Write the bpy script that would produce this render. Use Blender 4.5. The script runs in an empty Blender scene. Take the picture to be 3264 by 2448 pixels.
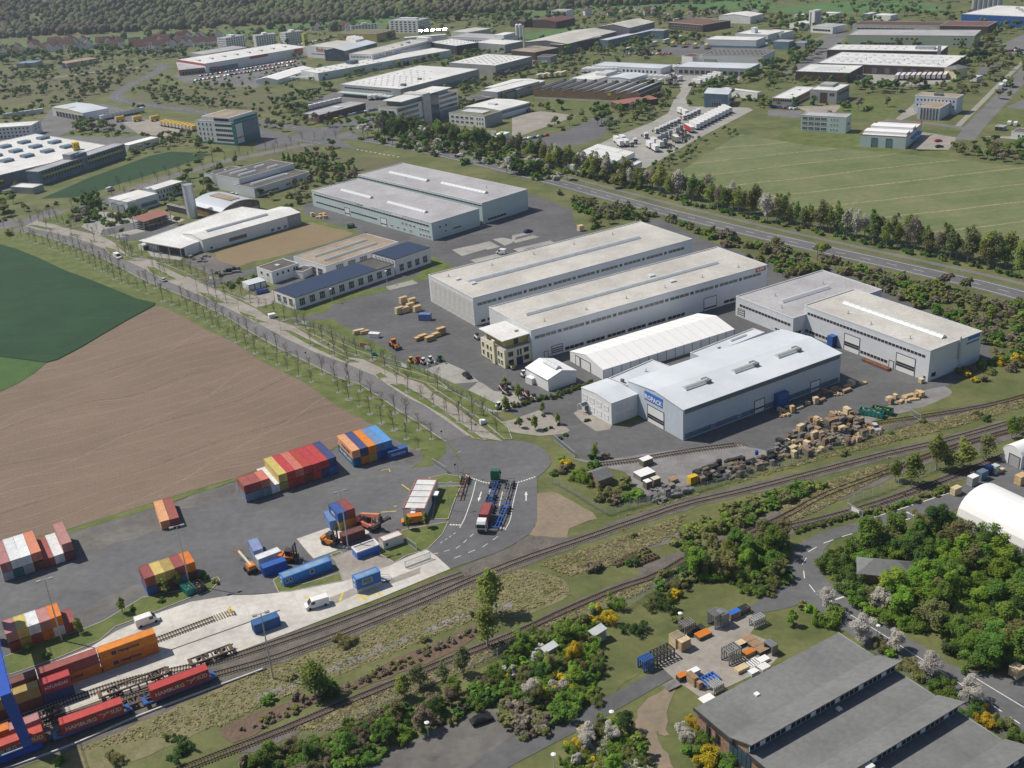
import bpy,bmesh,math,random
import numpy as np
from mathutils import Vector,Matrix
rnd=random.Random(7)
scene=bpy.context.scene
COL=scene.collection
PI=math.pi
# ------------------------------------------------------------ camera, light
cam=bpy.data.cameras.new('camera');camo=bpy.data.objects.new('camera',cam);COL.objects.link(camo)
cam.sensor_width=36;cam.lens=38.861;cam.clip_start=1;cam.clip_end=9000
pt,rl=0.4287,-0.0694
fw=Vector((0,math.cos(pt),-math.sin(pt)));rt=Vector((1,0,0));up=Vector((0,math.sin(pt),math.cos(pt)))
rx=rt*math.cos(rl)+up*math.sin(rl);ux=-rt*math.sin(rl)+up*math.cos(rl)
camo.matrix_world=Matrix(((rx.x,ux.x,-fw.x,0),(rx.y,ux.y,-fw.y,0),(rx.z,ux.z,-fw.z,152),(0,0,0,1)))
scene.camera=camo
SUN_EL,SUN_AZ=math.radians(52.5),math.radians(158) # azimuth of the sun, counted from +X
world=bpy.data.worlds.new('World');scene.world=world;world.use_nodes=True
nt=world.node_tree;nt.nodes.clear()
sky=nt.nodes.new('ShaderNodeTexSky');sky.sky_type='NISHITA';sky.sun_disc=False
sky.sun_elevation=SUN_EL;sky.sun_rotation=PI/2-SUN_AZ;sky.altitude=400;sky.air_density=1.0;sky.dust_density=1.2
bg=nt.nodes.new('ShaderNodeBackground');bg.inputs[1].default_value=0.07
wo=nt.nodes.new('ShaderNodeOutputWorld')
nt.links.new(sky.outputs[0],bg.inputs[0]);nt.links.new(bg.outputs[0],wo.inputs[0])
sl=bpy.data.lights.new('sun','SUN');sl.energy=4.3;sl.angle=math.radians(.55);sl.color=(1,.93,.81)
so=bpy.data.objects.new('sun',sl);COL.objects.link(so)
sd=Vector((math.cos(SUN_AZ)*math.cos(SUN_EL),math.sin(SUN_AZ)*math.cos(SUN_EL),math.sin(SUN_EL)))
so.rotation_euler=sd.to_track_quat('Z','Y').to_euler();so.location=(-200,100,400)
scene.view_settings.view_transform='Standard';scene.view_settings.look='None'
scene.view_settings.exposure=0.12;scene.view_settings.gamma=1
scene.cycles.max_bounces=4;scene.cycles.diffuse_bounces=2;scene.cycles.glossy_bounces=2
scene.cycles.transmission_bounces=2;scene.cycles.transparent_max_bounces=4;scene.cycles.volume_bounces=0
scene.cycles.use_adaptive_sampling=True
# ------------------------------------------------------------ materials
MATS={}
def lin(c):
 return tuple(((v/255)/12.92 if v/255<.04045 else ((v/255+.055)/1.055)**2.4) for v in c)+(1,)
def mat(name,rgb,rough=.8,var=.12,scale=.35,rgb2=None,stripe=None,metal=0,spec=.3,rand=0,coord='Object',detail=4,scale2=None,bump=0,wave=.0,stain=0):
 """procedural surface: base colour mottled by noise, optional stripes (dir angle, period, colour, strength)"""
 m=bpy.data.materials.new(name);m.use_nodes=True;t=m.node_tree;N=t.nodes;Lk=t.links
 b=N['Principled BSDF'];b.inputs['Roughness'].default_value=rough;b.inputs['Metallic'].default_value=metal
 b.inputs['Specular IOR Level'].default_value=spec
 tc=N.new('ShaderNodeTexCoord');co=tc.outputs[coord]
 nz=N.new('ShaderNodeTexNoise');nz.inputs['Scale'].default_value=scale;nz.inputs['Detail'].default_value=detail
 nz.inputs['Roughness'].default_value=.65
 Lk.new(co,nz.inputs['Vector'])
 mx=N.new('ShaderNodeMix');mx.data_type='RGBA'
 c=Vector(rgb)
 c1=tuple(c*(1-var));c2=tuple(rgb2) if rgb2 else tuple(c*(1+var))
 rp=N.new('ShaderNodeMapRange');rp.inputs[1].default_value=.33;rp.inputs[2].default_value=.67
 Lk.new(nz.outputs[0],rp.inputs[0]);Lk.new(rp.outputs[0],mx.inputs[0])
 mx.inputs[6].default_value=c1+(1,);mx.inputs[7].default_value=c2+(1,)
 cur=mx.outputs[2]
 if scale2:
  n2=N.new('ShaderNodeTexNoise');n2.inputs['Scale'].default_value=scale2;n2.inputs['Detail'].default_value=3
  Lk.new(co,n2.inputs['Vector'])
  r2=N.new('ShaderNodeMapRange');r2.inputs[1].default_value=.3;r2.inputs[2].default_value=.7
  r2.inputs[3].default_value=.9;r2.inputs[4].default_value=1.1
  Lk.new(n2.outputs[0],r2.inputs[0])
  mm=N.new('ShaderNodeMix');mm.data_type='RGBA';mm.blend_type='MULTIPLY';mm.inputs[0].default_value=1
  Lk.new(cur,mm.inputs[6]);Lk.new(r2.outputs[0],mm.inputs[7]);cur=mm.outputs[2]
 for (ang,per,col,st,wd) in (stripe or []):
  mp=N.new('ShaderNodeMapping');mp.inputs['Rotation'].default_value=(0,0,-ang)
  Lk.new(co,mp.inputs[0])
  if wave:
   wv=N.new('ShaderNodeTexNoise');wv.inputs['Scale'].default_value=.02;wv.inputs['Detail'].default_value=1
   Lk.new(co,wv.inputs['Vector'])
  sx=N.new('ShaderNodeSeparateXYZ');Lk.new(mp.outputs[0],sx.inputs[0])
  src=sx.outputs[0]
  if wave:
   ad=N.new('ShaderNodeMath');ad.operation='MULTIPLY_ADD';ad.inputs[1].default_value=wave
   Lk.new(wv.outputs[0],ad.inputs[0]);Lk.new(src,ad.inputs[2]);src=ad.outputs[0]
  dv=N.new('ShaderNodeMath');dv.operation='DIVIDE';dv.inputs[1].default_value=per;Lk.new(src,dv.inputs[0])
  fr=N.new('ShaderNodeMath');fr.operation='FRACT';Lk.new(dv.outputs[0],fr.inputs[0])
  lt=N.new('ShaderNodeMath');lt.operation='LESS_THAN';lt.inputs[1].default_value=wd;Lk.new(fr.outputs[0],lt.inputs[0])
  n3=N.new('ShaderNodeTexNoise');n3.inputs['Scale'].default_value=.6;Lk.new(co,n3.inputs['Vector'])
  r3=N.new('ShaderNodeMapRange');r3.inputs[1].default_value=.3;r3.inputs[2].default_value=.6;r3.inputs[4].default_value=st
  Lk.new(n3.outputs[0],r3.inputs[0])
  ml=N.new('ShaderNodeMath');ml.operation='MULTIPLY';Lk.new(lt.outputs[0],ml.inputs[0]);Lk.new(r3.outputs[0],ml.inputs[1])
  m3=N.new('ShaderNodeMix');m3.data_type='RGBA';Lk.new(ml.outputs[0],m3.inputs[0]);Lk.new(cur,m3.inputs[6])
  m3.inputs[7].default_value=tuple(col)+(1,);cur=m3.outputs[2]
 if stain:
  n5=N.new('ShaderNodeTexNoise');n5.inputs['Scale'].default_value=.16;n5.inputs['Detail'].default_value=7;n5.inputs['Roughness'].default_value=.7
  mp=N.new('ShaderNodeMapping');mp.inputs['Rotation'].default_value=(0,0,.55);mp.inputs['Scale'].default_value=(.55,1.6,1);Lk.new(co,mp.inputs[0]);Lk.new(mp.outputs[0],n5.inputs['Vector'])
  for lo,hi,k in ((.54,.72,1-stain),(.46,.30,1+stain*.9)):
   r6=N.new('ShaderNodeMapRange');r6.inputs[1].default_value=lo;r6.inputs[2].default_value=hi;r6.inputs[3].default_value=1;r6.inputs[4].default_value=k;Lk.new(n5.outputs[0],r6.inputs[0])
   m6=N.new('ShaderNodeMix');m6.data_type='RGBA';m6.blend_type='MULTIPLY';m6.inputs[0].default_value=1;Lk.new(cur,m6.inputs[6]);Lk.new(r6.outputs[0],m6.inputs[7]);cur=m6.outputs[2]
 if rand:
  oi=N.new('ShaderNodeObjectInfo');hs=N.new('ShaderNodeHueSaturation')
  r4=N.new('ShaderNodeMapRange');r4.inputs[3].default_value=1-rand;r4.inputs[4].default_value=1+rand
  Lk.new(oi.outputs['Random'],r4.inputs[0]);Lk.new(r4.outputs[0],hs.inputs['Value'])
  r5=N.new('ShaderNodeMapRange');r5.inputs[3].default_value=.5-.03*min(1,rand*3);r5.inputs[4].default_value=.5+.025*min(1,rand*3)
  ml=N.new('ShaderNodeMath');ml.operation='MULTIPLY';ml.inputs[1].default_value=7.31;Lk.new(oi.outputs['Random'],ml.inputs[0])
  f2=N.new('ShaderNodeMath');f2.operation='FRACT';Lk.new(ml.outputs[0],f2.inputs[0]);Lk.new(f2.outputs[0],r5.inputs[0]);Lk.new(r5.outputs[0],hs.inputs['Hue'])
  Lk.new(cur,hs.inputs['Color']);cur=hs.outputs[0]
 Lk.new(cur,b.inputs['Base Color'])
 if bump:
  bp=N.new('ShaderNodeBump');bp.inputs['Strength'].default_value=bump;bp.inputs['Distance'].default_value=.3
  nb=N.new('ShaderNodeTexNoise');nb.inputs['Scale'].default_value=1.2;nb.inputs['Detail'].default_value=5;Lk.new(co,nb.inputs['Vector'])
  Lk.new(nb.outputs[0],bp.inputs['Height']);Lk.new(bp.outputs[0],b.inputs['Normal'])
 MATS[name]=m
 return m
def leafmat(name,rgb,rand=.25,var=.3):
 m=mat(name,rgb,rough=.7,var=var,scale=.55,rand=rand,spec=.15,detail=2)
 t=m.node_tree;b=t.nodes['Principled BSDF'];out=t.nodes['Material Output']
 tr=t.nodes.new('ShaderNodeBsdfTranslucent');mix=t.nodes.new('ShaderNodeMixShader');mix.inputs[0].default_value=.45
 src=b.inputs['Base Color'].links[0].from_socket
 t.links.new(src,tr.inputs[0]);t.links.new(b.outputs[0],mix.inputs[1]);t.links.new(tr.outputs[0],mix.inputs[2]);t.links.new(mix.outputs[0],out.inputs[0])
 return m
def glass(name,rgb,rough=.12):
 return mat(name,rgb,rough=rough,var=.35,scale=.25,spec=.6)
def M(n):
 return MATS[n]
 # ------------------------------------------------------------ mesh building
class MB:
 def __init__(s):s.v=[];s.f=[];s.m=[];s.T=None
 def add(s,vs,fs,mi=0):
  n=len(s.v)
  if s.T is not None:vs=[tuple(s.T@Vector(v)) for v in vs]
  s.v+=[tuple(v) for v in vs];s.f+=[tuple(i+n for i in f) for f in fs];s.m+=[mi]*len(fs);return s
 def box(s,x0,x1,y0,y1,z0,z1,mi=0):
  if x0>x1:x0,x1=x1,x0
  if y0>y1:y0,y1=y1,y0
  return s.add([(x0,y0,z0),(x1,y0,z0),(x1,y1,z0),(x0,y1,z0),(x0,y0,z1),(x1,y0,z1),(x1,y1,z1),(x0,y1,z1)],
  [(0,3,2,1),(4,5,6,7),(0,1,5,4),(1,2,6,5),(2,3,7,6),(3,0,4,7)],mi)
 def cbox(s,x,y,z,dx,dy,dz,mi=0):return s.box(x-dx/2,x+dx/2,y-dy/2,y+dy/2,z,z+dz,mi)
 def prism(s,poly,z0,z1,mi=0):
  n=len(poly)
  return s.add([(x,y,z0) for x,y in poly]+[(x,y,z1) for x,y in poly],
  [tuple(range(n))[::-1],tuple(range(n,2*n))]+[(i,(i+1)%n,n+(i+1)%n,n+i) for i in range(n)],mi)
 def xprof(s,prof,x0,x1,mi=0):
  """(y,z) outline extruded along x"""
  n=len(prof)
  return s.add([(x0,y,z) for y,z in prof]+[(x1,y,z) for y,z in prof],
  [tuple(range(n))[::-1],tuple(range(n,2*n))]+[(i,(i+1)%n,n+(i+1)%n,n+i) for i in range(n)],mi)
 def yprof(s,prof,y0,y1,mi=0):
  """(x,z) outline extruded along y"""
  n=len(prof)
  return s.add([(x,y0,z) for x,z in prof]+[(x,y1,z) for x,z in prof],
  [tuple(range(n)),tuple(range(n,2*n))[::-1]]+[(i,n+i,n+(i+1)%n,(i+1)%n) for i in range(n)],mi)
 def tube(s,p,q,r0,r1=None,n=6,mi=0):
  r1=r0 if r1 is None else r1
  p,q=Vector(p),Vector(q);d=(q-p)
  if d.length<1e-6:return s
  d.normalize();a=d.orthogonal().normalized();b=d.cross(a)
  vs=[p+(a*math.cos(2*PI*i/n)+b*math.sin(2*PI*i/n))*r0 for i in range(n)]+[q+(a*math.cos(2*PI*i/n)+b*math.sin(2*PI*i/n))*r1 for i in range(n)]
  return s.add(vs,[tuple(range(n))[::-1],tuple(range(n,2*n))]+[(i,(i+1)%n,n+(i+1)%n,n+i) for i in range(n)],mi)
 def beam(s,p,q,w,hgt=None,mi=0):
  """square bar from p to q"""
  hgt=w if hgt is None else hgt
  p,q=Vector(p),Vector(q);d=(q-p).normalized()
  a=Vector((0,0,1)).cross(d)
  a=a.normalized() if a.length>1e-4 else Vector((1,0,0))
  b=d.cross(a);vs=[]
  for c in (p,q):
   for i,j in ((-1,-1),(1,-1),(1,1),(-1,1)):vs.append(c+a*(i*w/2)+b*(j*hgt/2))
  return s.add(vs,[(0,3,2,1),(4,5,6,7),(0,1,5,4),(1,2,6,5),(2,3,7,6),(3,0,4,7)],mi)
 def mesh(s,name,mats,smooth=False):
  me=bpy.data.meshes.new(name);me.from_pydata(s.v,[],s.f)
  for k in (mats if isinstance(mats,(list,tuple)) else [mats]):me.materials.append(M(k))
  if any(s.m):me.polygons.foreach_set('material_index',s.m)
  if smooth:me.polygons.foreach_set('use_smooth',[True]*len(me.polygons))
  me.update();return me
 def build(s,name,mats,parent=None,loc=(0,0,0),rz=0,smooth=False):
  return put(name,s.mesh(name,mats,smooth),parent,loc,rz)
def put(name,me,parent=None,loc=(0,0,0),rz=0):
 o=bpy.data.objects.new(name,me);COL.objects.link(o)
 o.location=loc;o.rotation_euler=(0,0,rz)
 if parent is not None:o.parent=parent
 return o
def empty(name,loc,rz=0):
 o=bpy.data.objects.new(name,None);COL.objects.link(o)
 if len(loc)==2:loc=(loc[0],loc[1],0)
 o.location=loc;o.rotation_euler=(0,0,rz);o.empty_display_size=.5
 return o
def tag(o,label,cat,group=None):
 o['label']=label;o['category']=cat
 if group:o['group']=group
 return o
CH={}
def kids(o):
 return [c for c in o.children]
def dup(o,loc,rz,label=None,group=None,sc=None):
 r=o.copy();COL.objects.link(r);r.location=loc if len(loc)==3 else (loc[0],loc[1],0);r.rotation_euler=(0,0,rz)
 if sc:r.scale=(sc,sc,sc) if not isinstance(sc,tuple) else sc
 if label:r['label']=label
 if group:r['group']=group
 for ch in CH.setdefault(o.name,kids(o)):
  c=ch.copy();COL.objects.link(c);c.parent=r
  for g in CH.setdefault(ch.name,kids(ch)):
   d=g.copy();COL.objects.link(d);d.parent=c
 return r
def hide_proto(o):
 """prototypes are removed once their copies stand"""
 for ch in list(o.children):
  for g in list(ch.children):bpy.data.objects.remove(g)
  bpy.data.objects.remove(ch)
 bpy.data.objects.remove(o)
LET={}
def letters(name,txt,size,matname,parent,loc,rot,ext=.03,align='CENTER',width=None,bold=0):
 key=(txt,size,ext,align,width,bold,matname)
 if key in LET:
  t=bpy.data.objects.new(name,LET[key]);COL.objects.link(t);t.parent=parent;t.location=loc;t.rotation_euler=rot;return t
 cu=bpy.data.curves.new(name,'FONT');cu.body=txt;cu.size=size;cu.extrude=ext;cu.align_x=align;cu.align_y='CENTER';cu.offset=bold;cu.resolution_u=2
 o=bpy.data.objects.new(name,cu);COL.objects.link(o)
 dg=bpy.context.evaluated_depsgraph_get();me=bpy.data.meshes.new_from_object(o.evaluated_get(dg));bpy.data.objects.remove(o);bpy.data.curves.remove(cu)
 me.materials.clear();me.materials.append(M(matname))
 if width and len(me.vertices):
  xs=[v.co.x for v in me.vertices];k=width/max(.01,max(xs)-min(xs))
  for v in me.vertices:v.co.x*=k
 LET[key]=me;t=bpy.data.objects.new(name,me);COL.objects.link(t);t.parent=parent;t.location=loc;t.rotation_euler=rot
 return t
def ordinal(n):
 return {1:'first',2:'second',3:'third',4:'fourth',5:'fifth',6:'sixth',7:'seventh',8:'eighth',9:'ninth',10:'tenth',11:'eleventh',12:'twelfth'}.get(n,'%d%s'%(n,'th' if 10<n%100<20 else {1:'st',2:'nd',3:'rd'}.get(n%10,'th')))
 # ------------------------------------------------------------ flat sheets of ground
NSH=[0];PAVED=[];OCC=[]
def sheet(name,poly,matname,z,kind='structure',edge=None):
 """a paved or planted area; with edge it is a raised slab with a kerb"""
 if matname in ('sand','earth','grass_dry','gravel','scrub','stubble','ballast','meadow','grass','asphalt_worn'):
  g=random.Random(len(poly));P=list(poly);n=len(P);out=[]
  for i in range(n):
   a,b,c,d=[Vector(P[(i+k)%n]) for k in (-1,0,1,2)];st=max(3,min(14,int((c-b).length/3)))
   for j in range(st):
    t=j/st;q=.5*((2*b)+(c-a)*t*.6+(2*a-5*b+4*c-d)*t*t*.0+((c-b)*2-(c-a)*.6)*t*t*(1.5-t*.5)) if 0 else b.lerp(c,t)+((b-a).normalized()-(d-c).normalized())*t*(1-t)*(c-b).length*.22
    out.append((q.x+g.uniform(-.45,.45),q.y+g.uniform(-.45,.45)))
  poly=out
 NSH[0]+=1;z+=NSH[0]*.0001
 if matname[:5] in ('aspha','pavin','concr','crop_','soil','grave','balla'):PAVED.append(poly)
 me=bpy.data.meshes.new(name);bm=bmesh.new()
 vs=[bm.verts.new((x,y,z)) for x,y in poly]
 f=bm.faces.new(vs);f.normal_update()
 if f.normal.z<0:f.normal_flip()
 bmesh.ops.triangulate(bm,faces=bm.faces[:])
 bm.to_mesh(me);bm.free();me.materials.append(M(matname))
 o=put(name,me)
 if kind:o['kind']=kind
 if edge:
  k=MB();n=len(poly)
  for i in range(n):
   p,q=poly[i],poly[(i+1)%n]
   k.beam((p[0],p[1],z-.05),(q[0],q[1],z-.05),.22,.16)
  k.build('kerb',edge,o)
 return o
def ribbon(name,pts,w,matname,z,kind='structure',parent=None):
 n=len(pts);v=[];
 for i,p in enumerate(pts):
  a=Vector(pts[max(0,i-1)]);b=Vector(pts[min(n-1,i+1)]);d=(b-a).normalized();nn=Vector((-d.y,d.x))
  ww=w[i] if isinstance(w,(list,tuple)) else w
  v+=[(p[0]+nn.x*ww/2,p[1]+nn.y*ww/2,z),(p[0]-nn.x*ww/2,p[1]-nn.y*ww/2,z)]
 b=MB().add(v,[(2*i,2*i+1,2*i+3,2*i+2) for i in range(n-1)])
 o=b.build(name,matname,parent)
 if kind and parent is None:o['kind']=kind
 return o
def smooth(pts,k=6):
 """Catmull-Rom through the points"""
 P=[Vector(p) for p in pts];P=[P[0]*2-P[1]]+P+[P[-1]*2-P[-2]];out=[]
 for i in range(1,len(P)-2):
  for j in range(k):
   t=j/k;a,b,c,d=P[i-1:i+3]
   out.append(tuple(.5*((2*b)+(c-a)*t+(2*a-5*b+4*c-d)*t*t+(3*b-a-3*c+d)*t**3)))
 out.append(tuple(P[-2]));return out
def along(pts,step,off=0.0,start=0.0):
 """points every step metres along a polyline, shifted sideways by off (left +): (x,y,angle)"""
 out=[];need=start
 for a,b in zip(pts[:-1],pts[1:]):
  a,b=Vector(a),Vector(b);d=b-a;L=d.length
  if L<1e-6:continue
  d.normalize()
  while need<=L:
   p=a+d*need;out.append((p.x-d.y*off,p.y+d.x*off,math.atan2(d.y,d.x)));need+=step
  need-=L
 return out
def inside(p,poly):
 x,y=p;c=False;n=len(poly);j=n-1
 for i in range(n):
  xi,yi=poly[i];xj,yj=poly[j]
  if (yi>y)!=(yj>y) and x<(xj-xi)*(y-yi)/(yj-yi)+xi:c= not c
  j=i
 return c
def scatter(poly,n,seed=1,mind=0):
 r=random.Random(seed);xs=[p[0] for p in poly];ys=[p[1] for p in poly];out=[];t=0
 while len(out)<n and t<n*60:
  t+=1;p=(r.uniform(min(xs),max(xs)),r.uniform(min(ys),max(ys)))
  if inside(p,poly) and (not mind or all((p[0]-q[0])**2+(p[1]-q[1])**2>mind*mind for q in out[-400:])):out.append(p)
 return out

 # ------------------------------------------------------------ the palette
mat('grass',(.088,.115,.034),rgb2=(.155,.16,.062),scale=.05,scale2=.6,var=.15,bump=.3,stain=0.2)
mat('grass_fresh',(.085,.125,.028),rgb2=(.145,.165,.05),scale=.16,scale2=.8,bump=.3,stain=0.2)
mat('grass_dry',(.23,.20,.115),rgb2=(.125,.135,.05),scale=.22,scale2=1.1,var=.05,bump=.5)
mat('meadow',(.075,.16,.045),rgb2=(.10,.19,.06),scale=.05,scale2=.5)
mat('scrub',(.155,.14,.075),rgb2=(.10,.112,.045),scale=.06,scale2=.5,bump=.5)
mat('crop_dark',(.010,.044,.013),rgb2=(.016,.060,.018),var=.05,scale=.05,scale2=1.2,stripe=[(1.42,20,(.005,.02,.007),.8,.03),(1.42,20.6,(.005,.02,.007),.6,.02)],wave=5,bump=.35,stain=.15)
mat('crop_light',(.045,.105,.02),rgb2=(.06,.13,.03),scale=.1,scale2=.9,bump=.3)
mat('crop_pale',(.125,.165,.06),rgb2=(.19,.195,.095),scale=.028,scale2=.3,stripe=[(1.72,2.9,(.095,.15,.06),.5,.45),(1.72,27,(.34,.30,.19),.9,.05),(1.72,13.3,(.25,.235,.14),.6,.06)],wave=9)
mat('soil',(.182,.132,.098),rgb2=(.212,.156,.117),var=.05,scale=.022,scale2=1.6,stripe=[(2.05,1.7,(.147,.105,.078),.6,.25),(2.05,7.3,(.26,.2,.155),.55,.09),(2.12,29,(.128,.092,.07),.7,.03),(2.5,43,(.265,.205,.16),.5,.02)],wave=26,bump=.35,stain=.1)
mat('stubble',(.27,.205,.12),rgb2=(.21,.16,.09),scale=.08,scale2=.9,stripe=[(.95,1.6,(.20,.155,.095),.5,.4)],wave=3)
mat('earth',(.19,.125,.088),rgb2=(.12,.086,.062),scale=.35,scale2=1.3,bump=.9)
mat('sand',(.30,.235,.165),rgb2=(.2,.165,.125),scale=.12,scale2=.8)
mat('asphalt',(.118,.119,.127),rgb2=(.148,.149,.156),var=.06,scale=.035,scale2=.5,rough=.9,stain=0.2)
mat('asphalt_new',(.098,.099,.105),rgb2=(.128,.129,.135),var=.06,scale=.04,scale2=.5,rough=.9,stain=0.22)
mat('asphalt_pale',(.155,.152,.155),rgb2=(.185,.182,.185),scale=.05,scale2=.9,rough=.92,stain=0.15)
mat('asphalt_worn',(.125,.12,.118),rgb2=(.18,.17,.158),scale=.09,scale2=.5,rough=.92,stain=0.2)
mat('paving',(.29,.265,.235),rgb2=(.34,.315,.285),scale=.1,scale2=.7,rough=.9,stain=0.15)
mat('paving_grey',(.30,.295,.275),rgb2=(.36,.355,.335),scale=.1,scale2=.7,rough=.9)
mat('concrete_slab',(.50,.48,.445),rgb2=(.60,.58,.545),scale=.08,scale2=.6,rough=.88,stripe=[(.42,5.6,(.36,.345,.32),.7,.018),(.42+PI/2,6.5,(.36,.345,.32),.7,.016)],stain=0.1)
mat('gravel',(.185,.182,.182),rgb2=(.255,.25,.248),scale=.12,scale2=1.5,rough=.95,bump=.5,stain=0.2)
mat('ballast',(.115,.103,.096),rgb2=(.165,.148,.135),scale=.25,scale2=2.2,rough=.95,bump=.6)
mat('road_white',(.68,.68,.66),rough=.7,var=.15,scale=.8)
mat('road_yellow',(.62,.47,.05),rough=.7,var=.3,scale=1)
mat('kerb',(.36,.34,.31),rough=.85,var=.2)
mat('white_wall',(.74,.745,.75),rough=.6,var=.04,scale=.15)
mat('white_metal',(.66,.69,.72),rough=.42,var=.04,scale=.12,stripe=[(0,1.05,(.5,.53,.56),.5,.05)])
mat('blue_metal',(.52,.575,.645),rough=.42,var=.05,scale=.12,stripe=[(0,1.05,(.44,.49,.56),.5,.06)])
mat('cyan_metal',(.50,.60,.60),rough=.45,var=.05,scale=.12)
mat('grey_wall',(.35,.36,.37),rough=.7,var=.1,scale=.2)
mat('grey_dark_wall',(.16,.17,.185),rough=.6,var=.15,scale=.2)
mat('blue_grey_wall',(.13,.20,.27),rough=.4,var=.2,scale=.3,spec=.5)
mat('concrete_wall',(.52,.515,.50),rough=.85,var=.10,scale=.22,scale2=.9,stain=0.1)
mat('cream_wall',(.74,.68,.46),rough=.75,var=.05,scale=.2)
mat('ochre_wall',(.46,.36,.13),rough=.75,var=.08,scale=.2)
mat('brown_wall',(.085,.058,.048),rough=.6,var=.2,scale=.2)
mat('timber_wall',(.23,.15,.085),rough=.75,var=.2,scale=.3)
mat('brick_wall',(.30,.165,.115),rough=.85,var=.3,scale=1.4,rgb2=(.42,.28,.21),detail=6)
mat('teal_wall',(.03,.19,.20),rough=.4,var=.12)
mat('green_wall',(.44,.50,.40),rough=.6,var=.06)
mat('roof_gravel',(.47,.455,.425),rgb2=(.55,.535,.50),rough=.95,scale=.06,scale2=1.2,stripe=[(0,5.2,(.40,.385,.36),.6,.035)],stain=0.1)
mat('roof_grey',(.36,.355,.375),rgb2=(.42,.415,.435),rough=.9,scale=.05,scale2=1.0,stain=0.1)
mat('roof_dark',(.105,.10,.098),rgb2=(.14,.13,.12),rough=.95,scale=.1,scale2=1.0,stain=0.2)
mat('roof_felt',(.165,.17,.172),rgb2=(.195,.20,.202),rough=.9,scale=.07,scale2=.9,stripe=[(0,1.0,(.12,.123,.126),.35,.06)],stain=0.07)
mat('roof_brown',(.30,.235,.165),rgb2=(.36,.30,.25),rough=.95,scale=.07,scale2=.7,stain=0.2)
mat('roof_moss',(.15,.15,.075),rgb2=(.2,.19,.12),rough=.95,scale=.15,scale2=.8)
mat('roof_metal',(.60,.645,.70),rgb2=(.66,.70,.75),rough=.42,scale=.05,stripe=[(0,.9,(.54,.585,.64),.6,.08)])
mat('roof_pale',(.66,.66,.65),rgb2=(.72,.72,.71),rough=.7,scale=.06,scale2=.8,stripe=[(0,4,(.55,.55,.54),.5,.03)],stain=0.1)
mat('roof_tile',(.115,.062,.05),rgb2=(.16,.085,.068),rough=.85,scale=.4,rand=.25)
mat('roof_red',(.30,.14,.115),rough=.8,var=.1,scale=.3)
mat('roof_steel',(.60,.63,.68),rough=.3,var=.06,scale=.05,metal=.2,stripe=[(PI/2,.6,(.53,.56,.62),.5,.1)])
mat('membrane',(.82,.82,.82),rough=.55,var=.02,scale=.2)
mat('flashing',(.58,.59,.60),rough=.45,var=.08)
mat('dark_trim',(.085,.085,.095),rough=.6,var=.2)
mat('frame_white',(.68,.68,.68),rough=.5,var=.05)
glass('pane',(.030,.036,.042));glass('pane_blue',(.05,.085,.12));glass('pane_grey',(.11,.115,.115),.25)
mat('shutter',(.70,.70,.70),rough=.6,var=.03)
mat('skylight',(.60,.63,.66),rough=.35,var=.08,scale=.3,stripe=[(0,1.4,(.45,.48,.5),.6,.08)])
mat('skylight_green',(.50,.56,.53),rough=.35,var=.08,scale=.3)
mat('solar',(.035,.052,.10),rough=.28,var=.2,scale=.3,spec=.7)
mat('steel',(.33,.34,.35),rough=.45,var=.15,metal=.6)
mat('steel_dark',(.055,.055,.06),rough=.6,var=.3)
mat('galvanised',(.47,.49,.50),rough=.45,var=.1,metal=.4)
mat('rail_steel',(.05,.042,.038),rough=.5,var=.2,metal=.3)
mat('sleeper',(.17,.145,.115),rough=.9,var=.3,scale=1)
mat('sleeper_old',(.115,.078,.058),rough=.9,var=.35,scale=1)
mat('rubber',(.018,.018,.019),rough=.8,var=.2)
mat('wood_new',(.60,.42,.22),rough=.75,var=.15,scale=.6)
mat('wood_pale',(.62,.50,.32),rough=.75,var=.15,scale=.6)
mat('wood_old',(.22,.175,.13),rough=.85,var=.3,scale=.7,rand=.3)
mat('wood_mid',(.38,.26,.155),rough=.8,var=.2,scale=.7,rand=.2)
mat('scrap_dark',(.04,.042,.045),rough=.8,var=.4,scale=.9,rand=.3)
mat('scrap_grey',(.20,.20,.195),rough=.85,var=.3,scale=.8,rand=.2)
mat('bark',(.11,.09,.07),rough=.9,var=.3,scale=2)
mat('bark_pale',(.42,.40,.36),rough=.85,var=.35,scale=2)
mat('rust',(.17,.075,.042),rough=.85,var=.35,scale=1)
mat('forest_floor',(.06,.062,.03),var=.3,scale=.2)
for n_,c_ in dict(red=(.46,.045,.035),orange=(.62,.20,.025),yellow=(.68,.46,.03),blue=(.03,.105,.34),green=(.02,.15,.07),white=(.78,.78,.78),black=(.016,.016,.018),silver=(.5,.52,.55),teal=(.02,.25,.22),brightblue=(.04,.16,.56),lime=(.5,.52,.05),crane_blue=(.022,.085,.44),navy=(.012,.03,.12),cream=(.66,.62,.5),gold=(.75,.5,.03)).items():
 mat('paint_'+n_,c_,rough=.35,var=.08,scale=.4,spec=.45)
def cmat(n,rgb,top=None):
 """container paint: sides weathered and ribbed, faded by the sun"""
 mat('cont_'+n,rgb,rough=.6,var=.13,scale=.5,scale2=1.6,stripe=[(0,.56,tuple(v*.8 for v in rgb),.6,.3)],rand=.1)
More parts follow.
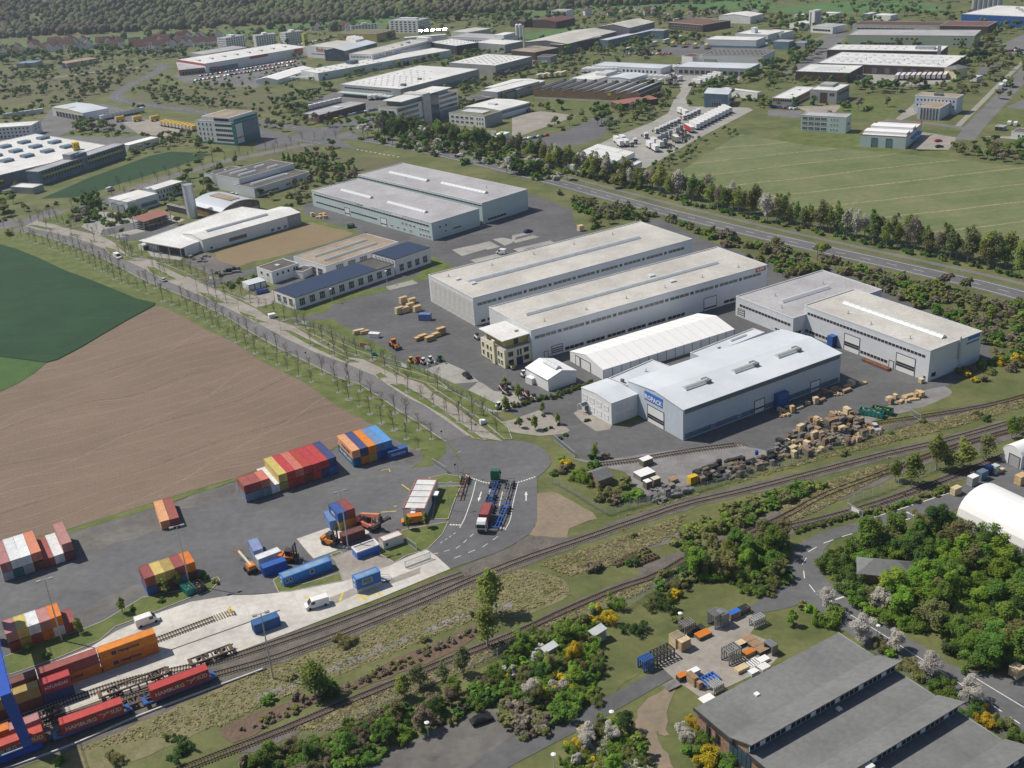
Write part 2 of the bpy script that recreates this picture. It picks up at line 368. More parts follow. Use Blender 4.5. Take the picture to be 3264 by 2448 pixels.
for n_,c_ in dict(red=(.44,.055,.05),rust=(.30,.085,.075),brown=(.165,.068,.055),pink=(.42,.20,.19),salmon=(.56,.20,.13),orange=(.62,.205,.03),apricot=(.62,.30,.16),olive=(.40,.30,.095),yellow=(.56,.44,.14),white=(.66,.68,.70),grey=(.34,.38,.42),blue=(.045,.115,.33),navy=(.055,.07,.19),sky=(.10,.30,.58),steelblue=(.13,.22,.42),teal=(.03,.17,.17),cobalt=(.03,.10,.42),lilac=(.22,.27,.50),darkred=(.22,.04,.04),ocean=(.02,.12,.25),bluegrey=(.17,.24,.33)).items():
 cmat(n_,c_)
 # leaves
leafmat('leaf_fresh',(.235,.385,.05));leafmat('leaf_mid',(.165,.28,.05));leafmat('leaf_dark',(.095,.175,.045))
leafmat('leaf_olive',(.26,.265,.10));leafmat('leaf_brown',(.25,.205,.145));leafmat('leaf_white',(.62,.59,.54),.1);leafmat('leaf_yellow',(.62,.47,.03),.12)
leafmat('leaf_birch',(.28,.335,.075));leafmat('leaf_haze',(.22,.265,.115));leafmat('leaf_conifer',(.05,.09,.05));leafmat('twig',(.27,.235,.19),.15);leafmat('leaf_hedge',(.17,.205,.06))
leafmat('leaf_bare',(.33,.29,.24),.2);leafmat('straw',(.42,.36,.22),.2)

# ------------------------------------------------------------ buildings
WIN={}
ROT={'A':0,'B':-PI/2,'C':PI/2,'D':PI}
def wpos(fr,face,u,z,out=0.0):
 L,W=fr[3],fr[4]
 return {'A':(u*L,-out,z),'B':(-out,u*W,z),'C':(L+out,u*W,z),'D':(u*L,W+out,z)}[face]
def wlen(fr,face):return fr[3] if face in 'AD' else fr[4]
def window_mesh(w,h,frame,pane,mull):
 k=(round(w,2),round(h,2),frame,pane,mull)
 if k not in WIN:
  t=min(.16,w*.12);f=MB()
  f.box(-w/2-.05,w/2+.05,-.12,.03,-h/2-.12,-h/2).box(-w/2-.02,w/2+.02,-.09,.03,h/2-t*.6,h/2+.02)
  f.box(-w/2-.02,-w/2+t*.6,-.09,.03,-h/2,h/2).box(w/2-t*.6,w/2+.02,-.09,.03,-h/2,h/2)
  for i in range(1,mull):f.box(-w/2+w*i/mull-.05,-w/2+w*i/mull+.05,-.085,.03,-h/2,h/2)
  if mull>1 and h>1.6:f.box(-w/2,w/2,-.08,.03,-.04,.04)
  WIN[k]=(f.mesh('window',frame),MB().box(-w/2+.03,w/2-.03,-.045,.02,-h/2,h/2-.03).mesh('pane',pane))
 return WIN[k]
def window(root,fr,face,u,z0,z1,w,frame='frame_white',pane='pane',mull=1,plain=False):
 h=z1-z0
 me=window_mesh(w,h,frame,pane,mull)
 if plain:return put('window',me[1],root,wpos(fr,face,u,(z0+z1)/2),ROT[face])
 o=put('window',me[0],root,wpos(fr,face,u,(z0+z1)/2),ROT[face]);put('pane',me[1],o)
 return o
def profile(kind,H,rise,n=12):
 if kind=='gable':return [(0,0),(.5,rise),(1,0)]
 if kind=='shed':return [(0,0),(1,rise)]
 if kind=='barrel':return [(i/n,rise*math.sin(PI*i/n)**.75) for i in range(n+1)]
 if kind=='arch':return [(.5-.5*math.cos(PI*i/n),rise*math.sin(PI*i/n)) for i in range(n+1)]
 return kind # explicit list of (t, dz)
def zroof(kind,rise,t):
 p=profile(kind,0,rise)
 for (a,za),(b,zb) in zip(p[:-1],p[1:]):
  if a<=t<=b and b>a:return za+(zb-za)*(t-a)/(b-a)
 return 0
def bld(name,label,cat,fr,wall='white_metal',roof='roof_gravel',kind='flat',rise=0,axis='x',par=.35,over=.3,feats=(),group=None,trim='flashing',frame='frame_white',z0=0,far=False,plinth=None):
 x,y,yaw,L,W,H=fr
 root=tag(empty(name,(x,y,z0),yaw),label,cat,group);OCC.append((x,y,math.cos(yaw),math.sin(yaw),L,W))
 if kind=='flat':
  b=MB().box(0,L,0,W,-.5,H-par);b.build('wall',wall,root)
  MB().box(.3,L-.3,.3,W-.3,H-par-.05,H-par+.05).build('roof',roof,root)
  if par>0.02:
   p=MB();t=.32
   p.box(-.05,L+.05,-.05,t,H-par-.02,H).box(-.05,L+.05,W-t,W+.05,H-par-.02,H).box(-.05,t,t,W-t,H-par-.02,H).box(L-t,L+.05,t,W-t,H-par-.02,H)
   p.build('parapet',trim,root)
  zr= lambda fx,fy:H-par+.05
 else:
  pr=profile(kind,H,rise);S=W if axis=='x' else L;E=L if axis=='x' else W
  out=[(0,-.5)]+[(t*S,H+dz-.05) for t,dz in pr]+[(S,-.5)]
  b=MB()
  (b.xprof(out,0,E) if axis=='x' else b.yprof(out,0,E));b.build('wall',wall,root)
  r=MB();th=.18
  for (a,za),(c,zc) in zip(pr[:-1],pr[1:]):
   ya,yc=a*S,c*S
   sl=(zc-za)/max(.01,yc-ya) if yc>ya else 0
   if a==0 and yc>ya:ya-=over;za-=sl*over
   if c==1 and yc>ya:yc+=over;zc+=sl*over
   q=[(ya,H+za),(yc,H+zc),(yc,H+zc+th),(ya,H+za+th)]
   (r.xprof(q,-over*.6,E+over*.6) if axis=='x' else r.yprof(q,-over*.6,E+over*.6))
  r.build('roof',roof,root)
  zr= lambda fx,fy:H+zroof(kind,rise,fy if axis=='x' else fx)+th
 if plinth:MB().box(-.06,L+.06,-.06,W+.06,-.5,plinth[1]).build('plinth',plinth[0],root)
 root['_fr']=0;del root['_fr']
 for f in feats:
  k=f[0]
  if k in 'wq': # row of separate windows: face,u0,u1,z0,z1,n,fill[,mull[,pane]]
   _,face,u0,u1,a,c,n,fill=f[:8];mull=f[8] if len(f)>8 else 1;pane=f[9] if len(f)>9 else 'pane'
   d=(u1-u0)/n;w=d*fill*wlen(fr,face)
   for i in range(n):window(root,fr,face,u0+d*(i+.5),a*H,c*H,w,frame,pane,mull,far or k=='q')
  elif k=='r': # ribbon of panes side by side
   _,face,u0,u1,a,c,n=f[:7];pane=f[7] if len(f)>7 else 'pane';d=(u1-u0)/n;ln=wlen(fr,face)
   if not far and n>1:
    bk=MB().box(-ln*(u1-u0)/2-.08,ln*(u1-u0)/2+.08,-.035,.03,a*H-.1,c*H+.08)
    bk.build('window_frame','frame_white' if len(f)<9 else f[8],root,wpos(fr,face,(u0+u1)/2,0),ROT[face])
   for i in range(n):window(root,fr,face,u0+d*(i+.5),a*H,c*H,d*ln-.12,frame,pane,1,True)
  elif k=='d': # gate: face,u0,u1,z0,z1,mat[,band]
   _,face,u0,u1,a,c,mt=f[:7];w=(u1-u0)*wlen(fr,face)
   o=MB().box(-w/2,w/2,-.07,.02,a*H,c*H).build('door',mt,root,wpos(fr,face,(u0+u1)/2,0),ROT[face])
   fm=MB().box(-w/2-.22,-w/2,-.12,.02,a*H,c*H+.2).box(w/2,w/2+.22,-.12,.02,a*H,c*H+.2).box(-w/2,w/2,-.12,.02,c*H,c*H+.2)
   fm.build('door_frame','dark_trim',o)
   if len(f)>7:
    for q in f[7]:MB().box(-w/2+.1,w/2-.1,-.1,-.05,(a+(c-a)*q)*H,(a+(c-a)*(q+.12))*H).build('door_window','pane',o)
  elif k=='b': # cladding band
   _,face,u0,u1,a,c,mt=f[:7];w=(u1-u0)*wlen(fr,face);o_=f[7] if len(f)>7 else .05
   MB().box(-w/2,w/2,-o_,.02,a*H,c*H).build('wall_band',mt,root,wpos(fr,face,(u0+u1)/2,0),ROT[face])
  elif k=='s': # rooflight strip x0,x1,y0,y1,n
   _,a,c,p,q,n=f[:6];mt=f[6] if len(f)>6 else 'skylight'
   lx,ly=(c-a)*L,(q-p)*W;alongx=lx>=ly;ln,wd=(lx,ly) if alongx else (ly,lx);rh=min(.9,wd*.35)
   z=zr((a+c)/2,(p+q)/2)
   root_s=MB().box(-ln/2,ln/2,-wd/2-.12,wd/2+.12,-.1,.28).build('skylight','flashing',root,((a+c)/2*L,(p+q)/2*W,z),0 if alongx else PI/2)
   g=[(-wd/2+wd*i/8,.28+rh*math.sin(PI*i/8)) for i in range(9)]
   cell=MB().xprof(g,-ln/2/n+.06,ln/2/n-.06).mesh('skylight_pane',mt)
   for i in range(n):put('skylight_pane',cell,root_s,(-ln/2+ln*(i+.5)/n,0,0))
  elif k=='v': # vent pipe with a pale foot
   v=MB().tube((0,0,-.1),(0,0,1.1),.16).box(-.5,.5,-.5,.5,-.1,.06)
   v.build('vent_pipe','galvanised',root,(f[1]*L,f[2]*W,zr(f[1],f[2])))
  elif k=='k': # box on the roof
   _,a,c,p,q,hh,mt=f[:7];z=zr((a+c)/2,(p+q)/2);bb=MB().box(a*L,c*L,p*W,q*W,z-.3,z+hh*.92).box(a*L-.06,c*L+.06,p*W-.06,q*W+.06,z+hh*.92,z+hh)
   bb.build('roof_box',mt,root)
  elif k=='o': # dome rooflights in a grid nx,ny
   _,a,c,p,q,nx,ny,sz=f[:8];mt=f[8] if len(f)>8 else 'skylight'
   cell=MB().box(-sz/2,sz/2,-sz/2,sz/2,-.1,.3).prism([(-sz*.4,-sz*.4),(sz*.4,-sz*.4),(sz*.4,sz*.4),(-sz*.4,sz*.4)],.3,.45).mesh('skylight',mt)
   for i in range(nx):
    for j in range(ny):
     u,w_=a+(c-a)*(i+.5)/nx,p+(q-p)*(j+.5)/ny;put('skylight',cell,root,(u*L,w_*W,zr(u,w_)))
  elif k=='t': # sign: face,u,z,size,text,mat[,width]
   _,face,u,z,sz,tx,mt=f[:7]
   letters('lettering',tx,sz,mt,root,wpos(fr,face,u,z*H,.09),(PI/2,0,ROT[face]),width=f[7] if len(f)>7 else None,bold=sz*.015)
 return root

 # ------------------------------------------------------------ ground
def terrain():
 """one sheet out to the horizon, rising to wooded hills beyond the town"""
 nx,ny=150,150;xs=np.linspace(-3600,3600,nx);ys=np.concatenate([np.linspace(-400,1500,60),np.linspace(1530,5200,ny-60)])
 X,Y=np.meshgrid(xs,ys)
 d=(Y-1460)+.15*X # hill foot runs obliquely
 t=np.clip(d/1150,0,1);Z=175*t*t*(3-2*t)*np.clip(.42-.0006*X,.12,1.25)
 Z+=np.where(d>0,7*np.sin(X/170)*np.sin(Y/210)*t,0)
 v=np.stack([X,Y,Z],-1).reshape(-1,3);i=np.arange(nx*ny).reshape(ny,nx)
 f=np.stack([i[:-1,:-1],i[:-1,1:],i[1:,1:],i[1:,:-1]],-1).reshape(-1,4)
 me=bpy.data.meshes.new('ground');me.from_pydata(v.tolist(),[],f.tolist());me.materials.append(M('grass'))
 me.polygons.foreach_set('use_smooth',[True]*len(f));me.update()
 o=put('ground',me);o['kind']='structure'
def hill_z(x,y):
 d=(y-1460)+.15*x;t=min(1,max(0,d/1150));z=175*t*t*(3-2*t)*min(1.25,max(.12,.42-.0006*x))
 return z+(7*math.sin(x/170)*math.sin(y/210)*t if d>0 else 0)
terrain()
S=sheet
# fields
S('crop_field',[(-330.2,595.2),(-280.8,568.3),(-253.2,544.7),(-242.1,535.4),(-223.7,516.5),(-202.8,492.9),(-184.0,474.4),(-169.1,459.0),(-156.2,445.5),(-146.2,438.3),(-146.1,435.1),(-152.7,419.8),(-157.9,406.4),(-162.7,393.1),(-167.8,382.3),(-171.2,379.9),(-192.1,389.4),(-235.5,397.6)],'crop_dark',.30)
S('crop_field',[(-234.3,395.1),(-192.1,389.4),(-171.2,379.9),(-172.2,370.9),(-175.1,361.9),(-178.9,355.6),(-190.7,336.5),(-198.8,321.0)],'crop_light',.12)
S('ploughed_field',[(-145.3,434.9),(-140.4,431.9),(-127.6,416.3),(-122.2,408.9),(-104.4,388.9),(-96.1,377.3),(-91.7,370.0),(-69.6,344.2),(-61.8,331.8),(-54.5,321.1),(-48.7,315.1),(-46.1,311.4),(-41.4,307.1),(-54.2,296.3),(-55.7,294.3),(-76.2,284.7),(-81.0,281.3),(-98.7,271.9),(-102.9,269.6),(-123.0,258.3),(-130.3,255.8),(-138.9,254.0),(-152.1,249.0),(-176.8,275.1),(-178.9,355.6),(-175.1,361.9),(-172.2,370.9),(-171.2,379.9),(-167.8,382.3),(-162.7,393.1),(-157.9,406.4),(-152.7,419.8)],'soil',.03)
S('crop_field',[(89.6,577.6),(119.3,630.6),(150.9,677.5),(182.0,635.1),(213.9,609.6),(271.3,557.6),(341.0,483.6),(261.6,313.3),(208.5,418.5),(182.6,455.0),(153.1,491.0),(120.0,535.7)],'crop_pale',.03)
S('crop_field',[(-265.5,635.7),(-252.5,681.3),(-228.4,735.4),(-216.7,743.8),(-185.1,727.2),(-202.6,693.9),(-228.2,657.6),(-241.5,634.5)],'crop_dark',.03)
S('meadow',[(-314.0,996.6),(-292.4,1023.4),(-200.9,969.0),(-203.1,981.4),(-170.7,935.0),(-169.5,898.2),(-180.0,854.5),(-181.3,861.8),(-260.4,924.7),(-297.0,954.1)],'scrub',.02)
S('meadow',[(-156.4,725.1),(-135.9,739.4),(-100.6,701.2),(-77.1,684.4),(-58.8,669.6),(-83.1,644.6),(-101.5,649.8),(-127.9,687.2)],'scrub',.02)
S('meadow',[(41.9,1227.1),(119.1,1244.1),(110.4,1180.1),(47.3,1159.3)],'meadow',.02)
S('meadow',[(45.7,1587.0),(248.9,1444.3),(334.1,1370.6),(312.8,1282.1),(257.2,1336.8),(185.6,1403.5),(100.5,1393.4),(39.5,1406.4)],'meadow',.02)
S('meadow',[(312.8,1282.1),(413.4,1315.5),(473.0,1261.3),(467.9,1181.9),(415.7,1204.3),(337.9,1231.3)],'meadow',.02)
S('meadow',[(-618.5,1473.3),(-475.5,1487.6),(-351.9,1466.4),(-288.2,1448.3),(-163.4,1506.0),(-72.5,1489.6),(-69.0,1398.6),(-181.9,1405.5),(-280.1,1403.8),(-319.3,1381.6),(-435.5,1400.5),(-559.5,1432.6)],'meadow',.02)
S('lawn',[(35.9,830.3),(89.3,810.0),(85.3,789.1),(38.5,802.0)],'grass_fresh',.02)
S('lawn',[(221.6,722.6),(253.8,769.4),(263.7,765.5),(275.2,739.4),(243.2,690.1),(225.9,699.9)],'grass_fresh',.02)
S('lawn',[(165.1,657.9),(194.8,701.5),(187.8,675.4),(220.9,667.7),(207.8,623.9),(232.0,610.4),(244.7,589.4),(249.5,602.0),(198.4,615.0)],'grass_fresh',.02)
S('lawn',[(300.5,661.2),(325.7,696.2),(331.2,690.4),(338.2,684.0),(316.9,645.2)],'grass_fresh',.02)
S('lawn',[(-321.6,819.9),(-307.9,837.8),(-274.3,826.6),(-257.4,797.0),(-307.0,809.3)],'grass_fresh',.02)
# far paved yards
S('yard',[(-351.5,869.7),(-369.9,947.3),(-327.4,957.6),(-303.0,927.8),(-281.2,890.6),(-238.0,835.2),(-215.1,810.8),(-233.6,801.0),(-291.5,840.7),(-316.9,849.3),(-322.4,822.2),(-355.9,805.6),(-370.2,841.9)],'asphalt_pale',.03)
S('yard',[(-284.5,864.3),(-264.9,871.0),(-225.3,818.4),(-229.8,795.8),(-257.7,812.9)],'paving',.05)
S('yard',[(-366.5,832.6),(-340.5,832.2),(-246.1,801.2),(-239.3,791.2),(-252.0,747.8),(-252.1,737.6),(-282.2,672.5),(-298.9,660.7)],'asphalt_pale',.04)
S('parking_lot',[(-304.2,1099.8),(-293.0,1123.2),(-233.6,1148.8),(-182.5,1140.5),(-177.1,1078.9),(-200.2,1022.5),(-204.3,987.7),(-204.3,987.7),(-279.3,1042.9)],'asphalt_pale',.03)
S('parking_lot',[(-154.4,877.9),(-130.2,940.8),(-79.1,899.2),(-82.0,865.3),(-124.7,808.8),(-138.1,857.7)],'asphalt_pale',.03)
S('parking_lot',[(-111.5,796.0),(-93.4,823.5),(-25.7,853.7),(-25.1,816.5),(-67.9,761.4)],'asphalt',.03)
S('yard',[(13.1,785.4),(34.0,794.9),(57.5,769.6),(10.9,709.7)],'paving',.03)
S('parking_lot',[(10.3,689.5),(25.9,711.8),(47.6,722.6),(69.5,761.2),(85.5,755.5),(65.6,691.9),(30.4,660.9),(10.0,679.8)],'asphalt',.03)
S('truck_yard',[(34.6,640.1),(59.2,670.8),(73.7,692.7),(103.0,729.7),(118.9,757.8),(130.3,803.5),(140.2,833.0),(145.9,877.4),(113.7,880.0),(69.0,909.6),(82.5,976.3),(158.6,948.2),(205.6,914.7),(190.1,864.3),(152.0,851.0),(138.8,804.9),(136.0,774.6),(173.1,756.6),(174.6,747.7),(160.4,726.9),(123.3,673.1),(79.1,603.3),(65.5,601.9),(37.2,610.0)],'paving_grey',.03)
S('yard',[(147.0,1036.1),(187.3,1086.3),(253.7,1035.9),(242.5,989.3),(172.7,1001.9)],'asphalt',.03)
S('yard',[(227.1,876.0),(273.0,960.5),(288.7,1002.7),(292.6,1039.3),(321.7,1073.5),(336.6,1065.3),(310.4,1006.7),(285.9,954.3),(285.6,850.6),(336.9,817.8),(299.1,783.7),(263.8,828.0)],'asphalt_pale',.03)
S('yard',[(282.6,851.9),(345.9,819.1),(317.9,790.4),(288.4,800.1),(263.8,828.0)],'paving_grey',.04)
S('parking_lot',[(374.1,856.4),(390.5,857.6),(366.4,815.5),(354.9,820.5)],'asphalt',.03)
S('parking_lot',[(420.7,935.9),(467.9,993.3),(476.1,980.9),(428.8,878.9),(412.4,893.1)],'asphalt_pale',.03)
S('yard',[(183.7,744.4),(203.3,733.2),(198.2,711.6),(179.3,726.0)],'asphalt_pale',.03)
S('yard',[(203.7,749.4),(233.0,742.7),(222.3,722.3),(205.6,730.4)],'paving',.04)
S('yard',[(252.5,650.3),(265.7,629.9),(250.0,603.3),(231.5,610.5)],'paving',.04)
S('yard',[(250.2,689.5),(280.6,737.3),(268.5,701.7),(252.3,685.1)],'paving',.04)
S('yard',[(279.2,628.6),(296.6,613.6),(303.6,602.4),(311.0,618.2)],'paving',.04)
S('yard',[(324.0,700.8),(345.1,721.1),(347.5,703.8),(338.2,684.0)],'asphalt_pale',.04)
S('rough_meadow',[(-535.4,1230.4),(-439.5,1203.5),(-360.5,1203.3),(-338.8,1158.4),(-339.8,1087.7),(-341.3,1037.1),(-348.4,992.9),(-388.5,991.5),(-443.0,1001.0)],'scrub',.02)
for q in ([(-120.5,254.5),(-101.9,264.5),(-96.8,256.1),(-106.6,249.4),(-114.3,244.9)],[(-96.1,268.0),(-80.6,277.5),(-80.6,271.0),(-92.1,265.0)],[(-104.6,213.6),(-100.0,218.0),(-92.7,226.5),(-94.3,230.1),(-101.9,224.2),(-106.9,218.8)],[(-135.9,246.5),(-128.1,249.9),(-127.1,245.4),(-133.7,240.9)],[(-34.9,295.7),(-27.5,285.1),(-31.0,281.4),(-36.6,289.3)]):S('asphalt_patch',q,'asphalt_worn',.085)
# estate yards
S('yard',[(-104.6,579.1),(-96.1,600.7),(-79.8,616.6),(17.6,570.2),(35.8,536.8),(35.0,512.5),(39.9,493.8),(74.9,512.1),(89.1,474.9),(111.1,437.0),(112.5,416.1),(132.2,426.4),(143.8,393.3),(162.6,347.3),(155.2,320.8),(137.3,309.4),(110.1,297.1),(77.2,278.0),(67.7,271.1),(23.5,272.0),(12.8,286.2),(11.1,292.3),(7.3,299.0),(-2.9,313.5),(-37.8,358.3),(-67.7,403.6),(-82.7,407.5),(-95.8,431.1),(-103.2,487.8),(-94.3,499.7)],'asphalt_new',.04)
S('gravel_yard',[(15.6,278.6),(22.7,276.2),(64.4,279.9),(69.9,274.9),(109.6,295.6),(134.0,308.3),(134.8,303.0),(107.6,289.7),(75.5,271.3),(47.6,260.8),(34.0,253.9),(29.6,268.5),(23.5,272.0)],'gravel',.07)
S('lawn',[(-130.7,583.8),(-103.4,563.3),(-85.7,541.9),(-68.8,523.7),(-70.9,516.5),(-96.5,493.3),(-111.7,479.8)],'grass_fresh',.05)
S('stubble_field',[(-120.3,520.5),(-103.8,542.2),(-95.5,545.3),(-87.3,536.2),(-71.8,520.6),(-99.0,495.6),(-113.0,486.7),(-113.3,488.5),(-118.9,481.3),(-135.9,504.0)],'stubble',.07)
S('lawn',[(-101.6,424.3),(-95.0,429.7),(-84.1,417.5),(-72.8,428.0),(-60.4,436.7),(-49.9,438.9),(-36.9,451.0),(-31.9,477.1),(-21.2,458.4),(-27.9,449.0),(-47.6,434.1),(-62.3,427.3),(-70.9,420.2),(-71.0,413.0),(-82.0,409.4),(-100.4,417.4)],'grass_fresh',.06)
S('lawn',[(-74.2,402.3),(-68.7,405.6),(-60.7,393.7),(-41.5,366.4),(-43.9,364.7),(-52.1,372.7),(-64.6,389.7)],'grass_fresh',.07)
S('lawn',[(-37.6,354.2),(-32.7,353.4),(-3.6,316.0),(-2.9,312.5),(-7.3,314.2)],'grass_fresh',.07)
S('paved_strip',[(-49.7,438.8),(-39.1,445.4),(-36.4,440.4),(-48.1,434.2)],'paving_grey',.06)
for q in ([(-23.2,483.7),(-11.0,489.6),(-6.8,481.7),(-18.3,473.2)],[(-11.0,489.6),(-5.7,492.9),(-1.0,482.9),(-6.9,479.9)],[(-14.7,466.6),(-2.8,473.1),(0.2,466.6),(-12.1,462.8)],[(-4.3,495.3),(0.3,496.9),(4.6,493.2),(4.8,498.6),(8.1,499.7),(4.5,487.8),(1.1,484.2)],[(4.8,499.5),(12.0,502.5),(13.0,499.5),(5.2,494.8)],[(4.6,491.4),(14.5,497.2),(17.6,493.8),(6.1,487.4)],[(4.7,478.2),(22.0,487.3),(23.9,483.3),(11.0,477.6),(7.2,473.3)]):
 S('parking_bay',q,'paving_grey',.07)
S('parking_lot',[(-15.8,327.7),(-11.3,335.9),(-9.9,335.2),(-6.0,327.9),(0.9,325.4),(3.8,318.2),(2.1,315.4),(-5.1,311.8),(-15.6,316.0)],'paving_grey',.06)
S('parking_lot',[(-30.7,348.7),(-22.5,354.7),(-16.0,346.6),(-10.8,336.1),(-19.7,335.9)],'paving_grey',.06)
S('parking_lot',[(-0.8,306.0),(7.7,311.2),(11.5,307.3),(16.4,296.2),(15.2,294.1),(7.2,293.8),(-1.0,297.4),(-4.8,305.0)],'paving',.06)
S('forecourt',[(18.4,307.6),(20.2,309.5),(22.1,309.9),(29.2,297.4),(28.2,294.8),(24.2,294.3),(20.8,300.3)],'paving',.07)
S('lawn',[(29.7,298.0),(38.2,302.9),(39.3,300.2),(31.6,296.5)],'grass_fresh',.07)
S('lawn',[(136.7,307.8),(153.8,321.0),(179.2,324.1),(162.1,288.8),(153.6,296.6),(114.7,290.1)],'grass',.06)
S('yard',[(-146.5,496.9),(-140.6,505.5),(-131.7,495.0),(-125.9,488.2),(-118.3,479.8),(-129.8,470.6),(-138.6,463.6),(-128.9,469.0),(-146.4,490.7)],'asphalt_worn',.06)
S('driveway',[(-131.5,460.3),(-111.4,478.1),(-111.7,479.8),(-110.2,471.3),(-109.9,469.7),(-124.3,457.3),(-126.4,453.2)],'asphalt',.08)
S('yard',[(-104.2,438.5),(-97.9,444.4),(-94.7,428.3),(-101.6,424.3),(-101.6,424.3),(-110.0,435.5),(-107.9,442.1)],'paving',.07)
S('yard',[(-219.9,568.4),(-219.8,597.3),(-197.9,587.1),(-186.4,591.1),(-165.0,567.8),(-172.7,550.7),(-183.0,545.1),(-193.7,541.6),(-203.8,548.0)],'paving_grey',.05)
S('driveway',[(-206.0,558.7),(-195.7,568.9),(-186.6,568.8),(-187.3,556.3),(-203.2,545.8)],'asphalt',.07)
S('driveway',[(-192.4,541.3),(-175.8,555.6),(-157.5,561.7),(-154.7,554.6),(-175.6,539.3),(-188.1,534.5)],'asphalt',.07)
S('forecourt',[(-171.9,517.6),(-166.2,525.5),(-148.8,505.1),(-150.0,496.6),(-165.9,505.4)],'paving_grey',.07)
# the avenue
R_up=[(-252.9,577.5),(-241.4,567.3),(-230.2,559.4),(-220.1,550.9),(-207.4,539.0),(-194.3,524.5),(-179.5,504.9),(-168.2,492.1),(-152.7,471.7),(-130.9,446.8),(-114.0,426.7),(-98.7,408.2),(-84.2,388.6),(-71.1,372.8),(-57.0,358.7),(-45.3,345.8),(-42.0,339.6),(-34.8,328.3),(-28.3,320.3),(-21.4,309.2),(-14.4,297.3)]
R_lo=[(-258.9,568.3),(-248.6,566.9),(-232.7,552.8),(-218.7,539.6),(-206.5,527.3),(-190.6,509.1),(-178.5,494.4),(-163.4,474.7),(-153.0,463.2),(-137.8,446.8),(-124.5,431.5),(-111.7,415.8),(-96.7,394.4),(-84.7,378.5),(-73.3,364.7),(-59.8,348.2),(-51.6,341.2),(-44.4,330.8),(-36.0,317.3),(-30.0,308.9),(-24.3,299.4),(-21.0,294.5)]
S('road',R_up+R_lo[::-1],'asphalt_pale',.06)
S('verge',R_lo+[(-20.8,286.9),(-24.3,280.4),(-30.6,279.2),(-26.8,285.0),(-36.5,298.2),(-41.4,307.1),(-46.1,311.4),(-48.7,315.1),(-54.5,321.1),(-61.8,331.8),(-69.6,344.2),(-91.7,370.0),(-96.1,377.3),(-104.4,388.9),(-122.2,408.9),(-127.6,416.3),(-140.4,431.9),(-146.2,438.3),(-156.2,445.5),(-169.1,459.0),(-184.0,474.4),(-202.8,492.9),(-223.7,516.5),(-242.1,535.4),(-253.2,544.7),(-266.5,569.1)],'grass_fresh',.035)
P_far=[(-249.9,588.9),(-228.4,568.3),(-206.4,550.6),(-194.9,538.0),(-177.0,507.9),(-163.2,499.5),(-139.3,469.6),(-132.1,460.4),(-121.3,447.7),(-101.4,422.9),(-93.7,411.0),(-82.4,400.2),(-70.6,381.6),(-59.4,366.4),(-51.9,362.0),(-40.7,347.9),(-29.9,337.6),(-26.1,329.6),(-19.4,319.7),(-12.0,306.1),(-4.0,292.1)]
S('pavement',R_up+P_far[::-1],'paving',.10)
ribbon('kerb_edge',R_lo,.3,'kerb',.09);ribbon('kerb_edge',R_up,.3,'kerb',.125)
ISL=[[(-249.7,586.6),(-242.6,595.0),(-239.0,606.9),(-219.8,581.4),(-227.9,570.3),(-236.5,575.7)],[(-252.1,578.0),(-248.6,578.6),(-233.1,567.8),(-238.1,566.5)],[(-222.6,558.2),(-215.1,551.7),(-219.6,550.9)],[(-207.7,543.3),(-200.9,536.7),(-204.9,536.4)],[(-195.1,528.1),(-187.6,521.1),(-170.9,499.9),(-178.8,502.6),(-190.6,518.1)],[(-204.8,549.2),(-194.6,544.8),(-193.1,539.5),(-196.5,539.3)],[(-196.5,539.3),(-177.1,530.0),(-165.9,505.4),(-166.7,502.4),(-176.3,511.3)],[(-164.3,490.4),(-160.3,488.7),(-144.7,468.4),(-148.9,467.0),(-160.7,482.2)],[(-161.3,494.5),(-156.6,492.9),(-140.3,473.8),(-141.4,469.8)],[(-131.2,449.1),(-125.8,445.8),(-115.1,432.1),(-120.0,432.7)],[(-134.9,464.0),(-130.1,465.4),(-131.2,461.0)],[(-126.4,453.2),(-119.0,448.7),(-106.5,434.8),(-108.9,434.6)],[(-108.2,421.6),(-99.6,413.4),(-98.4,406.9),(-106.5,417.3)],[(-102.5,414.0),(-93.3,405.9),(-98.9,407.0)],[(-86.9,397.4),(-83.0,395.5),(-69.2,378.0),(-53.8,360.2),(-57.5,359.8),(-71.6,376.2)],[(-82.0,400.1),(-75.2,396.4),(-63.7,381.4),(-54.9,371.0),(-47.5,363.3),(-52.1,364.1),(-59.9,370.8),(-70.7,386.1)],[(-46.7,347.9),(-44.8,349.6),(-42.1,345.2),(-45.2,344.3)],[(-43.7,355.9),(-36.0,350.1),(-25.3,340.5),(-21.2,332.3),(-35.7,344.1),(-41.0,351.9)],[(-41.7,339.5),(-36.9,338.7),(-30.2,329.4),(-23.1,317.8),(-17.0,306.9),(-11.9,298.3),(-8.8,293.2),(-12.6,295.3),(-21.4,310.8)],[(-28.3,337.3),(-25.2,336.8),(-15.7,324.3),(-8.3,312.9),(-2.1,300.6),(-1.1,292.8),(-3.3,293.2),(-10.2,307.4)]]
for q in ISL:S('grass_island',q,'grass_fresh',.16,edge='kerb')
S('turning_circle',[(-21.0,294.7),(-14.4,297.5),(-12.6,294.2),(-8.5,292.7),(-1.2,292.1),(2.2,291.2),(6.2,288.0),(9.3,281.8),(9.6,276.2),(7.4,271.8),(5.1,268.8),(4.7,259.9),(4.0,246.3),(2.1,240.4),(-2.8,235.4),(-6.1,232.9),(-18.1,226.8),(-21.7,232.8),(-24.4,236.3),(-20.9,243.4),(-19.2,248.2),(-17.5,258.7),(-15.8,270.4),(-15.2,273.0),(-15.6,279.1),(-17.4,287.2)],'asphalt',.085)
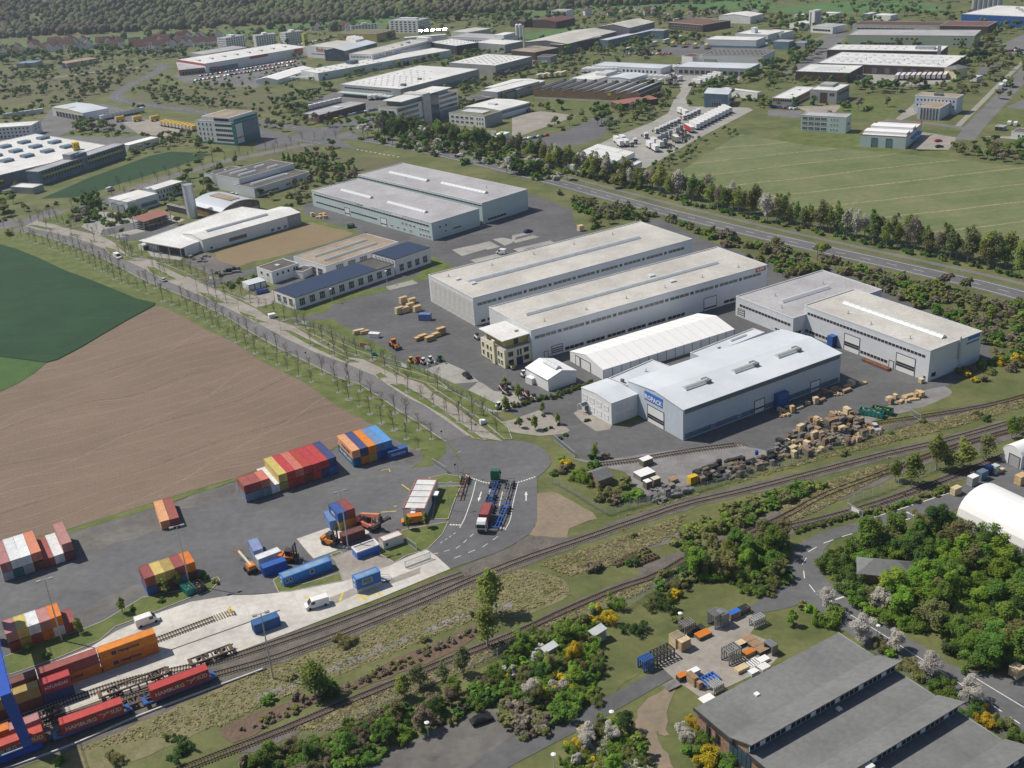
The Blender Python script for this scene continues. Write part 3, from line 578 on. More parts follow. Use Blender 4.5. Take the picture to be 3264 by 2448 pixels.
S('terminal_yard',[(-157.2,247.0),(-138.5,253.1),(-121.6,255.8),(-102.3,266.1),(-96.4,269.3),(-80.5,278.8),(-75.6,281.5),(-55.5,292.8),(-54.0,294.8),(-37.7,299.5),(-35.0,296.4),(-26.8,284.3),(-30.6,279.2),(-24.3,280.0),(-20.8,286.9),(-21.0,294.7),(-15.6,279.1),(-15.2,270.3),(-20.9,243.4),(-24.4,236.3),(-32.9,230.7),(-44.1,224.6),(-59.5,221.7),(-72.0,222.3),(-64.6,221.5),(-81.3,220.0),(-96.8,207.6),(-105.4,200.3),(-115.6,194.8),(-129.3,186.3)],'asphalt',.07)
S('concrete_apron',[(-127.6,187.9),(-115.6,194.8),(-99.3,205.3),(-95.1,210.8),(-86.1,217.3),(-80.0,220.5),(-70.6,222.0),(-64.6,221.5),(-59.5,221.7),(-44.1,224.6),(-32.9,230.7),(-24.4,236.3),(-21.7,232.8),(-18.1,226.8),(-34.2,216.9),(-54.6,205.5),(-69.1,197.8),(-97.5,183.8),(-109.5,179.5),(-121.8,175.0)],'concrete_slab',.10)
S('paved_court',[(-48.4,235.4),(-43.2,238.4),(-35.3,233.8),(-30.6,232.8),(-32.6,230.3),(-44.1,224.6),(-47.1,233.7)],'paving',.115)
S('concrete_pad',[(-58.4,245.4),(-51.1,249.6),(-43.0,249.6),(-39.4,246.2),(-47.5,238.5),(-52.7,235.5),(-54.7,238.8)],'concrete_slab',.115)
S('paved_lane',[(-46.8,218.0),(-41.3,221.3),(-40.0,219.0),(-45.2,215.4)],'paving',.115);S('paved_lane',[(-34.6,223.1),(-25.5,228.3),(-25.4,225.7),(-32.2,222.1)],'paving',.115)
for q in ([(-22.5,267.5),(-16.1,266.9),(-17.6,259.9),(-19.2,250.0),(-23.5,250.5)],[(-31.0,246.1),(-19.2,248.5),(-20.5,242.8),(-24.1,236.2),(-29.5,233.8),(-32.0,231.2),(-35.7,235.1),(-36.5,237.2)],[(-25.3,272.8),(-20.5,274.4),(-16.5,272.5),(-15.8,268.5),(-22.3,269.4)],[(-61.4,227.0),(-60.0,229.1),(-57.7,224.0),(-53.8,224.6),(-45.2,228.3),(-44.2,224.8),(-56.7,221.9),(-59.3,222.0)],[(-48.6,236.8),(-46.3,237.9),(-45.5,237.0),(-47.8,235.5)],[(-118.2,204.1),(-110.6,209.1),(-103.6,212.2),(-99.2,215.2),(-92.5,223.6),(-83.7,225.4),(-75.8,230.3),(-74.8,228.7),(-76.2,224.5),(-81.2,221.8),(-88.7,216.7),(-95.7,212.6),(-97.9,207.7),(-106.0,202.0),(-113.5,198.0),(-118.7,196.3)]):
 S('grass_island',q,'grass_fresh',.17,edge='kerb')
S('verge',[(-122.7,257.4),(-103.1,269.0),(-80.9,281.1),(-80.5,279.0),(-102.3,266.1),(-121.6,255.8)],'grass_fresh',.09)
# rail corridor
S('dirt_patch',[(4.6,259.3),(8.3,260.7),(12.7,256.4),(19.7,245.4),(12.2,241.3),(11.0,237.1),(2.0,239.3),(4.0,246.3)],'sand',.05)
S('gravel_strip',[(-17.2,224.7),(-2.8,235.1),(2.0,239.3),(11.0,237.1),(24.3,243.1),(43.7,252.1),(67.2,258.8),(84.6,264.7),(102.6,270.9),(124.4,276.8),(149.0,286.4),(160.1,289.3),(156.7,282.1),(146.1,280.1),(118.7,270.6),(100.6,265.0),(82.9,259.1),(65.9,253.4),(42.7,246.4),(23.6,237.6),(5.5,228.9),(-17.0,218.9)],'ballast',.05)
S('track_bed',[(-123.5,173.6),(-109.7,179.8),(-97.5,183.8),(-69.1,198.0),(-61.1,202.0),(-48.9,207.8),(-36.2,213.8),(-16.4,225.6),(-6.1,231.4),(0.1,234.8),(5.6,229.9),(-3.1,225.4),(-22.6,212.7),(-35.4,205.0),(-47.7,198.5),(-59.4,192.7),(-80.9,179.0),(-93.7,172.0),(-104.8,167.4),(-118.4,162.7)],'ballast',.055)
S('dry_meadow',[(-59.3,192.3),(-47.6,198.1),(-35.4,204.5),(-11.9,220.2),(-3.1,225.0),(7.8,220.7),(10.1,213.4),(-3.7,205.6),(-11.9,205.7),(-34.4,193.5),(-52.9,183.5),(-57.3,181.1),(-81.9,166.5),(-96.6,163.6),(-92.7,171.9)],'grass_dry',.04)
S('track_path',[(-58.0,185.1),(-48.8,188.9),(-39.6,195.2),(-29.9,200.2),(-11.9,209.6),(-3.5,211.3),(-3.6,209.6),(-11.9,207.9),(-29.7,198.1),(-44.1,190.3),(-57.7,183.3)],'gravel',.06)
S('earth_bank',[(-63.2,175.2),(-57.0,179.7),(-45.2,184.1),(-38.7,186.7),(-29.4,193.7),(-17.0,200.8),(-11.9,204.0),(-11.3,199.8),(-27.9,188.9),(-36.1,185.0),(-44.0,181.9),(-53.8,174.6),(-60.0,171.0)],'earth',.07)
S('gravel_strip',[(-59.6,168.7),(-48.9,176.5),(-39.7,181.8),(-29.0,187.6),(-16.9,194.3),(-3.8,201.0),(9.7,209.4),(21.1,215.8),(31.7,220.7),(38.7,222.8),(37.9,218.5),(20.6,210.8),(9.4,205.0),(-3.9,197.3),(-16.8,190.0),(-28.7,183.5),(-39.2,177.9),(-48.3,172.4),(-54.9,168.2)],'ballast',.05)
S('gravel_strip',[(27.3,221.2),(41.4,228.5),(63.1,241.9),(81.4,253.7),(99.8,262.5),(118.2,269.2),(146.7,281.4),(143.6,274.6),(112.3,262.0),(96.7,253.4),(78.4,243.3),(61.4,234.9),(40.1,221.6),(27.9,215.4)],'ballast',.045)
S('gravel_strip',[(61.7,236.0),(66.2,236.5),(83.8,241.5),(97.8,247.7),(116.3,256.3),(132.3,264.4),(140.6,268.0),(138.9,264.1),(114.2,250.9),(96.1,242.7),(82.6,237.7),(63.4,230.9)],'ballast',.05)
S('gravel_strip',[(19.3,224.2),(25.6,229.5),(34.3,230.4),(40.8,234.9),(32.4,237.6),(23.2,233.4),(14.0,227.8)],'asphalt_worn',.05)
S('gravel_strip',[(103.2,282.9),(118.3,287.4),(155.0,299.9),(152.9,295.3),(117.5,285.2),(106.4,282.4)],'ballast',.05)
# works road and yard at lower right
S('road',[(148.3,251.7),(139.8,266.1),(132.7,261.0),(111.1,245.9),(85.8,235.6),(75.2,232.1),(68.4,228.2),(65.5,224.9),(63.1,219.7),(61.1,214.3),(54.6,208.6),(58.6,209.9),(60.9,210.6),(62.7,204.1),(66.3,196.0),(72.7,183.4),(80.4,170.8),(89.6,154.9),(94.8,148.5),(102.5,159.7),(98.0,173.4),(90.5,176.7),(85.4,179.4),(83.2,184.2),(76.5,194.8),(71.4,205.3),(69.1,212.8),(69.7,217.0),(72.2,223.6),(75.6,227.8),(84.4,231.4),(100.0,235.4),(107.4,236.6),(119.6,241.8),(125.6,234.7),(133.9,222.9)],'asphalt',.06)
S('road',[(50.7,200.7),(58.8,202.3),(62.7,204.1),(60.9,210.6),(58.6,209.9),(54.6,208.6),(53.3,206.5),(49.9,203.4),(50.0,198.2),(52.8,198.8)],'asphalt',.055)
S('storage_yard',[(27.1,185.0),(26.3,187.7),(39.3,197.0),(49.0,201.7),(50.5,198.2),(47.8,194.0),(51.0,191.2),(51.8,185.7),(48.8,182.3),(39.6,177.5),(33.6,174.6),(28.9,181.4)],'paving',.065)
S('works_road',[(27.0,184.8),(28.9,181.4),(13.7,171.2),(1.8,164.0),(-5.0,159.8),(-13.7,153.0),(-20.3,153.6),(-4.8,167.8),(2.1,168.7),(11.8,175.1)],'asphalt_new',.06)
S('parking_lot',[(-33.9,161.9),(-25.2,167.6),(-21.4,169.8),(-16.4,172.2),(-9.5,176.6),(-6.7,174.2),(-4.7,171.0),(-3.0,165.7),(-4.9,163.7),(-4.9,162.2),(-11.8,152.9),(-35.4,155.0)],'asphalt_worn',.055)
S('bare_patch',[(20.3,172.5),(24.4,176.9),(28.7,178.6),(25.9,171.3),(25.1,164.5),(23.4,166.6),(23.8,161.9),(25.1,156.3),(21.9,156.6),(19.5,166.4)],'sand',.04)
S('lawn',[(46.9,195.3),(58.5,201.1),(69.5,194.8),(66.2,192.3),(48.9,182.6)],'grass',.04);S('lawn',[(24.4,203.7),(31.4,211.8),(55.2,209.0),(53.3,206.5),(49.0,201.7),(38.1,197.1),(25.4,188.6),(21.7,183.3),(12.3,175.7),(20.5,197.0)],'grass',.04)
# painted lines
def dashes(pts,n,w,frac=.5,name='road_marking',m='road_white',z=.1):
 L=sum((Vector(b)-Vector(a)).length for a,b in zip(pts[:-1],pts[1:]));st=L/n;mb=MB();k=st*frac
 for x,y,a in along(pts,st,0,st*.25):
  d=Vector((math.cos(a),math.sin(a)));nn=Vector((-d.y,d.x))*w/2;p=Vector((x,y));q=p+d*k
  mb.add([(*(p+nn),z),(*(p-nn),z),(*(q-nn),z),(*(q+nn),z)],[(0,1,2,3)])
 o=mb.build(name,m);o['kind']='structure'
dashes(smooth([(-14.8,273.3),(-13.3,271.3),(-9.9,268.4),(-7.8,267.4),(-4.5,266.7),(-1.8,266.7),(0.9,267.3),(2.9,268.3),(4.8,269.4)]),27,.5,.6)
dashes([(-18.9,247.2),(-15.9,246.6)],4,.5,.7);dashes([(-7.5,244.3),(-4.5,243.6)],4,.5,.7)
for q in ([(-11.9,269.0),(-13.0,260.2),(-14.8,250.1),(-16.1,245.3)],[(-7.8,265.0),(-8.6,260.1)],[(-0.2,266.8),(-1.9,256.0),(-2.9,247.8),(-4.4,242.7)],[(-4.6,262.3),(-5.7,254.6)]):
 ribbon('lane_line',smooth(q),.2,'road_white',.1)
dashes(smooth([(-16.9,243.4),(-18.8,241.0),(-21.2,238.4)]),4,.16,.5);dashes(smooth([(-12.1,242.5),(-14.2,239.4),(-16.8,236.0),(-23.5,233.5)]),5,.16,.5);dashes(smooth([(-5.6,240.7),(-8.2,237.7),(-11.1,235.0),(-18.2,230.8)]),4,.16,.5)
for p,q in ((((-10.4,263.0),(-11.3,257.8))),(((1.6,256.6),(1.8,261.6)))):
 p,q=Vector(p),Vector(q);d=(q-p).normalized();nn=Vector((-d.y,d.x));L=(q-p).length
 a=MB().add([(*(p+nn*.16),.1),(*(p-nn*.16),.1),(*(p+d*L*.6-nn*.16),.1),(*(p+d*L*.6+nn*.16),.1),(*(p+d*L*.6+nn*.45),.1),(*(p+d*L*.6-nn*.45),.1),(*q,.1)],[(0,1,2,3),(4,5,6)])
 a.build('lane_arrow','road_white')['kind']='structure'
HWY=smooth([(229.0,308.0),(190.6,378.7),(166.4,411.4),(139.4,444.5),(108.6,483.2),(73.2,531.5),(31.3,592.9),(-20.1,663.4),(-62.7,715.4),(-103.3,757.2),(-175.7,830.8),(-233.4,890.0),(-294.9,946.4),(-320.3,976.5),(-330.1,1002.9),(-333.8,1040.2),(-331.5,1077.6),(-327.7,1117.0),(-329.5,1154.2),(-338.8,1185.4)])
ribbon('highway',HWY,11.5,'asphalt',.05)
nh=len(HWY);h1=HWY[:int(nh*.47)]
ribbon('cycle_path',[(x,y) for x,y,a in along(h1,12,-11)],3.0,'asphalt_pale',.05)
ribbon('lane_line',[(x,y) for x,y,a in along(h1,10,-3.9)],.22,'road_white',.075);ribbon('lane_line',[(x,y) for x,y,a in along(h1,10,3.9)],.22,'road_white',.075)
dashes(h1,46,.2,.4,z=.075)
dashes(HWY[int(nh*.5):],40,.2,.4,z=.075)
AV2=smooth([(-98.0,767.6),(-108.5,748.6),(-142.0,724.0),(-173.5,700.8),(-205.8,656.9),(-223.7,624.7),(-241.2,598.3),(-254.9,587.2),(-287.9,559.5)])
ribbon('road',AV2,9,'asphalt_pale',.055)
ribbon('road',smooth([(-103.3,757.2),(-77.2,787.4),(-55.8,818.8),(-36.3,848.1),(-0.8,884.0),(33.3,913.3)]),8,'asphalt',.052)
ribbon('road',smooth([(479.3,956.1),(384.2,807.8),(329.8,722.8),(288.2,658.5),(267.1,623.2)]),11,'asphalt_pale',.05)
ribbon('pavement',smooth([(448.6,921.7),(365.2,795.4),(318.5,722.9),(277.2,658.8)]),3.5,'paving',.06)
ribbon('road',smooth([(242.7,688.5),(261.5,674.7),(278.5,651.6),(280.9,647.4)]),6,'asphalt_pale',.052)
ribbon('road',smooth([(-433.6,1141.3),(-410.9,1153.1),(-380.8,1169.6),(-351.8,1171.9)]),5,'paving_grey',.05)
ribbon('road',smooth([(-284.7,577.7),(-269.9,587.1),(-255.5,584.7),(-249.5,600.2),(-244.6,608.3)]),12,'asphalt_pale',.05)
S('intersection',[(-172.4,812.8),(-140.6,770.3),(-127.7,781.5),(-112.5,804.6),(-104.2,789.4),(-109.4,763.8),(-99.9,735.0),(-88.3,710.6),(-111.3,728.1),(-130.5,744.8),(-157.1,728.7)],'asphalt',.06)
dashes([(-138.8,758.4),(-115.4,736.4)],8,.35,.5);dashes([(-121.5,783.3),(-109.8,795.4)],6,.35,.5);dashes([(-89.8,711.1),(-58.7,678.8)],10,.8,.4,z=.08)
# works road lines
ribbon('lane_line',[(85.8,235.6),(94.9,239.1),(110.9,245.6)],.22,'road_white',.085);ribbon('lane_line',[(97.2,238.2),(99.7,234.6)],.35,'road_white',.085)
dashes(smooth([(98.5,235.3),(89.7,232.6),(80.1,229.6),(71.6,225.7),(67.7,221.6),(65.4,216.6),(65.0,210.5),(66.4,206.3)]),9,.22,.55,z=.085)
ribbon('lane_line',[(68.2,202.5),(71.4,197.1),(74.6,192.0),(78.6,185.1),(81.5,180.2)],.18,'road_white',.085);dashes([(82.3,178.7),(85.8,172.6),(92.2,160.7)],5,.22,.55,z=.085)
ribbon('lane_line',[(87.1,178.2),(89.7,173.6),(94.5,165.7)],.2,'road_white',.085);ribbon('lane_line',[(67.6,203.3),(71.4,204.8)],.4,'road_white',.085)
for q in ([(-40.3,218.0),(-38.7,218.5)],[(-39.8,217.2),(-35.7,218.2)],[(-39.3,216.1),(-37.3,216.9)],[(-36.1,220.3),(-34.0,217.4)],[(-52.9,218.9),(-49.4,219.2)],[(-44.0,216.0),(-43.6,219.8)]):
 ribbon('yellow_marking',q,.45,'road_yellow',.125)
ribbon('yellow_line',[(-97.6,184.3),(-87.8,189.6),(-74.6,196.6),(-61.3,203.0)],.16,'road_yellow',.125);ribbon('yellow_line',[(-83.5,207.4),(-69.8,215.0)],.14,'road_yellow',.125)
for q in ([(-32.7,270.2),(-30.2,266.6)],[(-37.4,255.9),(-33.3,255.9)],[(-34.1,258.5),(-33.2,258.6)],[(-39.2,279.1),(-36.9,279.8),(-36.5,278.0)]):
 ribbon('yellow_marking',q,.3,'road_yellow',.1)
 # ------------------------------------------------------------ railway
def track(label,pts,sl='sleeper',z=.12,step=.62,cat='railway track'):
 pts=smooth(pts,8);x0,y0=pts[0]
 root=tag(empty('railway_track',(x0,y0,0)),label,cat)
 lp=[(x-x0,y-y0) for x,y in pts]
 for off in (-.75,.75):
  b=MB();q=[(x,y) for x,y,a in along(lp,6,off)]
  for p,r in zip(q[:-1],q[1:]):b.beam((*p,z+.22),(*r,z+.22),.14,.16)
  b.build('rail','rail_steel',root)
 b=MB()
 for x,y,a in along(lp,step):
  b.T=Matrix.Translation((x,y,z))@Matrix.Rotation(a+rnd.uniform(-.02,.02),4,'Z');b.box(-.13,.13,-1.3,1.3,-.05,.11)
 o=b.build('sleepers',sl,root);o['kind']='stuff'
 return root
TA=[(-123.5,173.6),(-110.0,180.5),(-89.4,191.5),(-60.8,200.4),(-48.7,205.9),(-36.1,212.4),(-22.9,219.9),(-16.4,223.9),(-1.3,227.7)]
TA=TA
TB=[(-121.6,169.6),(-108.4,176.5),(-87.7,186.0),(-59.9,195.4),(-48.0,200.9),(-35.7,207.6),(-22.7,215.2),(-11.9,222.1),(-3.0,227.3),(5.7,231.6),(14.7,235.7),(23.9,240.2),(33.5,244.7),(43.2,249.2),(55.2,252.7),(66.6,256.2),(83.8,262.1),(101.6,268.1),(119.8,273.3),(139.1,280.2),(147.6,283.4),(163.3,288.8)]
track('loading track running beside the concrete apron and joining the through line',[(-123.5,173.6),(-110.0,180.5),(-89.4,191.5),(-69.4,197.0),(-60.8,200.4),(-48.7,205.9),(-36.1,212.4),(-22.9,219.9),(-17.5,222.9),(-13.3,224.7)])
track('through railway track carrying the container wagons and running past the timber yard',TB)
track('overgrown old railway track below the brown earth bank with rusty sleepers',[(-72.0,163.1),(-55.5,171.3),(-48.7,174.8),(-39.5,180.0),(-28.9,185.7),(-16.8,192.4),(-3.9,198.9),(9.6,207.2),(20.9,213.5),(31.2,217.9),(40.7,225.0),(65.3,238.8),(80.0,249.0),(98.2,257.9),(111.4,264.8),(125.3,271.0),(145.3,278.3)],'sleeper_old')
track('works siding track running through the white gate beside the works road',[(57.9,232.2),(65.7,234.4),(83.3,239.8),(97.0,245.2),(115.4,253.9),(131.2,261.9),(144.2,269.5)],'sleeper_old',step=1.1)
track('short rusty siding in the grey gravel yard by the blue hall',[(21.2,273.5),(31.1,274.3),(38.9,275.9),(51.5,278.3),(65.5,279.9)],'sleeper_old',step=.8)
track('half buried siding beyond the green skips and sliding gate',[(102.6,286.0),(108.1,287.4),(118.9,288.8),(139.3,292.7),(154.0,297.6),(166.7,303.0)],'sleeper_old',step=.9)
track('short track set into the concrete apron ending at a yellow buffer stop',[(-99.1,198.5),(-84.2,206.4),(-76.4,210.9),(-69.0,215.1)],z=.12)
b=MB()
for p,q in zip(*(lambda s:(s[:-1],s[1:]))(smooth([(-114.4,163.5),(-94.0,173.0),(-81.4,180.9),(-59.4,192.5),(-58.0,193.1)]))):b.beam((*p,.28),(*q,.28),.35,.3)
tag(b.build('crane_rail','concrete_wall'),'pale concrete crane runway rail between train and dry meadow','crane rail')
ribbon('drain_channel',[(-80.2,202.4),(-62.8,211.5),(-57.7,214.6)],.4,'steel_dark',.115)

# ------------------------------------------------------------ halls of the estate
fr=(7.71,349.97,0.5011,105.94,29.54,11.55)
F_=[('r','A',.012+i*.1095,.095+i*.1095,.69,.79,4,'pane_grey') for i in range(9)]+[('w','A',.097+i*.1095,.119+i*.1095,.69,.80,1,.75) for i in range(8)]
F_+=[('r','A',.125+i*.085,.20+i*.085,.06,.16,4) for i in range(6)]+[('d','A',.71,.765,0,.42,'white_wall',[.12]),('d','A',.075,.115,.03,.30,'frame_white',[.15,.4,.65]),('d','A',.045,.058,0,.2,'frame_white'),('r','A',.80,.95,.06,.16,6),('s',.06,.88,.45,.515,15),
('b','A',.945,.993,.82,.95,'paint_red'),('b','A',.953,.962,.865,.92,'white_wall',.08),('b','A',.965,.985,.875,.925,'white_wall',.08),('b','A',.963,.972,.84,.855,'white_wall',.08)]+[('v',.08+i*.165,.17) for i in range(6)]+[('k',.60,.625,.60,.68,.5,'skylight'),('k',.62,.645,.26,.34,.5,'skylight')]
bld('factory_hall','long white hall with red sign on its shaded wall, nearer of the central pair','factory hall',fr,feats=F_)
fr=(-12.24,386.91,0.5282,105.48,35.45,11.33)
F_=[('r','A',.015+i*.108,.095+i*.108,.68,.78,4,'pane_grey') for i in range(9)]+[('w','A',.098+i*.108,.118+i*.108,.68,.79,1,.75) for i in range(8)]+[('s',.07,.86,.44,.51,15),('w','A',.02,.075,.08,.18,2,.7),('w','B',.88,.97,.62,.72,1,.8),('w','B',.9,.95,.3,.4,1,.8),('k',.05,.07,.62,.68,.5,'skylight'),('k',.07,.09,.38,.44,.5,'skylight')]+[('v',.05+i*.19,.8) for i in range(5)]
r=bld('factory_hall','long white hall with pale concrete gable, farther of the central pair','factory hall',fr,feats=F_)
for i in range(9):
 for j in range(2):
  w=fr[4]/9.4
  MB().box(.04,w-.04,-.06,.0,j*5+.05,j*5+4.95).build('wall_panel','concrete_wall',r,(0,(i+1)*w,0),-PI/2)
  # two volume warehouse behind
fr=(-32.24,499.97,0.7079,29.20,102.42,8.63)
F_=[('r','B',.02,.98,.72,.82,40),('r','B',.71,.97,.27,.37,11),('r','B',.43,.655,.27,.37,10),('d','B',.665,.705,0,.48,'white_wall',[.25]),('d','B',.355,.40,0,.48,'white_wall',[.25]),('w','B',.02,.10,.42,.52,4,.7),('w','B',.12,.24,.48,.58,4,.5),('w','B',.01,.10,.12,.22,4,.6),('w','B',.14,.34,.16,.24,4,.4),
('b','B',.47,.60,.86,.96,'white_wall'),('b','B',.54,.60,.885,.93,'paint_navy',.08),('b','B',.22,.30,.84,.95,'white_wall'),('w','A',.1,.35,.58,.70,2,.35),('w','A',.22,.32,.28,.37,1,.5),('b','A',.43,.60,.28,.36,'pane'),('s',.30,.38,.60,.86,12),('s',.30,.38,.16,.46,12)]
r=bld('warehouse','broad pale warehouse with ribbon windows, lower front part of the double warehouse','warehouse',fr,roof='roof_grey',wall='cyan_metal',feats=F_)
fr=(-8.53,521.20,0.7215,30.52,101.99,10.60)
bld('warehouse','higher rear part of the double warehouse beside the highway','warehouse',fr,roof='roof_grey',wall='cyan_metal',feats=[('s',.38,.46,.56,.88,12),('s',.42,.50,.12,.46,12),('r','B',.0,1,.83,.90,30),('v',.7,.2),('v',.3,.7),('r','A',.1,.5,.1,.2,6)])
# right pair
fr=(98.69,354.36,0.5202,43.83,29.21,7.60)
bld('factory_hall','low white hall with mauve grey roof, left of the pair nearest the thicket','factory hall',fr,roof='roof_grey',feats=[('s',.18,.72,.45,.53,10),('r','B',.04,.93,.55,.68,16),('d','B',.84,.95,.08,.42,'frame_white',[.15,.45,.75]),('r','B',.02,.3,.1,.2,6),('v',.25,.7),('v',.75,.62),('v',.1,.35),('r','A',.02,.09,.16,.30,2)])
fr=(130.29,312.45,0.5299,24.61,53.18,10.67)
F_=[('r','B',.03,.97,.71,.80,34),('d','B',.10,.235,0,.55,'white_wall',[.28,.42]),('d','B',.525,.645,0,.55,'white_wall',[.28,.42]),('r','B',.30,.515,.09,.19,8),('r','B',.72,.98,.09,.19,9),('d','B',.255,.285,0,.22,'frame_white'),('w','A',.04,.16,.11,.25,1,.8),('w','B',.015,.035,.05,.16,1,.8),('s',.43,.52,.08,.86,16),
('b','A',.72,.96,.86,.96,'paint_brightblue'),('b','A',.70,.95,.74,.79,'paint_brightblue'),('v',.14,.2),('v',.14,.5),('v',.22,.72)]
r=bld('factory_hall','tall white hall with two roller gates and blue mark, right of the pair','factory hall',fr,feats=F_)
MB().tube((0,0,4),(0,0,11.2),.28,n=8).tube((0,0,11.2),(0,0,11.8),.45,.2,n=8).build('flue','galvanised',r,(fr[3]*.55,-.45,0))
b=MB()
for i in range(7):b.box(fr[3]*.56,fr[3]*.6,-.3,-.1,2+i,2.1+i)
b.build('ladder','galvanised',r)
# blue roofed hall with white office
fr=(48.57,284.61,0.5254,63.84,26.04,9.95)
F_=[('b','A',.01,.99,.84,.985,'grey_dark_wall'),('b','A',.01,.43,.04,.2,'blue_grey_wall'),('b','A',.50,.99,.04,.2,'blue_grey_wall'),('d','A',.435,.495,0,.42,'white_wall',[.3]),('d','A',.80,.86,0,.36,'white_wall',[.3]),('w','A',.16,.2,.1,.2,1,.5),('w','A',.32,.36,.1,.2,1,.5),
('d','B',.34,.63,0,.56,'white_wall',[.24,.38]),('b','B',.35,.69,.90,.99,'paint_brightblue'),('b','B',.37,.69,.69,.715,'paint_navy'),('s',.12,.26,.30,.38,3,'skylight_green'),('s',.42,.56,.30,.38,3,'skylight_green'),('s',.70,.84,.30,.38,3,'skylight_green'),('k',.24,.27,.29,.39,.9,'grey_dark_wall'),('k',.54,.57,.29,.39,.9,'grey_dark_wall'),('k',.82,.85,.29,.39,.9,'grey_dark_wall'),('v',.2,.34),('v',.5,.34),('v',.78,.34)]
r=bld('factory_hall','hall with pale blue metal roof and blue logo over its gate, beside the gravel yard','factory hall',fr,wall='blue_metal',roof='roof_metal',kind='gable',rise=1.35,feats=F_)
letters('lettering','ROPACK',2.0,'white_wall',r,wpos(fr,'B',.52,.80*fr[5],.14),(PI/2,0,-PI/2),width=fr[4]*.31,bold=.06)
MB().box(-fr[4]*.16,fr[4]*.16,-.1,.02,-1.0,1.0).build('sign_board','paint_brightblue',r,wpos(fr,'B',.52,.80*fr[5]),-PI/2)
fr2=(35.78,311.27,0.6665,19.54,8.29,6.60)
bld('annex','low rear annex of the blue roofed hall with white parapet','annex',fr2,wall='blue_metal',roof='roof_metal',feats=[('k',.02,.06,.3,.42,1.2,'grey_dark_wall'),('v',.6,.4)])
fr2=(62.21,328.97,0.6072,30.02,5.31,6.60)
bld('annex','second low rear annex beside the white tent hall','annex',fr2,wall='blue_metal',roof='roof_metal',feats=[('s',.55,.8,.5,.65,3),('k',.3,.34,.3,.42,.6,'flashing')])
fr2=(29.21,297.58,0.5530,10.11,15.00,7.24)
F_=[('w','B',.08+i*.235,.26+i*.235,.58,.79,1,.8,1,'shutter') for i in range(4)]+[('w','B',.08+i*.235,.26+i*.235,.16,.36,1,.8,1,'shutter') for i in range(3)]+[('w','A',.1,.92,.6,.82,2,.62,1,'shutter'),('w','A',.1,.92,.16,.38,2,.62,1,'shutter'),('d','B',.80,.88,0,.32,'pane')]
r=bld('office_building','white two storey office block at the gable of the blue roofed hall','office building',fr2,wall='white_wall',roof='roof_metal',kind='gable',rise=.7,over=.15,feats=F_)
b=MB()
W2=fr2[4]
for y in (.76,.93):b.box(-2.4,-2.28,W2*y-.06,W2*y+.06,0,2.7).box(-.1,0,W2*y-.06,W2*y+.06,0,2.7).beam((-2.4,W2*y,2.7),(0,W2*y,2.7),.1)
b.beam((-2.4,W2*.76,2.7),(-2.4,W2*.845,3.4),.1).beam((-2.4,W2*.845,3.4),(-2.4,W2*.93,2.7),.1).beam((-2.4,W2*.845,3.4),(0,W2*.845,3.4),.1)
b.build('porch_frame','frame_white',r)
MB().add([(-2.4,W2*.76,2.75),(0,W2*.76,2.75),(0,W2*.845,3.45),(-2.4,W2*.845,3.45),(0,W2*.93,2.75),(-2.4,W2*.93,2.75)],[(0,1,2,3),(3,2,4,5)]).build('porch_glass','pane_blue',r)
# cream office
fr=(-1.88,345.37,0.5287,10.65,15.91,6.68)
F_=[('w','B',.06,.30,.55,.83,2,.62),('w','B',.06,.30,.12,.40,2,.62),('w','B',.48,.78,.55,.83,2,.6),('w','B',.48,.78,.05,.42,2,.6),('w','B',.83,.97,.55,.83,1,.6),('w','B',.83,.97,.12,.4,1,.6),('w','A',.12,.34,.58,.86,1,.95),('w','A',.12,.34,.14,.42,1,.95),('w','A',.45,.66,.52,.88,2,.8),('d','A',.46,.66,0,.42,'paint_navy'),('w','A',.71,.93,.60,.88,1,.95),('w','A',.71,.93,.18,.46,1,.95)]
r=bld('office_building','cream three storey office with terrace at the end of the long hall','office building',fr,wall='cream_wall',roof='roof_grey',par=.15,feats=F_)
MB().box(-.7,0,fr[4]*.36,fr[4]*.46,-.4,8.6).build('stair_tower','cream_wall',r)
fr3=(fr[0],fr[1],fr[2],fr[3],fr[4],0)
L,W=fr[3],fr[4]
MB().box(1.6,L,1.8,W-.6,6.7,9.8).build('upper_storey','ochre_wall',r);MB().box(-.3,L+.1,.4,W+.2,9.8,10.1).build('roof_slab','roof_pale',r)
for u in (.52,.62,.72,.82):MB().box(-.05,.05,-.45,.45,7.3,9.3).build('window','pane',r,(1.58,W*u,0))
MB().box(-.9,.9,-.05,.05,7.1,9.5).build('window','pane',r,(L*.56,1.78,0));MB().box(.1,L-.1,.1,1.8,6.55,6.75).build('terrace','roof_grey',r)
for k in (-.25,.12):MB().box(L*(.75+k*.2),L*(.75+k*.2)+.7,W*.3,W*.3+.7,10.1,10.7).build('roof_box','flashing',r)
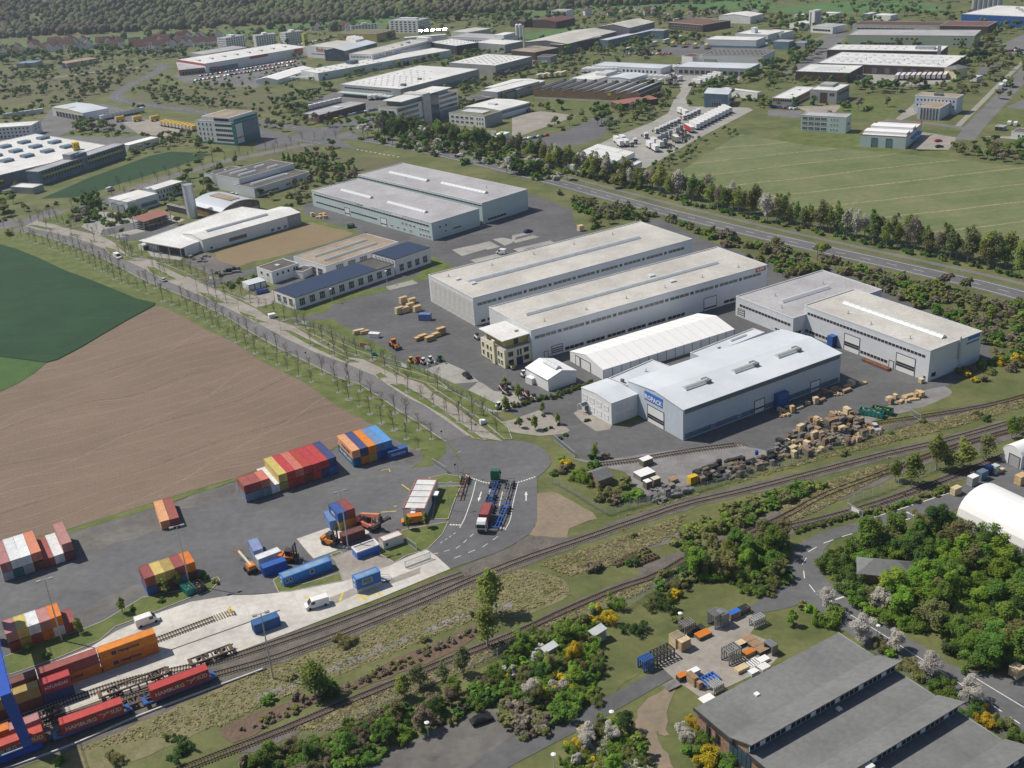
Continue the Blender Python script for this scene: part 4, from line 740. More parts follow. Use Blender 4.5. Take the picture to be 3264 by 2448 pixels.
# small gable building and tent hall
fr=(11.66,324.55,0.5460,11.11,12.85,4.25)
r=bld('gable_shed','small white gable building with curved rooflight beside the tent hall','shed',fr,wall='white_wall',roof='membrane',kind='gable',rise=1.7,axis='y',feats=[('s',.40,.58,.12,.72,4)])
fr=(6.50,330.29,0.7015,2.24,3.09,2.26)
bld('porch_shed','tiny white flat roofed lean-to in front of the small gable building','shed',fr,wall='white_wall',roof='membrane',par=.08)
fr=(30.12,330.66,0.5045,55.78,19.80,3.55)
r=bld('tent_hall','long white membrane tent hall between the central hall and the blue roof','tent hall',fr,wall='white_wall',roof='membrane',kind='gable',rise=2.1,over=.12,feats=[('d','B',.38,.66,0,.95,'white_wall'),('d','B',.70,.82,0,.95,'white_wall')])
n=15;b=MB()
for i in range(n+1):b.box(fr[3]*i/n-.07,fr[3]*i/n+.07,-.08,.02,0,fr[5]-.1)
b.build('posts','dark_trim',r)['kind']='stuff'
b=MB()
for i in range(1,n):
 x=fr[3]*i/n
 b.beam((x,-.1,fr[5]+.20),(x,fr[4]/2,fr[5]+2.32),.14,.05).beam((x,fr[4]/2,fr[5]+2.32),(x,fr[4]+.1,fr[5]+.20),.14,.05)
b.build('roof_seams','flashing',r)['kind']='stuff'
# ------------------------------------------------------------ solar office group
def solar(root,x0,x1,y0,y1,z,nx,ny,th=.12):
 w,d=(x1-x0)/nx,(y1-y0)/ny
 cell=MB().add([(-w/2+.05,-d/2+.06,.0),(w/2-.05,-d/2+.06,.0),(w/2-.05,d/2-.12,th),(-w/2+.05,d/2-.12,th),(-w/2+.05,-d/2+.06,.12),(w/2-.05,-d/2+.06,.12),(w/2-.05,d/2-.12,th+.12),(-w/2+.05,d/2-.12,th+.12)],[(0,3,2,1),(4,5,6,7),(0,1,5,4),(1,2,6,5),(2,3,7,6),(3,0,4,7)]).mesh('solar_panel','solar')
 for i in range(nx):
  for j in range(ny):put('solar_panel',cell,root,(x0+w*(i+.5),y0+d*(j+.5),z))
fr=(-84.20,418.21,0.7401,50.54,15.23,5.39)
r=bld('solar_office','long low white office with blue solar panels on its roof','office building',fr,wall='white_wall',roof='roof_dark',par=.3,trim='dark_trim',feats=[('w','A',.015,.985,.22,.78,10,.55,3),('w','B',.08,.92,.22,.78,3,.6,3)])
solar(r,.7,fr[3]*.83,.5,fr[4]-.5,fr[5]-.15,30,7)
fr=(-46.47,452.98,0.7559,20.19,15.32,7.20)
r=bld('solar_office','taller end block of the solar office with panels and round vents','office building',fr,wall='white_wall',roof='roof_dark',par=.3,trim='dark_trim',feats=[('w','A',.06,.94,.17,.58,4,.55,3)])
solar(r,.7,fr[3]-.7,.5,fr[4]-.5,fr[5]-.15,14,9)
for i in range(6):MB().tube((-.35,0,6.2),(0,0,6.2),.38,n=10).build('vent','galvanised',r,(0,fr[4]*(.1+.15*i),0))
fr=(-76.45,455.29,0.7601,40.86,23.79,5.60)
bld('workshop','white workshop with mossy brown flat roof and two long rooflights','workshop',fr,wall='white_wall',roof='roof_brown',par=.2,feats=[('s',.10,.82,.26,.33,16,'skylight_green'),('s',.12,.84,.60,.67,16,'skylight_green'),('w','A',.1,.9,.42,.80,5,.62,4,'pane_grey'),('w','B',.08,.5,.1,.66,2,.7,3)])
fr=(-99.32,452.80,0.7660,14.07,11.51,5.52)
bld('small_office','small white two storey cube with black flat roof beside the workshop','office building',fr,wall='white_wall',roof='roof_dark',par=.3,trim='frame_white',feats=[('k',.45,.55,.4,.6,.4,'skylight'),('w','A',.1,.7,.55,.78,3,.4),('w','A',.78,.96,.1,.8,2,.8),('w','B',.08,.9,.55,.78,2,.35),('w','B',.15,.85,.1,.35,2,.4,1,'shutter')])
fr=(-87.00,456.92,0.9946,7.35,5.72,3.20)
bld('link_block','low white link between cube office and workshop','annex',fr,wall='white_wall',roof='roof_dark',par=.2)
fr=(-108.32,445.72,0.6244,8.03,6.60,2.67)
bld('garage','small white triple garage with bluish roof behind the avenue','garage',fr,wall='white_wall',roof='roof_metal',par=.06,feats=[('d','A',.03,.31,0,.82,'shutter'),('d','A',.36,.64,0,.82,'shutter'),('d','A',.69,.97,0,.82,'shutter')])
# ------------------------------------------------------------ left group
fr=(-141.24,506.75,0.7353,55.22,18.08,6.06)
r=bld('long_hall','long white hall with grey ridged roof beside the stubble field','factory hall',fr,wall='white_wall',roof='roof_pale',kind='gable',rise=1.2,feats=[('w','A',.25,.43,.25,.55,1,1,1,'pane_grey'),('w','A',.66,.86,.12,.32,3,.5,3),('b','A',.86,1.0,.0,.98,'grey_wall'),('w','A',.88,.96,.6,.75,2,.4),('w','A',.06,.09,.12,.3,1,.8),('s',.12,.74,.36,.46,12)])
fr=(-148.03,502.09,0.9522,61.61,30.16,4.90)
r=bld('canopy_hall','flat roofed open loading hall joined to the long grey roofed hall','canopy',fr,wall='white_wall',roof='roof_pale',par=.2,feats=[('b','B',.05,.70,.02,.72,'steel_dark'),('b','B',.72,.98,.5,.9,'cyan_metal')])  # dark band on the closed wall stands for shade inside the open front
MB().box(-3,0,-.2,fr[4]+.2,4.5,4.9).build('canopy_roof','roof_pale',r)
for u in (.03,.3,.55,.7):MB().box(-2.9,-2.6,fr[4]*u-.15,fr[4]*u+.15,0,4.5).build('post','galvanised',r)
p=(-147.3,513.6)
tag(MB().tube((0,0,0),(0,0,4.6),.9,n=12).tube((0,0,4.6),(0,0,5),.9,.4,n=12).build('tank','white_wall',None,(*p,0)),'white upright tank beside the open loading hall','tank')
p=(-161.8,571.8)
r=tag(empty('silo_tower',p),'tall pale cement silo tower with railing on top','silo')
MB().tube((0,0,0),(0,0,17.6),2.5,n=16).build('shaft','roof_steel',r)
b=MB()
for i in range(14):
 a=2*PI*i/14;b.tube((2.7*math.cos(a),2.7*math.sin(a),17.6),(2.7*math.cos(a),2.7*math.sin(a),18.7),.06,n=4);a2=2*PI*(i+1)/14
 for z in (18.2,18.7):b.beam((2.7*math.cos(a),2.7*math.sin(a),z),(2.7*math.cos(a2),2.7*math.sin(a2),z),.06)
b.tube((0,0,17.5),(0,0,17.7),2.8,n=16).build('railing','galvanised',r)
for s in (-1,1):
 b=MB().tube((s*2.7,-.6,0),(s*2.7,-.6,17.8),.12,n=5).tube((s*2.7,.1,0),(s*2.7,.1,17.8),.12,n=5)
 for i in range(18):b.tube((s*2.7,-.6,i),(s*2.7,.1,i+.1),.05,n=4)
 b.build('ladder','galvanised',r)
fr=(-143.87,562.11,0.7874,23.37,29.39,4.50)
r=bld('barrel_hall','timber hall under a curved silver metal roof beside the silo','workshop',fr,wall='timber_wall',roof='roof_steel',kind='barrel',rise=3.0,axis='y',over=.6,feats=[('w','A',.22,.8,.72,1.1,6,.6,2),('b','A',.02,.98,.0,.55,'concrete_wall')])
MB().box(fr[3]*.36,fr[3]*.6,fr[4]*.12,fr[4]*.8,7.2,8.0).build('roof_vent','roof_brown',r)
fr=(-171.89,584.15,-0.7079,16.35,-1.20,3.60)
bld('dark_shed','dark open sided shed at the foot of the silo','shed',(-166.34,577.54,0.8300,1.89,18.32,3.40),wall='steel_dark',roof='roof_dark',par=.1)
fr=(-200.33,588.56,0.8705,19.56,18.47,6.38)
bld('flat_hall','white flat roofed hall behind the steel gantry frame','factory hall',fr,wall='white_metal',roof='roof_pale',par=.15,feats=[('b','A',.42,.95,.18,.5,'blue_grey_wall'),('d','A',.06,.12,0,.35,'pane'),('d','B',.2,.5,0,.6,'grey_wall'),('d','B',.55,.85,0,.6,'grey_wall')])
fr=(-191.30,612.10,0.9473,20.06,10.46,6.40)
bld('white_office','long white two storey office by the side road with pale flat roof','office building',fr,wall='white_wall',roof='roof_pale',par=.2,feats=[('w','A',.04,.96,.55,.8,9,.45),('w','A',.04,.96,.15,.4,7,.4),('w','B',.2,.8,.55,.8,2,.4),('k',.03,.06,.4,.6,.7,'flashing')])
# red roofed timber shelter
fr=(-181.56,551.47,0.9006,16.72,8.84,4.80)
x,y,yaw,L,W,H=fr
r=tag(empty('timber_shelter',(x,y),yaw),'open shelter with red brown roof stacked with timber','shelter')
MB().add([(-.4,-.6,H),(L+.4,-.6,H),(L+.4,W+.6,H+1),(-.4,W+.6,H+1),(-.4,-.6,H+.15),(L+.4,-.6,H+.15),(L+.4,W+.6,H+1.15),(-.4,W+.6,H+1.15)],[(0,3,2,1),(4,5,6,7),(0,1,5,4),(1,2,6,5),(2,3,7,6),(3,0,4,7)]).build('roof','roof_red',r)
for i in range(7):
 for yy in (.1,W-.1):MB().box(L*i/6-.12,L*i/6+.12,yy-.12,yy+.12,0,H+.8*(yy>1)).build('post','steel',r)
for z in (1.0,2.2,3.4):
 MB().box(0,L,.1,W-.1,z,z+.12).build('shelf','steel',r)
 b=MB()
 for k in range(10):b.cbox(rnd.uniform(L*.1,L*.9),rnd.uniform(.6,W-.6),z+.12,rnd.uniform(2,4.5),.5,rnd.uniform(.2,.6))
 o=b.build('timber','wood_mid' if z>1 else 'wood_pale',r)
 # steel gantry
r=tag(empty('steel_gantry',(-206.8,579.6),.75),'open steel gantry frame standing before the white flat roofed hall','gantry')
b=MB()
for x in (0,7.5,15):
 for y in (0,9):b.box(x-.15,x+.15,y-.15,y+.15,0,6.2)
b.build('posts','galvanised',r)
b=MB()
for y in (0,9):b.beam((0,y,6.3),(15,y,6.3),.3)
for x in (0,7.5,15):b.beam((x,0,6.3),(x,9,6.3),.25)
b.build('beams','galvanised',r)
fr=(-172.62,516.19,0.7314,8.27,4.65,2.45)
bld('carport','small white open carport on the lawn beside the loading hall','carport',fr,wall='white_wall',roof='roof_pale',par=.08,feats=[('b','A',.06,.46,.04,.82,'steel_dark'),('b','A',.54,.94,.04,.82,'steel_dark')])  # two dark bands paint the shade inside the open bays
fr=(-134.62,603.47,0.8600,40.67,17.35,5.50)
bld('black_roof_hall','grey hall with black flat roof and long rooflight, front block','factory hall',fr,wall='white_metal',roof='roof_dark',par=.25,feats=[('s',.12,.72,.42,.55,14),('k',.72,.76,.4,.55,.4,'skylight'),('r','A',.08,.42,.15,.38,8,'pane_grey'),('r','A',.55,.72,.3,.5,4,'pane_grey'),('r','A',.8,.86,.3,.5,2,'pane_grey')])
fr=(-144.83,615.74,0.8346,39.47,21.67,8.40)
bld('black_roof_hall','higher rear block with black flat roof and paired rooflights','factory hall',fr,wall='white_metal',roof='roof_dark',par=.25,feats=[('s',.12,.42,.25,.35,6),('s',.12,.42,.62,.72,6),('s',.62,.8,.2,.3,4),('s',.55,.72,.6,.7,4)])
fr=(-165.62,639.26,0.8567,20.95,7.53,6.20)
bld('black_roof_hall','small white office wing at the left of the black roofed hall','office building',fr,wall='white_wall',roof='roof_dark',par=.25,feats=[('w','B',.1,.9,.5,.75,2,.4),('k',.1,.14,.3,.5,.4,'skylight'),('k',.55,.6,.3,.5,.4,'skylight')])
# ------------------------------------------------------------ terminal buildings
fr=(-25.06,251.02,1.3904,15.82,6.11,3.13)
r=bld('terminal_building','white flat building with red roof edge beside the truck lanes','office building',fr,wall='white_wall',roof='roof_pale',par=.25,trim='roof_red',feats=[('k',.2*i-.004,.2*i+.004,.03,.97,.18,'skylight') for i in range(1,5)]+[('w','B',.15,.3,.5,.8,1,.8),('k',-.01,.03,.42,.62,.15,'membrane'),('d','A',.5,.62,0,.7,'paint_blue')])
MB().box(-1.2,0,fr[4]*.42,fr[4]*.62,0,2.4).build('porch','white_wall',r);MB().box(fr[3]*.5,fr[3]*.64,-1.6,0,2.3,2.55).build('porch','membrane',r)
def cabin(label,fr,col,roofc,feats=(),name='site_cabin'):
 return bld(name,label,'cabin',fr,wall=col,roof=roofc,par=.1,trim=col,feats=feats)
mat('cabin_blue',(.045,.19,.53),rough=.45,var=.06,stripe=[(0,.5,(.035,.15,.44),.6,.4)]);mat('cabin_roof',(.20,.30,.45),rough=.5,var=.2,scale=.5);mat('cabin_white',(.62,.61,.57),rough=.6,var=.08)
cabin('long bright blue office cabin with three windows on the grass island',(-58.22,223.88,0.5301,12.71,2.76,2.63),'cabin_blue','cabin_roof',[('w','A',.03,.19,.42,.82,2,.55),('w','A',.53,.64,.42,.82,1,.75),('w','B',.3,.7,.4,.8,1,.8)])
fr=(-39.98,219.02,0.5030,6.32,2.53,3.95)
r=cabin('blue gate booth on a concrete plinth beside the rail tracks',fr,'cabin_blue','cabin_roof',[('w','A',.25,.64,.55,.85,1,1,1,'pane_grey'),('w','B',.2,.7,.5,.85,1,.9,1,'pane_grey'),('b','A',-.005,1.005,0,.28,'concrete_wall'),('b','B',-.005,1.005,0,.28,'concrete_wall')])
b=MB()
for i in range(6):b.box(fr[3]+.3+i*.4,fr[3]+.7+i*.4,.3,1.5,1.1-i*.2,1.2-i*.2)
for y in (.3,1.5):b.beam((fr[3],y,2.2),(fr[3]+2.7,y,1.1),.06).beam((fr[3]+2.7,y,0),(fr[3]+2.7,y,1.1),.06)
b.build('stairs','galvanised',r)
fr=(-41.40,233.55,0.5244,6.25,3.23,2.30)
bld('site_cabin','deep blue flat box with white rim and gravelled top','cabin',fr,wall='paint_brightblue',roof='roof_gravel',par=.3,trim='frame_white')
bld('site_cabin','off white site cabin with stained pale roof beside the blue box','cabin',(-35.09,237.13,0.5134,5.67,2.76,2.59),wall='cabin_white',roof='roof_pale',par=.08,trim='roof_red',feats=[('w','A',.08,.24,.4,.75,1,.9)])
# ------------------------------------------------------------ lower right works
fr=(30.86,165.83,-1.0420,11.92,38.20,5.60)
x,y,yaw,L,W,H=fr
r=tag(empty('saw_roof_hall',(x,y),yaw),'brick factory with three grey roof decks and clerestory windows','factory hall')
p_,d_=14.6,9.6
prof=[]
for i in range(4):prof+=[(i*p_,H-.6),(i*p_+d_,H-.2),(i*p_+p_+.7,H+2.35),(i*p_+p_+.7,H+2.1),(i*p_+p_,H+1.9)]
MB().yprof([(0,-.5)]+[(a,z-.25) for a,z in prof[:19]]+[(4*p_-.7,-.5)],.25,W-.25).build('wall','brick_wall',r)
for i in range(4):
 x0=i*p_
 MB().yprof([(x0-.35*(i==0),H-.62),(x0+d_,H-.2),(x0+d_,H+.02),(x0-.35*(i==0),H-.38)],-.3,W+.3).build('roof_deck','roof_felt',r)
 MB().yprof([(x0+d_,H-.2),(x0+p_+.9,H+2.2),(x0+p_+.9,H+2.42),(x0+d_,H+.02)],-.3,W+.9).build('roof_slope','roof_metal' if 0 else 'roof_felt',r)
 MB().box(x0-.3,x0+p_-4,-.45,-.28,H-.75,H-.1).build('gutter','steel_dark',r);MB().box(x0-.3,x0+p_-4,W+.28,W+.45,H-.75,H-.1).build('gutter','galvanised',r)
 if i<3:
  n=30
  cell=MB().box(0,.06,.06,W/n-.06,H+.15,H+1.55).mesh('window','pane');fc=MB().box(0,.1,.02,W/n-.02,H+.05,H+1.7).mesh('window_panel','white_wall')
  MB().box(x0+p_-.3,x0+p_+.02,0,W,H-.6,H+1.6).build('clerestory','blue_grey_wall',r)
  for k in range(n):
   if k%5==2:put('window_panel',fc,r,(x0+p_+.0,k*W/n,0))
   else:put('window',cell,r,(x0+p_+.03,k*W/n,0))
  b=MB()
  for k in range(n+1):b.box(x0+p_+.02,x0+p_+.16,k*W/n-.05,k*W/n+.05,H+.05,H+1.7)
  b.build('mullions','cyan_metal',r)['kind']='stuff'
for i in range(2):MB().box(-1.2,1.2,-.06,.02,1.2,3.6).build('window','pane',r,(3.4+i*2.6,0,0)).scale=(.32,1,1)
for k in range(5):MB().box(-.5,.5,-.1,0,.8,4.6).build('window','pane_blue',r,(d_+.2+k*1.15,.2,0))
for a,c in ((3.5,.3),(15.5,.55),(31,.4)):MB().box(a,a+.9,W*c,W*c+.9,H-.3,H+.1).build('skylight','membrane',r)
MB().box(p_*2-.4,p_*2+2,W*.32,W*.32+1.7,H+.9,H+1.9).build('vent_box','roof_pale',r)
fr=(107.06,230.87,-1.0577,18.54,15.22,3.20)
r=bld('arch_tent','big white round arched tent hall above the woodland','tent hall',fr,wall='grey_wall',roof='membrane',kind='arch',rise=5.2,over=.1)
b=MB()
for i in range(40):b.box(i*fr[3]/40,i*fr[3]/40+.12,-.09,.0,0,3.1)
b.build('wall_ribs','white_wall',r)['kind']='stuff'
fr=(133.81,255.05,0.4442,15.16,6.14,4.00)
bld('arch_shed','white round topped shed with grey gate at the picture edge','shed',fr,wall='white_wall',roof='membrane',kind='barrel',rise=1.7,over=.1,feats=[('d','B',.1,.62,0,.8,'grey_wall')])
def hip(name,label,fr,wall,roof,rise,over=.8):
 x,y,yaw,L,W,H=fr;r=tag(empty(name,(x,y),yaw),label,'house')
 MB().box(0,L,0,W,-.5,H).build('wall',wall,r);i=min(L,W)/2;o=over
 v=[(-o,-o,H),(L+o,-o,H),(L+o,W+o,H),(-o,W+o,H)]+([(i,W/2,H+rise),(L-i,W/2,H+rise)] if L>=W else [(L/2,i,H+rise),(L/2,W-i,H+rise)])
 f=[(0,1,5,4),(1,2,5),(2,3,4,5),(3,0,4)] if L>=W else [(0,1,4),(1,2,5,4),(2,3,5),(3,0,4,5)]
 MB().add(v,f+[(3,2,1,0)]).build('roof',roof,r);return r
r=hip('gatehouse','brick pavilion with grey hipped roof half hidden in the woodland',(76.42,209.62,-0.2926,11.03,5.50,3.00),'brick_wall','roof_felt',2.0)
fr=(21.41,260.75,0.4958,4.44,5.07,2.60)
r=bld('brick_hut','small brick hut with grey gable roof among bushes by the gravel yard','hut',fr,wall='brick_wall',roof='roof_felt',kind='gable',rise=1.2,over=.6)
for q,l in (((3.29,189.60,0.4786,2.75,1.83,2.20),'left'),((14.11,194.09,0.5112,2.88,2.08,2.20),'right')):
 bld('transformer_hut','small grey corrugated hut in the shrubs, %s one of two'%l,'hut',q,wall='grey_wall',roof='galvanised',kind='shed',rise=.5,axis='y')

 # ------------------------------------------------------------ buildings farther off
def fb(label,fr,wall,roof,feats=(),cat='building',name='industrial_building',**k):
 return bld(name,label,cat,fr,wall=wall,roof=roof,feats=feats,**k)
 # top left: post depot
fr=(-276.97,669.61,1.1210,75.07,10.50,8.75)
r=fb('blue grey office strip with yellow bands beside the small dark crop field',fr,'blue_grey_wall','roof_grey',[('b','A',.04,.48,.55,.64,'paint_gold'),('b','A',.54,.97,.55,.64,'paint_gold'),('q','A',.03,.48,.70,.88,14,.6),('q','A',.54,.98,.70,.88,14,.6),('q','A',.03,.48,.32,.5,14,.6),('q','A',.54,.98,.32,.5,14,.6),('k',.44,.56,.1,1.0,2.6,'blue_grey_wall'),('k',.40,.5,.3,.9,3.4,'roof_grey')],'office building','office_building')
fr=(-305.76,665.71,0.8571,87.92,104.11,8.00)
r=fb('wide white roofed sorting hall with rows of slanted rooflights behind the blue grey office',fr,'grey_dark_wall','roof_pale',[('k',.3+.16*i+.05*j,.38+.16*i+.05*j,.30+.22*j,.36+.22*j,1.6,'blue_grey_wall') for i in range(4) for j in range(3)],'depot','sorting_hall')
b=MB().box(-2.2,2.2,-2.2,2.2,0,4.4);s=tag(b.build('roof_sign','paint_gold',None,(*(-275.0,733.1),8.3),.5),'yellow cube sign with black horn emblem on the sorting hall roof','sign')
for f,a in ((0,0),(1,-PI/2)):
 h=MB()
 for i in range(10):
  t,t2=PI*1.5*i/10,PI*1.5*(i+1)/10;h.tube((math.cos(t)*.9-.3,0,2.2+math.sin(t)*.9),(math.cos(t2)*.9-.3,0,2.2+math.sin(t2)*.9),.18,n=5)
 h.tube((-.3,0,1.3),(1.6,0,1.6),.15,.45,n=5).tube((.6,0,2.2),(1.6,0,3.1),.15,n=5)
 h.build('horn_emblem','paint_black',s,(0,-2.25,0) if f==0 else (-2.25,0,0),a)
fb('bright white flat canopy over the depot loading lane',(-246.91,752.37,0.9518,25.41,8.32,4.50),'white_wall','membrane',cat='canopy',name='canopy',par=.05)
fr=(-319.08,880.63,0.7774,21.58,54.12,6.50)
fb('depot hall with light blue metal roof and yellow stripe beside parked white trucks',fr,'white_metal','roof_metal',[('b','B',.1,.95,.85,.95,'paint_gold'),('d','B',.1,.17,0,.6,'steel_dark')]+[('d','B',.2+.1*i,.27+.1*i,0,.6,'steel_dark') for i in range(7)]+[('k',.05*i,.05*i+.3,.5,.52,.1,'flashing') for i in range(3)],'depot','depot_hall',kind='gable',rise=1)
fb('white three storey block with small windows at the left picture edge',(-341.01,831.72,1.5588,18.12,36.01,8.50),'white_wall','roof_pale',[('w','B',.05,.7,.12+.3*j,.27+.3*j,8,.5) for j in range(3)]+[('w','A',.2,.9,.45+.25*j,.6+.25*j,2,.4) for j in range(2)],'office building','office_building')
fb('small flat canopy building below the depot hall',(-273.92,648.55,1.1472,8.53,17.23,4.00),'grey_wall','roof_pale',cat='shed',name='shed')
fr=(-173.19,747.72,1.0115,23.68,35.30,15.53)
r=fb('five storey white and teal office tower at the road junction',fr,'white_wall','roof_brown',[('r','B',.03,.5,.16+.21*j,.27+.21*j,9) for j in range(4)]+[('w','B',.56,.97,.16+.21*j,.28+.21*j,4,.35) for j in range(4)]+[('b','A',.02,.98,0,1.12,'teal_wall'),('b','A',.05,.32,.08,.9,'white_wall',.08),('b','A',.06,.31,.28,.36,'paint_orange',.11),('b','A',.36,.98,.3,.9,'blue_grey_wall',.1),('b','B',0,1,0,.09,'teal_wall'),('b','B',-.01,.06,.05,1,'teal_wall')],'office building','office_tower')
L,W,H=fr[3:];MB().box(.2,L-.1,W*.1,W*.82,H-.4,H+3).build('penthouse','white_wall',r);MB().box(.6,L-.6,W*.13,W*.79,H+2.9,H+3.05).build('penthouse_roof','roof_brown',r);MB().box(-.05,.25,W*.12,W*.5,H+.5,H+2.2).build('window','pane',r)
# shopping mile
fr=(-271.91,1097.44,0.6943,114.64,58.97,9.00)
fb('very long pale roofed shopping hall with red fascia beyond the car park',fr,'white_wall','roof_pale',[('b','A',.03,.3,.05,.5,'blue_grey_wall'),('b','A',.42,.6,.7,.98,'paint_red'),('b','A',.86,.95,.4,.95,'paint_red'),('b','B',0,1,.75,.98,'paint_red')]+[('k',.12*i+.05,.12*i+.07,.4,.5,1.2,'flashing') for i in range(8)],'store','shopping_hall')
fb('low wedge shaped store front with red wall and white roof edge',(-296.27,1092.25,0.2841,39.91,59.90,5.50),'roof_red','roof_grey',[('r','A',.05,.95,.1,.6,12)],'store','store',trim='frame_white')
fb('grey green roofed hall behind the shopping mile',(-292.81,1183.65,0.7471,51.67,29.59,7.00),'grey_wall','roof_grey',cat='store',name='store')
fr=(-150.02,1131.94,0.8417,39.93,45.00,11.00)
r=fb('white furniture store block with big red sign facing the car park',fr,'white_wall','roof_gravel',[('t','B',.5,.72,6.0,'finke','paint_red',15),('b','B',.42,.84,.30,.36,'paint_navy'),('b','B',.18,.42,.12,.36,'green_wall'),('b','B',-.02,.12,.1,.75,'pane_blue')],'store','furniture_store')
fb('blue glass entrance hall of the furniture store',(-139.33,1111.33,1.0256,52.89,24.90,10.00),'pane_blue','roof_metal',kind='gable',rise=2.5,cat='store',name='entrance_hall')
fr=(-108.90,1066.02,0.9474,91.25,28.37,11.00)
fb('white furniture store wing with rows of small square windows',fr,'white_wall','roof_gravel',[('q','A',.02,.2,.68,.86,6,.45),('q','A',.34,.88,.70,.86,26,.45),('q','B',.04,.92,.66,.84,14,.5),('t','A',.27,.78,3.6,'finke','paint_red',9),('t','A',.95,.8,3.6,'finke','paint_red',9),('k',.93,1,0,.5,3.2,'white_wall'),('k',.75,.78,.4,.5,1.5,'grey_wall'),('k',.6,.62,.3,.36,1.2,'grey_wall'),('k',.45,.47,.3,.36,1,'flashing')],'store','furniture_store')
fr=(-151.54,1003.89,0.6587,146.47,30.56,6.50)
fb('long low white store with notched wall below the furniture store',fr,'white_metal','roof_pale',[('w','A',.04,.07,.5,.7,1,.8),('d','A',.03,.045,0,.35,'steel_dark'),('d','A',.62,.66,0,.5,'steel_dark'),('q','A',.39,.46,.55,.72,4,.4),('k',.3,.36,.55,.8,3,'pane_blue')]+[('o',.03,.5,.1,.9,6,3,2.2)],'store','store')
fb('white event tent beside the car park of the stores',(-186.76,998.33,1.1490,59.80,22.68,4.00),'white_wall','membrane',kind='gable',rise=2,cat='tent',name='event_tent')
for i in range(6):
 p=Vector((-187.4,1017.1))*(1-i/6)+Vector((-158.8,1002.1))*(i/6)
 tag(MB().xprof([(-1.2,3),(0,3.9),(1.2,3),(1.2,2.9),(-1.2,2.9)],0,9).box(0,.15,-1,-.85,0,3).box(8.8,9,-1,-.85,0,3).build('canopy','membrane',None,(p.x,p.y,0),.9),'white striped canopy before the low store, %s from the left'%ordinal(i+1),'canopy','striped canopies before the low store')
fr=(-70.33,875.66,0.8688,94.51,68.63,9.00)
fb('huge pale roofed wholesale hall with a grid of rooflights',fr,'grey_wall','roof_pale',[('r','B',.15,.92,.66,.80,16),('o',.06,.52,.12,.9,6,8,2.2,'membrane'),('o',.55,.8,.45,.9,3,4,2.2,'membrane'),('b','A',.02,.98,.1,.45,'blue_grey_wall'),('k',.12,.15,.1,.16,1.6,'grey_dark_wall'),('k',.4,.42,.2,.25,1.2,'grey_dark_wall'),('b','B',.12,.98,.30,.38,'cyan_metal',5)],'warehouse','wholesale_hall')
fb('pale roofed warehouse right of the wholesale hall',(4.61,960.84,0.8503,49.35,53.54,9.00),'grey_wall','roof_pale',[('o',.1,.9,.1,.9,7,6,1.6),('b','A',.02,.98,.15,.5,'blue_grey_wall')],'warehouse','warehouse')
fr=(-124.94,809.63,0.8945,47.24,17.58,5.50)
fb('low brown shop with dark glass front at the junction',fr,'brown_wall','roof_grey',[('b','B',.05,.95,0,.95,'brick_wall'),('b','B',.3,.9,.5,.85,'white_wall',.08),('k',.5,.62,.3,.8,.5,'skylight')],'shop','shop')
fr=(-64.91,758.45,0.9253,67.20,16.64,15.75)
F_=[('b','A',0,1,0,.32,'blue_grey_wall'),('b','B',0,1,.30,.42,'pane_blue'),('b','B',0,1,.12,.2,'paint_orange'),('b','B',0,1,0,.12,'pane_blue')]+[('r','A',.02,.34,.36+.22*j,.48+.22*j,10) for j in range(3)]+[('r','A',.68,.98,.36+.22*j,.48+.22*j,10) for j in range(3)]+[('w','B',.1,.9,.52+.22*j,.64+.22*j,2,.75) for j in range(2)]+[('q','A',.02,.98,.05,.2,24,.5)]
r=fb('white and blue five storey office block with glazed stair tower',fr,'white_wall','roof_moss',F_,'office building','office_block')
L,W,H=fr[3:];MB().box(L*.12,L*.85,.8,W-.8,H-.4,H+2.8).build('penthouse','blue_grey_wall',r);MB().box(L*.08,L*.9,-.4,W+.4,H+2.8,H+3.2).build('penthouse_roof','roof_pale',r);MB().box(L*.40,L*.52,-1.2,W,0,H+4.2).build('stair_tower','concrete_wall',r);MB().box(L*.53,L*.66,-.8,1,0,H+2).build('glass_stair','pane_blue',r)
fr=(-5.89,749.83,0.8825,18.76,31.85,8.00)
fb('white two storey block with moss roof and grey end beside the highway trees',fr,'white_wall','roof_moss',[('w','B',.3,.97,.62,.80,5,.6,2),('w','B',.3,.97,.24,.42,5,.6,2),('w','B',.03,.25,.62,.80,3,.5),('w','B',.03,.25,.24,.42,3,.5),('b','A',0,1,0,.97,'grey_wall'),('k',.3,.75,.2,.8,.8,'flashing')],'office building','office_building')
fb('low white block with moss covered roof and white awning',(-5.18,707.01,1.0528,12.61,24.68,4.20),'white_wall','roof_moss',[('w','B',.1,.8,.2,.55,4,.5)],'office building','office_building')
fb('white flat awning beside the low moss roofed block',(1.92,700.89,1.0196,15.46,6.73,3.60),'white_wall','membrane',cat='canopy',name='canopy',par=.05)
fb('pale roofed workshop with blue wall band behind the moss roofed offices',(4.98,775.76,0.8101,31.45,33.84,6.00),'white_metal','roof_pale',[('b','A',0,1,.55,.85,'blue_grey_wall'),('b','B',0,1,.55,.9,'blue_grey_wall'),('k',.3,.4,.4,.6,.8,'flashing')],'workshop','workshop',kind='gable',rise=.8)
fb('grey concrete workshop with pale roof above the shrubs',(4.16,840.92,0.8050,48.04,17.06,7.50),'grey_wall','roof_pale',[('r','A',.1,.8,.6,.75,8)],'workshop','workshop')
fb('dark flat shed before the grey concrete workshop',(-12.07,830.55,0.6674,14.00,12.10,4.50),'roof_tile','roof_dark',cat='shed',name='shed')
